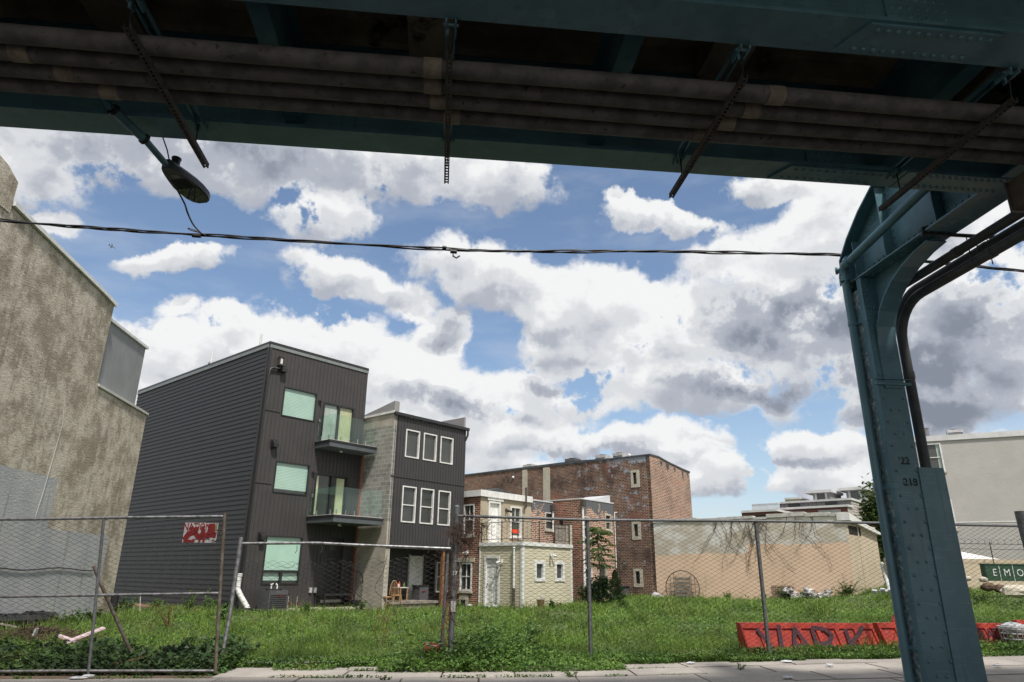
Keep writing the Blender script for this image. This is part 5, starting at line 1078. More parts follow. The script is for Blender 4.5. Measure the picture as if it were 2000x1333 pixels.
for i,p in enumerate(tp):
    q=MB(); g_=float(terr(p[0],FY)); r_=.055 if i==0 else .037; zt_=p[2]+(.16 if i==0 else .02); lean=[-.05,0,0,0,0,0][i]
    q.tube([(p[0]+lean*.6,FY+.03,-.1),(p[0],FY+.03,zt_)],r_,12); q.ball((p[0],FY+.03,zt_),(r_*1.08,r_*1.08,r_*.8),10,6); PO=part('post',q,m['galv_dark'],t)
    if i==0:
        for z in (.35,.9,1.7,2.1): q=MB(); q.tube([(p[0],FY+.03,z),(p[0],FY+.03,z+.025)],.062,12); part('tension_band',q,m['galv'],PO)
        q=MB(); q.box(p[0]-.05,p[0]+.035,FY-.03,FY-.026,.85,1.03); S1=part('worn_sticker',q,m['signw'],PO)
        q=MB(); q.tube([(p[0]+.0,FY-.028,.94)]+[(p[0]-.01+.02*math.cos(a),FY-.028,.94+.02*math.sin(a)) for a in np.linspace(0,6.28,9)],.003,4); part('sticker_mark',q,m['blackpaint'],S1)
        part('stencilled_number',text_mb('17',.10,(p[0],FY-.026,1.5),(1,0,0),(0,0,1)),m['chalk'],PO)
q=MB()
for a,b in zip(tp[:-1],tp[1:]):
    za,zb=float(terr(a[0],FY))+.03,float(terr(b[0],FY))+.03
    c_=chain_mb((a[0],FY,za),(b[0],FY,zb),(a[0],FY,a[2]+.02),(b[0],FY,b[2]+.02)); k=len(q.v); q.v+=c_.v; q.f+=[tuple(i+k for i in f) for f in c_.f]; q.sm+=c_.sm
part('wire_mesh',q,m['wire'],t)
# left gate panel
def onD(px,Y): return onY(px[0],px[1],Y)
LY=12.0
tl=onD((-150,1014),LY); tr=onD((438,1009),LY); bl=onD((-150,1329),LY); br=onD((420,1315),LY); bl[2]=max(bl[2],.03); br[2]=max(.04,br[2])
tl=tl+(tl-tr)*.1; bl=bl+(bl-br)*.1
t=thing('chain_link_gate','framed chain link panel at far left, carrying the red sprayed sign','fence panel',((tl[0]+tr[0])/2,LY,0))
q=MB(); q.tube([tl,tl*.6+tr*.4+[0,0,-.02],tl*.3+tr*.7+[0,0,-.005],tr],.022,8); part('top_rail',q,m['galv'],t)
q=MB(); q.tube([bl,bl*.5+br*.5+[0,0,.01],br],.022,8); part('bottom_rail',q,m['galv'],t)
q=MB(); q.tube([tr+[0,0,.05],br+[0,0,-.03]],.026,10); part('end_stile',q,m['galv_rust'],t)
ml=onD((-150,1168),LY)+(tl-tr)*.1; mr=onD((430,1159),LY); q=MB(); q.tube([ml,mr],.021,8); part('mid_rail',q,m['galv'],t)
q=MB(); q.tube([onD((203,1012),LY-.0),onD((188,1165),LY),onD((172,1322),LY)],.024,8); part('middle_stile',q,m['galv_dark'],t)
part('wire_mesh',chain_mb(bl,br,tl,tr,bow=lambda u,v:.015*np.sin(u*9)*np.sin(v*3.1)),m['wire_l'],t)
# middle sagging panel
MY=13.05
tl=onD((472,1062),MY); tr=onD((880,1072),MY); bl=onD((433,1297),MY-.15); br=onD((842,1284),MY+.0); bl[2]=max(bl[2],.05)
t=thing('chain_link_gate','sagging chain link gate with bent bottom rail just left of the main post','fence panel',((tl[0]+tr[0])/2,MY,0))
q=MB(); q.tube([tl,onD((620,1061),MY),onD((700,1065),MY),tr],.026,10); part('top_rail',q,m['galv'],t)
b1=onD((560,1297),MY-.1); b2=onD((700,1296),MY-.05); b3=onD((770,1292),MY); 
for b_ in (b1,b2,b3): b_[2]=max(b_[2],.045)
q=MB(); q.tube([bl,b1,b2,b3,br],.024,10); part('bottom_rail',q,m['galv'],t)
q=MB(); q.tube([onD((471,1050),MY),onD((449,1200),MY-.1),onD((427,1316),MY-.3)],.034,10); part('left_stile',q,m['galv'],t)
q=MB(); q.tube([onD((877,1052),MY+.05),onD((868,1180),MY+.05),onD((862,1268),MY+.05)],.028,8); part('right_stile',q,m['galv_dark'],t)
tl2=onD((470,1092),MY);tr2=onD((872,1080),MY)
part('wire_mesh',chain_mb(bl+[.05,0,.02],br+[.2,0,.08],tl2,tr2,bow=lambda u,v:.05*np.sin(u*7+1)*np.sin(v*3.1)+.03*np.sin(u*19+v*5),sag=.06,p=.082),m['wire_l'],t)
q=MB(); r_=random.Random(5)
for k in range(9):
    x=540+k*34; pts=[onD((x+j*14+r_.uniform(-6,6),1100+r_.uniform(-10,10)+ (16 if 0 else 0)),MY) for j in range(4)]; q.tube(spl(pts,4),.0028,4)
for x0_ in (752,705): 
    pts=[onD((x0_+i*(-9 if i<3 else 6)+r_.uniform(-5,5),1085+i*34),MY-.02) for i in range(6)]; q.tube(spl(pts,4),.004,4)
part('broken_wires',q,m['wire'],t)
q=MB(); 
for x in (629,700,580,838): p=onD((x,1066),MY); q.tube([p,p+[.01,0,-.08],p+[-.02,0,-.13]],.006,4)
part('wire_tie',q,m['rust'],t)
# sign on left panel
tlp=onD((362,1021),LY-.03); trp=onD((427,1022),LY-.03); blp=onD((361,1060),LY-.03); w_=trp[0]-tlp[0]; h_=tlp[2]-blp[2]
t=thing('fence_hire_sign','white sign with dark capitals smeared over by red spray paint on the left fence panel','sign',(tlp[0]+w_/2,LY-.03,blp[2]))
o=(tlp+[w_/2,0,-h_/2]); q=MB(); q.box(o[0]-w_/2,o[0]+w_/2,LY-.034,LY-.028,o[2]-h_/2,o[2]+h_/2); part('plate',q,m['signw'],t)
ux=np.array([1.,0,0]); uz=np.array([0,0,1.])
part('lettering',merge(text_mb('NATIONAL',.150,o+[0,-.0055,h_*.27],ux*.74,uz*1.1,bold=.003)),m['spray_r'],t)
part('phone_lettering',merge(text_mb('FENCE',.05,o+[w_*.1,-.0055,-h_*.1],ux,uz),text_mb('352 56',.085,o+[w_*.08,-.0055,-h_*.27],ux,uz,bold=.003)),m['blackpaint'],t)
q=MB(); q.box(o[0]+w_*.40,o[0]+w_*.48,LY-.037,LY-.035,o[2]+h_*.12,o[2]+h_*.42); part('green_flash',q,m['weed_l'],t)
q=MB()
for pts,wd in (([(-.27,-.13),(-.2,-.02),(-.1,.0),(-.02,-.08),(.06,-.05),(.13,-.04),(.2,-.03),(.29,-.04)],.07),([(-.18,.1),(-.14,.04),(-.1,-.02)],.06),([(.03,.12),(.05,.02),(.02,-.05)],.05),([(.17,.165),(.18,.05),(.17,-.03)],.075),([(-.28,-.15),(-.2,-.15),(-.12,-.16),(-.09,-.12)],.04),([(.0,-.03),(.01,-.16)],.028),([(.085,-.03),(.08,-.165)],.028),([(-.09,.1),(-.07,.02)],.05),([(.22,.165),(.24,.0)],.04)):
    sc_=w_/.6; ribbon(q,[(a*sc_,b*sc_) for a,b in pts],wd*1.35*sc_,o+[0,-.0055,0],ux,uz,.004+.0005*len(q.f))
part('spray_smear',q,m['spray_r'],t)
q=MB(); ribbon(q,[(.2,-.13),(.23,-.11),(.25,-.14),(.28,-.11)],.02,o+[0,-.02,0],ux,uz,.004); part('marker_scrawl',q,m['blackpaint'],t)
# small red sign low on the mesh
a=onD((829,1254),MY-.04); b=onD((858,1259),MY-.04); c_=onD((828,1270),MY-.04); ex=(b-a); ez=(a-c_); t=thing('small_red_sign','small tilted dark red notice wired low on the sagging panel near the main post','sign',tuple(c_)); q=MB(); q.pbox(c_,ex,(0,.004,0),ez); part('plate',q,m['redsign'],t)
q=MB(); exn=ex/np.linalg.norm(ex); ezn=ez/np.linalg.norm(ez)
for k in range(3):
    w2=[.8,.62,.7][k]; q.pbox(c_+ex*(1-w2)/2+ez*(.68-.24*k)+[0,-.002,0],ex*w2,(0,.0015,0),ez*(.12 if k==0 else .06))
part('print_lines',q,m['signw'],t)
# leaning pipe
q=MB(); q.tube([onY(183,1106,12.7),onY(205,1160,12.75),onY(256,1275,12.95)],.028,10); solo('leaning_pipe',q,m['galv_rust'],'rusty loose pipe leaning against the left fence panel','pipe',onY(256,1275,12.95))
# dry vines tangled at main post
def tangle(c,rad,n,seed,r=.005,seg=9,droop=.0):
    r_=random.Random(seed); q=MB()
    for k in range(n):
        p=np.array([c[0]+r_.gauss(0,rad[0]*.6),c[1]+r_.gauss(0,rad[1]*.5),c[2]+r_.gauss(0,rad[2]*.5)]); d=np.array([r_.gauss(0,1),r_.gauss(0,.3),r_.gauss(0,1)-droop]); pts=[]
        for j in range(seg):
            pts.append(p.copy()); d=d+np.array([r_.gauss(0,.6),r_.gauss(0,.25),r_.gauss(0,.6)-droop*.4]); d/=np.linalg.norm(d); p=p+d*.05
        q.tube(pts,[r*(1-.6*j/seg) for j in range(seg)],3,False)
    return q
c_=onY(905,1040,FY-.03); q=tangle(c_+[.0,0,-.02],(.22,.05,.22),150,3,droop=.5); q2=tangle(c_+[.12,0,.14],(.35,.04,.05),50,4); 
q3=tangle(onY(880,1150,FY-.03),(.06,.04,.9),60,8,droop=.6); solo('dry_vine_tangle',merge(q,q2,q3),m['vine'],'tangle of dry brown vines hanging on the main post and top rail','vine',c_)
q=MB(); r_=random.Random(9)
for bx,gq in ((735,0),(748,0),(760,0),(865,1),(869,1),(873,1)):
    if bx==865: solo('dead_creeper',q,m['drystem'],'reddish dry stems twisting up the middle of the sagging gate','dry stems',onY(748,1265,12.98)); q=MB()
    p=onY(bx,1262,12.98); pts=[p]
    for j in range(9): p=p+np.array([r_.uniform(-.03,.045),0,r_.uniform(.05,.11)]); pts.append(p)
    q.tube(spl(pts,2),.006,4)
    for j in (3,5,7): q.tube([pts[j],pts[j]+[r_.uniform(-.15,.15),0,r_.uniform(.05,.12)]],.004,3)
solo('dead_creeper',q,m['drystem'],'reddish dry stems twisting up beside the thin right stile of the sagging gate','dry stems',onY(868,1265,12.98))
# ================================================================== red barriers
def barrier(pxl,pxr,label,seed,graf=None,Y=13.9):
    a=onY(pxl[0],pxl[1],Y); b=onY(pxr[0],pxr[1],Y); x0,x1=a[0],b[0]; zt_=a[2]; zb=float(terr(a[0],Y))-.12; H=zt_-zb; sh_=.12
    t=thing('red_barrier',label,'barrier',(x0,Y,zb),'red plastic barriers behind the fence')
    P=lambda u,v,n: (x0+u*(x1-x0)+sh_*(1-v)+(x1-x0)*0, Y+ (1-v)*0 - n - .22*(1-v)**1.3, zb+v*H)
    q=MB(); N_=8; vs=[]
    lv=[0,.22,.45,.8,1.]
    def nn(u,v):
        w=(u*7.)%1; return .0 if (v>.86 or v<.02) else (.03 if .12<w<.88 else 0)*-1
    us=sorted(set(np.round(np.concatenate([np.arange(0,7)/7+.015,np.arange(0,7)/7+.022,np.arange(1,8)/7-.022,np.arange(1,8)/7-.015,[0,1]]),4)))
    vv=[0,.06,.3,.55,.84,.86,1.]
    G_=[[P(u,v,(-.035 if (.02<((u*7)%1)/1.0<1 and min((u*7)%1,1-(u*7)%1)>.13 and .05<v<.85) else 0)) for u in us] for v in vv]
    fl=[p for r_ in G_ for p in r_]; nu=len(us); q.add(fl,[(j*nu+i,j*nu+i+1,(j+1)*nu+i+1,(j+1)*nu+i) for j in range(len(vv)-1) for i in range(nu-1)])
    back=[(p[0],Y+.16+(.2 if j<2 else 0),p[2]) for j,v in enumerate((0,1)) for p in (P(0,v,0),P(1,v,0))]
    q.quad(P(0,1,0),P(1,1,0),(P(1,1,0)[0],Y+.14,zt_),(P(0,1,0)[0],Y+.14,zt_)); q.quad(P(0,0,0),P(0,1,0),(P(0,1,0)[0],Y+.14,zt_),(P(0,0,0)[0],Y+.34,zb)); q.quad(P(1,0,0),(P(1,0,0)[0],Y+.34,zb),(P(1,1,0)[0],Y+.14,zt_),P(1,1,0)); q.quad((P(0,0,0)[0],Y+.34,zb),(P(0,1,0)[0],Y+.14,zt_),(P(1,1,0)[0],Y+.14,zt_),(P(1,0,0)[0],Y+.34,zb))
    part('body',q,m['red'],t)
    if graf:
        for (mat_,strokes,wd) in graf:
            q=MB()
            for s_ in strokes:
                L_=[];R_=[]; pp=[np.array(z,float) for z in s_]; fine=[]
                for i in range(len(pp)-1):
                    for k in range(5): fine.append(pp[i]+(pp[i+1]-pp[i])*k/5)
                fine.append(pp[-1]); k=len(q.v); asp=(x1-x0)/H
                for i in range(len(fine)):
                    t_=fine[min(i+1,len(fine)-1)]-fine[max(i-1,0)]; t_=np.array([t_[0]*asp,t_[1]]); t_/=np.linalg.norm(t_)+1e-9; nv=np.array([-t_[1]/asp,t_[0]])*wd/2
                    for sg in (1,-1): q.v.append(P(*(fine[i]+nv*sg),.006))
                q.f+=[(k+2*i,k+2*i+1,k+2*i+3,k+2*i+2) for i in range(len(fine)-1)]; q.sm+=[False]*(len(fine)-1)
            part('sprayed_letters',q,m[mat_],t)
    return t
g1=[('spray',[[(.12,.85),(.16,.5),(.22,.1)],[(.22,.1),(.26,.5),(.29,.95)],[(.33,.1),(.36,.5),(.40,.88),(.44,.5),(.47,.15)],[(.34,.42),(.46,.42)],[(.52,.12),(.52,.5),(.53,.88)],[(.53,.88),(.62,.85),(.66,.7),(.62,.5),(.54,.46)],[(.6,.46),(.66,.3),(.72,.1)],[(.76,.12),(.77,.5),(.78,.85)],[(.78,.5),(.84,.65),(.92,.92)],[(.79,.5),(.86,.3),(.93,.12)]],.11)]
barrier((1443,1217),(1703,1216),'long red plastic barrier with big dark sprayed capitals around the right fence post',1,g1)
g2=[('spray_w',[[(.14,.75),(.18,.5),(.15,.4),(.2,.3),(.19,.2),(.24,.12)],[(.16,.6),(.22,.5),(.2,.25)]],.05),('spray',[[(.2,.9),(.28,.92),(.38,.9)],[(.30,.9),(.31,.6)]],.05)]
g3=g2+[('spray',[[(.70,.72),(.74,.82),(.76,.6)],[(.77,.5),(.78,.86)],[(.77,.68),(.81,.7)],[(.81,.86),(.80,.5)],[(.83,.5),(.86,.84),(.88,.52)],[(.84,.65),(.88,.67)],[(.9,.5),(.90,.85),(.96,.8),(.955,.55),(.9,.5)]],.05)]
barrier((1712,1217),(1956,1214),'red plastic barrier passing behind the riveted column, scrawled THAD at its right end',2,g3)
barrier((1985,1212),(2240,1212),'red plastic barrier cut off by the right edge of the picture, behind the white bag',3)
q=MB(); p=onY(1745,1206,14.2); q.prism([p+[-.06,0,-.15],p+[.06,0,-.15],p+[.05,0,.02],p+[.02,0,.05]],(0,.05,0)); solo('red_plastic_stub',q,m['red'],'small red plastic stub sticking up behind the barriers just left of the column','barrier piece',p)
t=thing('laundry_basket','white slatted basket filled with rags between the last two red barriers','basket',onY(1988,1270,13.6)); p=onY(1988,1268,13.6); p[2]=float(terr(p[0],13.6)); R0=.22; q=MB()
for z,r_ in ((.0,.2),(.1,.215),(.2,.23),(.3,.245),(.38,.26),(.42,.27)): q.tube([(p[0]+r_*math.cos(a),p[1]+r_*math.sin(a),p[2]+z) for a in np.linspace(0,6.283,17)],.014,5,False)
for a in np.linspace(0,6.28,19): q.tube([(p[0]+.2*math.cos(a),p[1]+.2*math.sin(a),p[2]),(p[0]+.265*math.cos(a),p[1]+.265*math.sin(a),p[2]+.42)],.01,4)
part('basket',q,m['hvac_l'],t); q=MB(); q.ball(p+[0,0,.38],(.22,.22,.13),9,6,.15); part('rags',q,m['litter'],t)
# ================================================================== objects in the lot
rk=BB.sz(1338,1172)[0]; rkz=BB.sz(1338,1140)[1]; t=thing('round_rack','round metal hoop frame with plank shutter leaning on the beige wall','rack',BB.P(rk,.4,0)); R_=1.12; zc=.78
C0=np.array(BB.P(rk,.25,zc)); ex=np.array([BB.d[0],BB.d[1],0]); q=MB()
q.tube([C0+ex*R_*math.cos(a)+np.array([0,0,1])*R_*.92*math.sin(a) for a in np.linspace(-.75,math.pi+.75,30)],.025,6)
for s_ in (-.62,-.85,.55,.78): hh_=R_*.92*math.sqrt(max(0,1-(s_/R_)**2)); q.tube([C0+ex*s_+[0,0,-.75],C0+ex*s_+[0,0,hh_]],.015,5)
for z in (-.2,.25): 
    hw=math.sqrt(1-(z/(R_*.92))**2)*R_; q.tube([C0-ex*hw+[0,0,z],C0+ex*hw+[0,0,z]],.015,5)
part('hoop_frame',q,m['rust'],t)
q=MB()
for k in range(6):
    z0=-.72+.235*k; hw=.52*min(1,math.sqrt(max(.1,1-((z0+.1)/1.0)**2))+.25); q.pbox(C0-ex*(hw)+[0,-.03,z0],ex*(2*hw),(.02,.03,0),(0,0,.17))
for s_ in (-.5,.44): q.pbox(C0+ex*s_+[.03,-.06,-.75],ex*.07,(.02,.03,0),(0,0,1.45))
part('plank_shutter',q,m['greywood'],t)
q=MB(); s=BB.sz(1296,1172)[0]; base=[BB.P(s+.55,.3,.05),BB.P(s-.75,.3,.05),BB.P(s-.75,1.0,0.02),BB.P(s+.5,1.1,.0)]; tp_=[BB.P(s+.4,.35,.55),BB.P(s-.0,.4,.4),BB.P(s-.1,.8,.3),BB.P(s+.35,.8,.4)]
vs=base+tp_; q.add(vs,[(0,1,5,4),(1,2,6,5),(2,3,7,6),(3,0,4,7),(4,5,6,7)]); solo('crumpled_sheet',q,m['tarp'],'crumpled pale plastic sheet at the corner of the brick block and beige wall','sheet',BB.P(s,.6,0))
s=BB.sz(1578,1160)[0]; q=MB(); g0=float(terr(*BB.P(s,.5,0)[:2])); r_=random.Random(4)
for k in range(16): q.ball(BB.P(s+r_.uniform(-1.3,1.1),.5+r_.uniform(-.2,.3),g0+r_.uniform(.0,.45)),(r_.uniform(.15,.35),r_.uniform(.15,.3),r_.uniform(.12,.22)),6,4,.3)
rubm=basic('black_and_white_rubble',(.55,.54,.52),(.05,.05,.05),5,.9); solo('rubble_pile',q,rubm,'low pile of black and white broken rubble at the foot of the beige wall','rubble',BB.P(s,.5,g0),kind='stuff')
q=MB(); s=BB.sz(1530,1148)[0]; q.fbox(BB,s-.7,s+.55,.25,.4,g0-.2,g0+.62); solo('brick_lump',q,m['brick_side'],'short broken brick wall stub left of the rubble pile','rubble',BB.P(s,.3,g0))
q=MB(); pa=onY(1722,1100,33.5); pb=onY(1738,1155,32.8); q.tube([pa,pb],.1,6); solo('leaning_plank',q,m['dwhite'],'whitish plank leaning at the right end of the beige building beside the column','plank',pb)
q=MB(); p=onY(1722,1156,31.5); 
for k in range(9): q.ball(p+[random.uniform(-.3,.3),random.uniform(-.2,.2),random.uniform(-.05,.12)],(.14,.1,.06),6,4,.2)
solo('rag_heap',q,m['litter'],'small heap of striped white rags left of the column on the grass','rags',p)
# left corner debris
p=onZ(70,1248,.1); q=MB(); r_=random.Random(6)
for k in range(500):
    a=r_.uniform(0,6.28); rr=abs(r_.gauss(0,.55)); c0=np.array([p[0]+rr*math.cos(a)*1.6,p[1]+rr*math.sin(a)*.9,.05+.28*math.exp(-rr*rr*1.6)*r_.uniform(.3,1)]); d=np.array([r_.gauss(0,1),r_.gauss(0,1),r_.gauss(0,.35)]); d/=np.linalg.norm(d); q.tube([c0-d*.14,c0+d*.14],.008,3,False)
solo('brush_pile',q,m['debris'],'pile of brown dead brushwood behind the left fence panel','brush pile',p,kind='stuff')
def board(a,b,w_,mt,lb,Y0,Y1,name='board'):
    A=onY(a[0],a[1],Y0);B=onY(b[0],b[1],Y1); d=(B-A); d/=np.linalg.norm(d); s_=np.cross(d,[0,0,1]); s_/=np.linalg.norm(s_); q=MB(); q.pbox(A-s_*w_/2,B-A,s_*w_,np.cross(s_,d)*.03); return solo(name,q,m[mt],lb,name,A)
board((203,1228),(128,1257),.22,'pink','pinkish white broken board lying on the brushwood, the longer one',15.2,14.8)
board((150,1256),(112,1243),.14,'pink','short pinkish board crossing the lower end of the longer pink board',14.85,14.9)
board((68,1242),(74,1228),.1,'hvac_l','small upright grey stub in the brushwood at far left',15.2,15.2)
board((0,1220),(32,1227),.06,'greywood','grey stick at the very left edge above the brushwood',15.8,15.9,'stick')
board((215,1303),(285,1284),.035,'driedleaf','pale thick dry stalk rising to the right at the left fence foot',12.35,12.6,'stalk')
board((300,1306),(213,1296),.03,'driedleaf','pale dry stalk lying almost flat at the left fence foot',12.35,12.5,'stalk')
q=MB(); r_=random.Random(12)
for k in range(14): q.ball(onZ(30+r_.uniform(-40,70),1216+r_.uniform(-6,5),.15)+[0,0,.05],(.5,.4,.16),7,5,.2)
solo('black_plastic_sheet',q,m['blackplastic'],'crumpled black plastic sheeting at the foot of the stucco house','sheet',onZ(40,1216,0))
q=MB(); p=onZ(222,1182,0.0); p=onY(222,1180,26.6); q.tube([p+[0,0,-.1],p+[0,0,.3]],.13,10); solo('black_drain_stub',q,m['dark'],'black rubber drain stub at the corner where stucco house meets charcoal house','drain',p)
t=thing('survey_stake','thin pale wooden stake in front of the charcoal house flank','stake',onY(273,1192,26)); q=MB(); q.tube([onY(273,1194,26),onY(274,1165,26)],.02,4); part('stick',q,m['stone'],t)
for x,lb in ((561,'pink flagged survey stake nearest the black air conditioner'),(578,'pink flagged survey stake in the middle of the charcoal house rear wall')):
    p=onY(x,1192,29.3); t=thing('flagged_stake',lb,'stake',p,'stakes before the charcoal house'); q=MB(); q.tube([p,p+[0,0,.5]],.012,4); part('stick',q,m['stone'],t); q=MB(); q.pbox(p+[0,-.01,.3],(.05,0,0),(0,.01,0),(.02,0,-.14)); part('pink_ribbon',q,m['spray_r'],t)
# concrete footing strip & red soil along facades
q=MB(); q.fbox(FA,.9,W,.05,.75,-.2,.09); q.fbox(FA,2.6,W+1.2,.76,1.0,-.2,.06); solo('concrete_footing',q,m['stone'],'pale concrete strip at the foot of the charcoal house','footing',FA.P(2,.4,0))
q=MB(); q.fbox(FB,.5,9,.06,1.1,-.2,.03); o=struct('bare_soil_strip',q,basic('reddish_soil',(.23,.12,.07),(.16,.10,.06),4,.95,bump=.5,bscale=14,bd=.03))
# bits near annex
q=MB(); P0=np.array(SA.P(.75,.45,0)); q.tube([P0,P0+[0,0,.42]],[.14,.19],12); solo('straw_coloured_pot',q,m['wood'] if False else m['driedleaf'],'yellowish tub by the corner of the olive annex','tub',P0)
q=MB(); 
for k,(s,n) in enumerate(((-.4,.5),(-.1,.7),(1.1,.6))): q.ball(SB.P(1.6+s,n,.08),(.14,.12,.09),7,5,.2)
solo('litter_bags',q,m['litter'],'small white litter bags before the white door of the olive annex','litter',SB.P(1.6,.6,0),kind='stuff')
# litter on the pavement
r_=random.Random(21); lit=[((150,1324),.09,'crumpled white paper strip under the left fence panel'),((173,1320),.06,'small torn paper beside the middle stile of the left panel'),((1537,1292),.07,'flattened paper cup on the pavement before the long red barrier'),((1513,1288),.03,'tiny blue white scrap near the right fence post foot'),((1621,1299),.06,'white paper scrap on the soil under the end of the long red barrier'),((1948,1299),.05,'white scrap on the grass verge right of the column'),((1537,1323),.07,'white paper flat on the front pavement slabs'),((1160,1293),.06,'white wrapper at the foot of the second fence post'),((1022,1292),.05,'white scrap in the weeds left of the second fence post'),((740,1300),.04,'pale crumpled scrap under the bent bottom rail'),((1350,1295),.06,'white plastic scrap on the pavement joint between the fence posts')]
for (px_,r0,lb) in lit:
    p=onZ(px_[0],px_[1],paved_z(onZ(px_[0],px_[1],0)[0])+.02); q=MB(); q.ball(p,(r0*1.4,r0,.018),7,4,.3); solo('litter_scrap',q,m['litter'],lb,'litter',p,'litter along the pavement')
q=MB(); p=onZ(1243,1307,.012); 
pts=[p+[.32*math.cos(a)*(1+.35*math.sin(a*3)),.17*math.sin(a)*(1+.4*math.cos(a*2)),0] for a in np.linspace(0,6.28,18)[:-1]]; q.prism(pts,(0,0,.003)); solo('paint_spill',q,m['dwhite'],'pale spilled paint blot on the pavement','spill',p)
q=MB(); p=onZ(1335,1333,.01); q.tube([p+[0,.05,-.03],p+[0,.05,.006]],.24,20); solo('manhole_cover',q,m['rust'],'round rusty iron cover in the front pavement at the bottom edge','cover',p)
p=onY(1996,1020,12.6); q=MB(); q.tube([p+[.03,0,-.35],p+[.05,0,.2]],[.10,.13],12); solo('hanging_bucket',q,m['galv_dark'],'dark grey conical fixture on the fence top at the right edge','fixture',p)
# ================================================================== vegetation
def inside(X,Y):
    r=np.zeros(X.shape,bool)
    for fr,a1,b0,b1,o in ((FA,W,0,L,.0),(GA,GL+.4,-.0,9,0),(SA,sA,0,sB+8,0),(HA,hW,0,9,0),(KA,kW,0,8,0),(BA,6,-11.75,30,0)):
        A=np.array([math.sin(math.radians(AANG)),math.cos(math.radians(AANG))]);B=np.array([math.sin(math.radians(BANG)),math.cos(math.radians(BANG))])
        dx=X-fr.p[0];dy=Y-fr.p[1]; a=dx*A[0]+dy*A[1]; b=dx*B[0]+dy*B[1]; r|=(a>-.05)&(a<a1)&(b>b0-.05)&(b<b1)
    r|=(X<GX+.05)
    return r
def npmesh(name,V,nv,mat,kind,label,cat):
    n=len(V)//nv; me=bpy.data.meshes.new(name); me.vertices.add(len(V)); me.vertices.foreach_set('co',V.astype(np.float32).ravel()); me.loops.add(len(V)); me.loops.foreach_set('vertex_index',np.arange(len(V),dtype=np.int32)); me.polygons.add(n); me.polygons.foreach_set('loop_start',np.arange(0,len(V),nv,dtype=np.int32)); me.polygons.foreach_set('loop_total',np.full(n,nv,np.int32)); me.update(); me.materials.append(mat)
    o=bpy.data.objects.new(name,me); COL.objects.link(o); o['label']=label; o['category']=cat; o['kind']=kind; return o
def scatter(n,y0,y1,pw=1.):
    Y=y0+(y1-y0)*rng.random(n)**pw; u=rng.random(n)*1.72-.80+0; X=(Y*.1)+u*Y*.98; ok=~inside(X,Y); ok&=(X>GX+.1)&(X<34); return X[ok],Y[ok]
def lum(X,Y): return .5+.5*np.sin(X*1.7+np.sin(Y*1.3)*2)*np.sin(Y*1.1+X*.4)
def blades(n,y0,y1,h,w,pw=1.,thin=True):
    X,Y=scatter(n,y0,y1,pw); k=len(X)
    patch=lum(X*.8,Y*.8); keep=rng.random(k)<(.12+.95*patch**1.3)*(.35+.65*(np.sin(X*4.1+np.sin(Y*3.3)*2)*np.sin(Y*3.7+X)>-.35)); 
    bare=((np.abs(X+6.9)<1.5)&(np.abs(Y-15.3)<.9)); keep&=~bare
    X=X[keep];Y=Y[keep];patch=patch[keep];k=len(X)
    Z=terr(X,Y)-.02; a=rng.random(k)*6.283; H=h*(.4+.9*rng.random(k)**1.6)*(.45+.95*patch); wd=w*(.6+.8*rng.random(k)); l=rng.normal(0,.45,(k,2))*H[:,None]
    dx=np.cos(a)*wd/2; dy=np.sin(a)*wd/2*.6
    V=np.empty((k,3,3)); V[:,0]=np.stack([X-dx,Y-dy,Z],1); V[:,1]=np.stack([X+dx,Y+dy,Z],1); V[:,2]=np.stack([X+l[:,0],Y+l[:,1],Z+H],1); return V.reshape(-1,3)
def leaves_(n,y0,y1,s,hmax,pw=1.):
    X,Y=scatter(n,y0,y1,pw); patch=lum(X*.6+3,Y*.6); keep=rng.random(len(X))<patch; X=X[keep];Y=Y[keep]; k=len(X); Z=terr(X,Y)+hmax*rng.random(k)
    a=rng.random(k)*6.283; t=rng.normal(0,.4,k); sz=s*(.5+rng.random(k)); d=np.stack([np.cos(a)*np.cos(t),np.sin(a)*np.cos(t),np.sin(t)],1); s2=np.stack([-np.sin(a),np.cos(a),rng.normal(0,.35,k)],1)
    P=np.stack([X,Y,Z],1); V=np.empty((k,4,3)); V[:,0]=P-d*sz[:,None]/2; V[:,1]=P+s2*sz[:,None]*.32; V[:,2]=P+d*sz[:,None]/2; V[:,3]=P-s2*sz[:,None]*.32; return V.reshape(-1,3)
GV=np.concatenate([blades(90000,12.95,17,.20,.014),blades(90000,16.5,24,.19,.02),blades(80000,23,34,.2,.03),blades(60000,32,46,.24,.045)])
def tufts(n,y0,y1,h,w,nb,r=.09):
    X,Y=scatter(n,y0,y1); k=len(X); X=np.repeat(X,nb)+rng.normal(0,r,k*nb); Y=np.repeat(Y,nb)+rng.normal(0,r,k*nb); hh=np.repeat(h*(.5+.8*rng.random(k)),nb)*(.5+.6*rng.random(k*nb)); k=k*nb; Z=terr(X,Y)-.02
    a=rng.random(k)*6.283; l=rng.normal(0,.35,(k,2))*hh[:,None]; dx=np.cos(a)*w/2; dy=np.sin(a)*w/2; V=np.empty((k,3,3)); V[:,0]=np.stack([X-dx,Y-dy,Z],1); V[:,1]=np.stack([X+dx,Y+dy,Z],1); V[:,2]=np.stack([X+l[:,0],Y+l[:,1],Z+hh],1); return V.reshape(-1,3)
GV=np.concatenate([GV,tufts(170,13.2,17,.34,.014,45),tufts(240,16,25,.36,.02,40),tufts(260,24,42,.42,.035,30,.16)])
npmesh('grass',GV,3,m['grass'],'stuff','bright green unmown grass filling the vacant lot','grass')
LV=np.concatenate([leaves_(60000,12.95,17,.05,.16),leaves_(45000,16.5,24,.07,.16),leaves_(30000,23,34,.09,.17),leaves_(16000,33,45,.12,.2)])
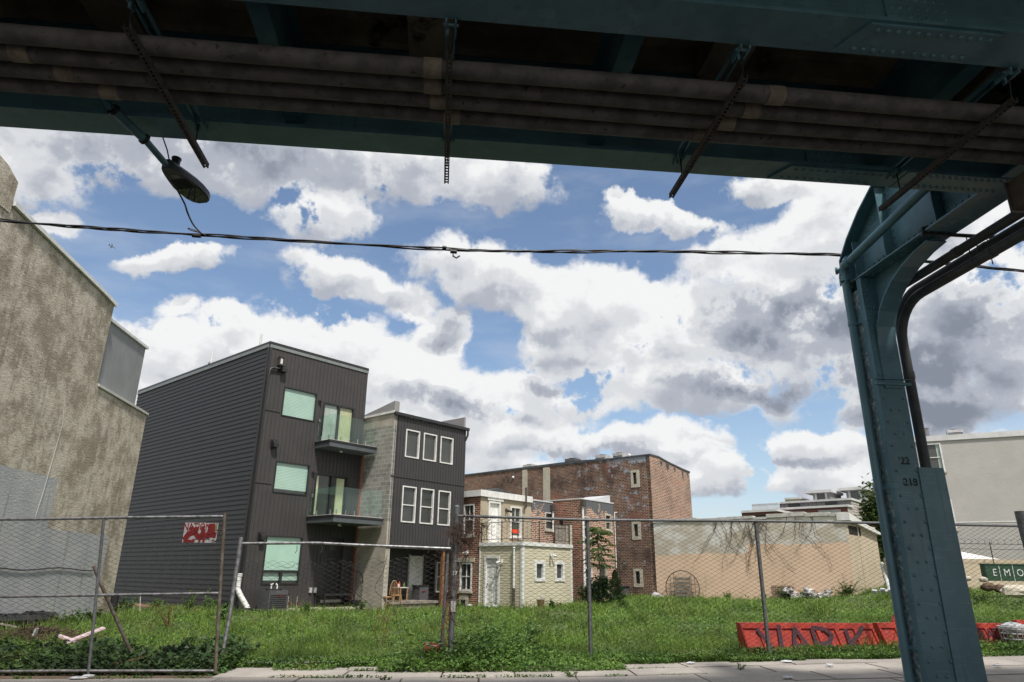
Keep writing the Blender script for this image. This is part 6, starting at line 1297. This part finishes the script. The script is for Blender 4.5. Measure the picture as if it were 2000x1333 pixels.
npmesh('dry_stalks',np.concatenate([tufts(60,13.6,20,.5,.008,14,.12),tufts(90,20,34,.5,.014,12,.15)]),3,m['driedleaf'],'stuff','scattered dry tan grass stalks standing above the green grass','grass')
npmesh('ground_weeds',LV,4,m['weed'],'stuff','low broad leaved weeds mixed through the grass','weeds')
# dense weedy verge at fence foot and pavement joints
def strip(n,x0,x1,y0,y1,s,hm,tall=None):
    X=x0+(x1-x0)*rng.random(n); Y=y0+(y1-y0)*rng.random(n); Z=terr(X,Y)+hm*rng.random(n)
    if tall is not None: Z=terr(X,Y)+tall(X,Y)*rng.random(n)
    a=rng.random(n)*6.283; t=rng.normal(.1,.5,n); sz=s*(.5+rng.random(n)); d=np.stack([np.cos(a)*np.cos(t),np.sin(a)*np.cos(t),np.sin(t)],1); s2=np.stack([-np.sin(a),np.cos(a),rng.normal(0,.4,n)],1)
    P=np.stack([X,Y,Z],1); V=np.empty((n,4,3)); V[:,0]=P-d*sz[:,None]/2; V[:,1]=P+s2*sz[:,None]*.34; V[:,2]=P+d*sz[:,None]/2; V[:,3]=P-s2*sz[:,None]*.34; return V.reshape(-1,3)
tall=lambda X,Y: .06+.34*np.exp(-((X-.9)/1.3)**2-((Y-13.1)/.8)**2)
VV=[strip(16000,-.9,3.2,12.1,14.2,.05,.2,tall),strip(5000,2.5,5.5,12.95,13.6,.045,.14),strip(6000,5.4,9.,12.95,13.75,.045,.3,lambda X,Y:.08+.07*ss(13.1,13.5,Y)),strip(3500,9,13,12.9,13.8,.05,.2),strip(1500,2.8,4.2,12.75,13.,.04,.1),strip(1600,5.2,6.6,12.7,12.95,.04,.08),strip(1200,7.3,8.4,12.72,12.95,.04,.09),strip(900,9.6,11,12.7,12.92,.04,.07),strip(700,-2.6,-1.6,12.45,12.75,.04,.07),strip(5000,-3.6,-.8,12.7,13.25,.045,.12)]
for y in (12.295,11.515,10.62): 
    X=rng.uniform(-6,12,3600); X=X[(np.sin(X*2.3+y)+np.sin(X*5.1)>-.1)]; n=len(X); V=strip(n,0,1,y-.03,y+.03,.035,.04); V=V.reshape(n,4,3); V[:,:,0]+=X[:,None]-V[:,:,0].mean(1)[:,None]; VV.append(V.reshape(-1,3))
npmesh('verge_weeds',np.concatenate(VV),4,m['weed'],'stuff','tangled leafy weeds spilling from the fence foot over the pavement','weeds')
DV=np.concatenate([strip(9000,-9.5,-3.2,12.0,13.2,.075,.25,lambda X,Y:.03+.2*ss(12.05,12.5,Y)),strip(9000,-9,-3.2,12.3,14.2,.09,.3,lambda X,Y:.08+.28*ss(12.3,12.9,Y)*(.5+.5*np.sin(X*3)))])
npmesh('corner_weeds',DV,4,m['weed_m'],'stuff','dark leafy weeds with painted-in shade crowding the foot of the left fence panel','weeds')
def plant(name,p,h,nst,leafn,ll,lw,mt,label,cat,group=None,seed=0,spread=.5,droop=.2,stemmat='weed'):
    r_=random.Random(seed); t=thing(name,label,cat,p,group); st=MB(); lf=MB(); p=np.array(p,float); old=random.getstate(); random.seed(seed)
    for k in range(nst):
        d=np.array([r_.gauss(0,spread),r_.gauss(0,spread),1.]); d/=np.linalg.norm(d); hh_=h*r_.uniform(.6,1.05); pts=[p+np.array([r_.gauss(0,.03),r_.gauss(0,.03),0])]
        for j in range(5): pts.append(pts[-1]+d*hh_/5); d=d+np.array([r_.gauss(0,.12),r_.gauss(0,.12),-droop*.15]); d/=np.linalg.norm(d)
        st.tube(pts,[.008*(1.2-j/6) for j in range(6)],4,False)
        for j in range(leafn):
            f=r_.uniform(.15,1)*5; i=min(4,int(f)); q0=pts[i]+(pts[i+1]-pts[i])*(f-i); a=r_.uniform(0,6.283); dd=np.array([math.cos(a),math.sin(a),r_.uniform(-.2,.7)]); s_=r_.uniform(.6,1.15)*(1.15-.5*f/5); lf.leaf(q0,dd,ll*s_,lw*s_,droop=droop)
    random.setstate(old)
    part('stems',st,m[stemmat],t); part('leaves',lf,m[mt],t); return t
def gpt(x,y,Y=None):
    p=onZ(x,y,0) if Y is None else onY(x,y,Y); 
    for _ in range(3): p=onZ(x,y,float(terr(p[0],p[1]))) if Y is None else p
    p[2]=float(terr(p[0],p[1])); return p
k=0
for x,y,h,mt,lw in ((915,1262,.45,'weed',.07),(935,1278,.4,'weed_l',.08),(960,1250,.6,'weed_l',.09),(985,1268,.5,'weed',.07),(1003,1288,.35,'weed',.06),(1020,1270,.55,'weed_l',.10),(1045,1285,.4,'weed',.07),(1068,1290,.3,'weed',.06),(905,1295,.3,'weed',.06),(940,1304,.28,'weed',.06),(975,1306,.3,'weed',.06),(1010,1308,.25,'weed',.06),(1085,1262,.4,'weed',.06),(955,1272,.55,'weed',.06),(1040,1252,.5,'weed_l',.08)):
    plant('leafy_weed',gpt(x,min(y,1300)),h,7,16,.12,lw,mt,'leafy green weed in the overgrown mound between the main post and the second fence post','weed','weeds on the overgrown mound',100+k,.55,.3); k+=1
burd=[(290,1297),(325,1288),(360,1283),(392,1296),(350,1302),(255,1303),(410,1270),(380,1262)]
for i,(x,y) in enumerate(burd): plant('burdock',gpt(x,y,None) if 0 else onZ(x,min(y+8,1306),.0)*[1,1,0]+[0,.25,.0],.42,5,9,.26,.2,'weed_d','large leaved dark burdock crowding behind the right half of the left fence panel','burdock','burdock behind the left fence panel',200+i,.7,.5,'weed_d')
for i,(x,y) in enumerate(((20,1290),(60,1297),(110,1300),(150,1292),(85,1280),(30,1305))): plant('leafy_weed',onZ(x,y,0),.4,7,14,.13,.09,'weed' if i%2 else 'weed_d','leafy weed crowding the lower left corner behind the fence panel','weed','weeds in the lower left corner',300+i,.6,.4)
plant('tall_weed',onZ(803,1312,0),.62,2,22,.26,.06,'weed','upright weed with long narrow leaves growing from the pavement before the bent rail','weed',None,401,.12,.1)
plant('tall_weed',onZ(848,1302,0),.5,3,18,.22,.05,'weed','long leaved weed growing just below the small red sign','weed',None,402,.2,.15)
plant('pavement_weed',onZ(1115,1322,0),.14,6,10,.06,.04,'weed','small leafy weed in the pavement crack below the second fence post','weed',None,403,.9,.2)
plant('pavement_weed',onZ(752,1328,0),.08,5,8,.04,.03,'weed','tiny weed sprig in the slab joint under the bent rail','weed',None,404,.9,.2)
plant('pavement_weed',onZ(1440,1314,0),.2,6,10,.05,.02,'weed','sparse thin sprig standing in the pavement joint left of the right fence post','weed',None,405,.4,.1)
for i,(x,y) in enumerate(((1485,1280),(1560,1276),(1600,1282),(1640,1270),(1680,1278),(1715,1270),(1455,1285),(1620,1262),(1660,1285))): plant('barrier_weed',onZ(x,y,.1)*[1,0,0]+[0,13.5,.08],.3 if i not in(3,7) else .6,5,12,.06,.03,'weed','spindly weed growing in front of the long red barrier','weed','weeds before the long red barrier',500+i,.5,.2)
for i,(x,y) in enumerate(((1900,1290),(1935,1285),(1965,1288))): plant('barrier_weed',onZ(x,y,.2)*[1,0,0]+[0,13.45,.15],.25,6,14,.07,.03,'weed','low weed at the foot of the barrier right of the column','weed','weeds right of the column',520+i,.6,.2)
plant('bent_stem_clump',gpt(328,1232),.75,14,3,.1,.04,'weed_l','clump of brown cut stems fanning up in front of the charcoal house flank','dry stems',None,601,.35,.0,'drystem')
for i,(x,y,h) in enumerate(((250,1195,.7),(300,1190,.6),(370,1192,.8),(400,1194,.9),(425,1196,.6),(225,1197,.6),(150,1222,.5),(120,1228,.5),(55,1222,.4),(430,1215,.5),(180,1215,.5))): plant('lot_weed',gpt(x,y),h,9,20,.13,.09,'weed' if i%3 else 'weed_l','bushy weed growing along the foot of the stucco and charcoal flanks','weed','weeds along the house flanks',620+i,.6,.3)
for i,(x,y,h) in enumerate(((598,1196,.4),(705,1196,.55),(890,1192,.6),(1080,1190,.5),(1222,1190,.4),(1545,1168,.9),(1500,1172,.5),(1650,1168,.9),(1690,1162,1.1),(1720,1160,.9),(1430,1178,.5),(1880,1150,.6),(1910,1142,.6),(1575,1172,.5))):
    Yp=None; p=gpt(x,y); 
    if i in (5,6,7,8,9,10,13): s_=BB.sz(x,y)[0]; p=np.array(BB.P(max(s_,-11.5),.5,0)); p[2]=float(terr(p[0],p[1]))
    if i in (11,12): p=onY(x,y,28.5); p[2]=float(terr(p[0],28.5))
    plant('wall_foot_weed',p,h,9,22,.12,.08,'weed',['low leafy weed before the charcoal house air conditioner','leafy weed at the foot of the block wall','leafy weed under the dry vine tangle beside the brick side wall','brownish weed at the right end of the olive annex','bushy weed before the black bin','young leafy sapling above the rubble pile','weed left of the brick stub by the beige wall','tall weed at the foot of the beige wall right of the rubble','tall weed at the right corner of the beige wall','weed before the leaning plank beside the column','weed at the foot of the beige wall near the round rack','weed at the left end of the mound crest right of the column','weed below the green cabinet','weed between brick stub and rubble pile'][i],'weed','weeds at the wall feet',640+i,.6,.3)
plant('dried_plants',np.array(SA.P(2.0,.5,0)),.45,12,12,.14,.06,'driedleaf','row of brown dried plants at the foot of the olive annex windows','dry plants',None,700,.9,.4,'drystem')
# feathery tree
def feather_tree(p,h,label):
    t=thing('young_tree',label,'tree',p); r_=random.Random(77); q=MB(); p=np.array(p,float); q.tube([p,p+[.05,0,h*.45],p+[-.02,.05,h*.8],p+[0,0,h]],[.05,.04,.025,.01],7); br_=MB(); lf=MB(); random.seed(77)
    for k in range(46):
        f=r_.uniform(.5,1.0); q0=p+np.array([0,0,h*f]); a=r_.uniform(0,6.283); ln=r_.uniform(.8,1.15)*(.95 if f<.8 else .65); d=np.array([math.cos(a),math.sin(a),r_.uniform(-.1,.5)]); d/=np.linalg.norm(d); pts=[q0]
        for j in range(6): pts.append(pts[-1]+d*ln/6); d=d+np.array([0,0,-.13]); d/=np.linalg.norm(d)
        br_.tube(pts,[.01*(1-j/8) for j in range(7)],4,False)
        for j in range(30):
            g_=r_.uniform(.15,1)*6; i=min(5,int(g_)); q1=pts[i]+(pts[i+1]-pts[i])*(g_-i); s_=np.cross(d,[0,0,1]); s_/=np.linalg.norm(s_)+1e-9; lf.leaf(q1,s_*(1 if j%2 else -1)+d*.5+np.array([0,0,r_.uniform(-.5,.1)]),.17,.055,droop=.3)
    part('trunk',q,m['bark'],t); part('branches',br_,m['bark'],t); part('crown',lf,m['ail'],t)
pt=onY(1172,1180,34.6); pt[2]=.0; tz=onY(1165,1028,34.6)[2]; feather_tree(pt,tz,'slender young tree with feathery drooping leaves before the patched brick house')
def blob_bush(name,p,rx,ry,h,n,ll,lw,mt,label,cat,shape='cone',trunk=True,seed=5,lean=0,kind=None):
    t=thing(name,label,cat,p); r_=random.Random(seed); random.seed(seed); q=MB(); p=np.array(p,float)
    q.tube([p,p+[0,0,h*.7]],[.06*h/2,.02],6); part('trunk',q,m['bark'],t); lf=MB()
    cl=[(r_.uniform(0,6.283),r_.random(),r_.random()) for _ in range(26)]
    for k in range(n):
        if shape=='cone': z=r_.random()**1.2; rr=(1-z)**.7*(.75+.25*math.sin(z*30))*r_.uniform(.7,1.05); a=r_.uniform(0,6.283); c0=p+np.array([rx*rr*math.cos(a),ry*rr*math.sin(a),.05+z*h]); d=np.array([math.cos(a)*.5,math.sin(a)*.5,1.])
        else:
            A,U,Z_=cl[k%26]; c1=p+np.array([rx*.75*U**.5*math.cos(A),ry*.75*U**.5*math.sin(A),h*(.25+.6*Z_)*(1-.3*U)]); c0=c1+np.array([r_.gauss(0,rx*.16),r_.gauss(0,ry*.16),r_.gauss(0,h*.09)]); d=np.array([r_.gauss(0,1),r_.gauss(0,1),r_.gauss(.3,.6)])
        lf.leaf(c0,d,ll*r_.uniform(.6,1.2),lw*r_.uniform(.6,1.2),droop=.1)
    part('crown',lf,m[mt],t); return t
p=onY(1203,1178,35.6); p[2]=0; blob_bush('conifer_shrub',p,.62,.62,onY(1203,1118,35.6)[2],5200,.11,.03,'conifer','dense dark green pointed conifer shrub between the brick houses','shrub','cone',seed=8)
p=onY(1170,1182,34.9); p[2]=0; blob_bush('dark_bush',p,.95,.6,1.65,2600,.2,.09,'conifer','dark leafy bush under the feathery tree, left of the conifer shrub','bush','blob',seed=9)
p=onY(1712,990,62.); p[2]=0; blob_bush('far_tree',p,1.9,1.9,onY(1700,918,62.)[2],5200,.5,.35,'fartree','tall light green tree peeping out left of the riveted column behind the townhouses','tree','blob',seed=14)
# ================================================================== sky and light
SUN_EL=math.radians(57); sd_=np.array([.28,-.80]); SUN_AZ=math.atan2(sd_[0],sd_[1])
wd=bpy.data.worlds.new('World'); S.world=wd; wd.use_nodes=True; nt=wd.node_tree; nt.nodes.clear(); out=N(nt,'OutputWorld'); bg=N(nt,'Background'); lk(nt,bg.outputs[0],out.inputs[0])
sky=N(nt,'TexSky'); sky.sky_type='NISHITA'; sky.sun_disc=False; sky.sun_elevation=SUN_EL; sky.sun_rotation=SUN_AZ; sky.air_density=1.; sky.dust_density=1.2; sky.ozone_density=2.
geo=N(nt,'TexCoord'); sx=N(nt,'SeparateXYZ'); lk(nt,geo.outputs['Generated'],sx.inputs[0])
az=math_(nt,'ARCTAN2',sx.outputs[0],sx.outputs[1]); el=math_(nt,'ARCSINE',sx.outputs[2]); cv=N(nt,'CombineXYZ'); D2=57.29578
azd=math_(nt,'MULTIPLY',az,D2); eld=math_(nt,'MULTIPLY',el,D2); lk(nt,azd,cv.inputs[0]); lk(nt,eld,cv.inputs[1])
n1=nt.nodes.new('ShaderNodeTexNoise'); n1.inputs['Scale'].default_value=.16; n1.inputs['Detail'].default_value=6; n1.inputs['Roughness'].default_value=.62; lk(nt,cv.outputs[0],n1.inputs['Vector'])
wv=N(nt,'VectorMath'); wv.operation='SUBTRACT'; lk(nt,n1.outputs['Color'],wv.inputs[0]); wv.inputs[1].default_value=(.5,.5,.5)
wm=N(nt,'VectorMath'); wm.operation='SCALE'; lk(nt,wv.outputs[0],wm.inputs[0]); wm.inputs['Scale'].default_value=5.
wa=N(nt,'VectorMath'); wa.operation='ADD'; lk(nt,cv.outputs[0],wa.inputs[0]); lk(nt,wm.outputs[0],wa.inputs[1]); WV=wa.outputs[0]
def azel(x,y): d=ray(x,y); d=d/np.linalg.norm(d); return math.degrees(math.atan2(d[0],d[1])),math.degrees(math.asin(d[2]))
def blob(cx,cy,rx,ry,rot=0):
    a0,e0=azel(cx,cy); a1,e1=azel(cx+rx*math.cos(rot),cy+rx*math.sin(rot)); a2,e2=azel(cx-ry*math.sin(rot),cy+ry*math.cos(rot)); R1=math.hypot(a1-a0,e1-e0); R2=math.hypot(a2-a0,e2-e0)
    mp=N(nt,'Mapping'); mp.vector_type='TEXTURE'; lk(nt,WV,mp.inputs[0]); mp.inputs['Location'].default_value=(a0,e0,0); mp.inputs['Rotation'].default_value=(0,0,math.atan2(e1-e0,a1-a0)); mp.inputs['Scale'].default_value=(R1,R2,1)
    ln=N(nt,'VectorMath'); ln.operation='LENGTH'; lk(nt,mp.outputs[0],ln.inputs[0]); sp_=N(nt,'SeparateXYZ'); lk(nt,mp.outputs[0],sp_.inputs[0]); return ln.outputs[1],sp_.outputs[1]
def blobs(L_,base=0.,shd=False):
    acc=None; num=None; den=None
    for b in L_:
        w=b[5] if len(b)>5 else 1.; d,yy=blob(*b[:4],rot=math.radians(b[4]) if len(b)>4 else 0); v=math_(nt,'MULTIPLY_ADD',d,-w,w)
        acc=v if acc is None else math_(nt,'MAXIMUM',acc,v)
        if shd and b[2]>75:
            vp=math_(nt,'MAXIMUM',math_(nt,'MULTIPLY_ADD',d,-1.,1.2),0.); vy=math_(nt,'MULTIPLY',vp,yy)
            num=vy if num is None else math_(nt,'ADD',num,vy); den=vp if den is None else math_(nt,'ADD',den,vp)
    r=math_(nt,'MAXIMUM',acc,base)
    return (r,math_(nt,'DIVIDE',num,math_(nt,'ADD',den,.15))) if shd else r
COV=[(300,290,480,85,3),(760,315,330,85,4),(980,350,120,60,0,.9),(640,415,110,60,0),(40,330,150,70,10,.8),(100,425,70,30,0,.7),(355,500,100,32,-6,1.1),(350,605,50,24,-10,.5),
 (470,700,250,70,8),(650,700,260,110,5),(440,630,80,45,0),(330,690,90,60,0),(860,810,380,110,6),(680,540,120,48,18),(1010,560,230,80,12),(810,590,60,40,0,.8),(860,650,70,50,0),
 (1310,428,130,34,8,1.1),(1230,398,55,25,30),(1560,500,240,100,-15),(1800,500,330,190,0),(1560,640,400,120,0),(1500,370,120,30,0,.9),(1650,420,160,90,0),
 (1130,670,130,110,0,1.2),(1290,690,120,90,0,1.1),(1360,755,160,60,-8,1.1),(1060,770,240,60,0),(1160,865,330,45,0,.9),(980,860,130,28,0,.9),(1750,740,330,110,0),(1590,885,150,60,0,1.1),(1580,945,180,45,0),(1430,925,110,26,0,.9),(1980,740,110,90,0,1.1),(1950,900,150,60,0,.7),(180,980,200,90,0,.8),(1390,950,110,35,0,.6),
 (700,840,420,100,0),(1880,640,260,160,0),(1240,600,180,80,20),(300,760,200,90,0,.9),(1080,935,260,36,0,.75),(1330,900,180,30,0,.7),(940,905,150,25,0,.6)]
DARK=[(1600,625,330,70,5,1.),(1790,700,330,90,3,1.),(1480,660,170,50,10,.8),(1450,760,220,30,0,.8),(420,300,430,60,3,.6),(150,290,260,45,3,.5),(860,655,60,35,0,.9),(880,790,200,30,8,.8),(1080,750,110,22,8,.7),(1180,885,200,18,0,.6),(1800,800,230,50,0,.8),(1560,905,150,16,0,.6),(1040,640,120,25,15,.3),(1900,620,200,80,0,.8),(1850,480,120,50,0,.4)]
cov,topn=blobs(COV,-.3,True)
P2=scalev(nt,cv.outputs[0],(1,1.25,1))
def field(vec):
    f1=noise(nt,vec,.09,10,.50,.1); f2=noise(nt,vec,.30,9,.56,.0)
    return math_(nt,'ADD',math_(nt,'MULTIPLY_ADD',f1,1.1,-.55),math_(nt,'MULTIPLY_ADD',f2,.62,-.31))
fb=field(P2)
rear=math_(nt,'MAXIMUM',sstep(nt,eld,46.,62.),sstep(nt,math_(nt,'ABSOLUTE',azd),48.,75.))  # clouds out of view, added to whiten and brighten the ambient light
cov=math_(nt,'MAXIMUM',cov,math_(nt,'MULTIPLY_ADD',rear,.62,-.3))
dens=math_(nt,'ADD',math_(nt,'MULTIPLY_ADD',cov,1.0,.04),fb)
mask=sstep(nt,dens,-.07,.22)
Pof=N(nt,'VectorMath'); Pof.operation='ADD'; lk(nt,P2,Pof.inputs[0]); Pof.inputs[1].default_value=(.9,-1.6,0)
rel=math_(nt,'SUBTRACT',field(Pof.outputs[0]),fb)
shade=math_(nt,'ADD',math_(nt,'MULTIPLY',blobs(DARK,0.),1.0),math_(nt,'MULTIPLY',rel,-.6))
shade=math_(nt,'ADD',shade,math_(nt,'MULTIPLY_ADD',topn,-.6,.10)); shade=math_(nt,'ADD',shade,math_(nt,'MULTIPLY_ADD',noise(nt,P2,.15,5,.5),.5,-.25))
shade=math_(nt,'ADD',shade,math_(nt,'MULTIPLY',sstep(nt,dens,.1,.9),.12))
K=CLOUDK
rp=N(nt,'ValToRGB'); lk(nt,shade,rp.inputs[0]); e_=rp.color_ramp.elements; rp.color_ramp.interpolation='EASE'
e_[0].position=0.; e_[0].color=(.93*K/10,.935*K/10,.94*K/10,1); e_[1].position=1.; e_[1].color=(.25*K/10,.28*K/10,.345*K/10,1)
for p_,c_ in ((.22,(.72,.74,.77)),(.5,(.46,.49,.56))): q_=e_.new(p_); q_.color=(c_[0]*K/10,c_[1]*K/10,c_[2]*K/10,1)
vm=N(nt,'VectorMath'); vm.operation='SCALE'; lk(nt,rp.outputs[0],vm.inputs[0]); vm.inputs['Scale'].default_value=10.; cc=vm.outputs[0]
hz=sstep(nt,eld,0.,16.); skc=mixc(nt,math_(nt,'MULTIPLY_ADD',hz,-.35,.35),sky.outputs[0],(.55*K,.66*K,.80*K))
tint=mixc(nt,1.,skc,SKYT,'MULTIPLY')
# thin veil
veil=math_(nt,'MULTIPLY',sstep(nt,noise(nt,scalev(nt,cv.outputs[0],(.5,1.6,1)),.1,5,.6),.45,.8),.35); base_=mixc(nt,veil,tint,(.80*K,.84*K,.90*K))
res=mixc(nt,mask,base_,cc)
lk(nt,res,bg.inputs[0]); bg.inputs[1].default_value=.1
sl_=bpy.data.lights.new('sun','SUN'); sl_.energy=SUNE; sl_.angle=math.radians(5); sl_.color=(1,.95,.88); so=bpy.data.objects.new('sun',sl_); COL.objects.link(so)
dv=Vector((math.sin(SUN_AZ)*math.cos(SUN_EL),math.cos(SUN_AZ)*math.cos(SUN_EL),math.sin(SUN_EL))); so.rotation_euler=dv.to_track_quat('Z','Y').to_euler()
S.view_settings.view_transform='Standard'; S.view_settings.look='None'; S.view_settings.gamma=1; S.view_settings.exposure=EXPO
S.cycles.max_bounces=6; S.cycles.diffuse_bounces=3; S.cycles.glossy_bounces=3; S.cycles.transparent_max_bounces=12; S.cycles.transmission_bounces=4
for o in bpy.data.objects:
    if '_abs' in o: del o['_abs']
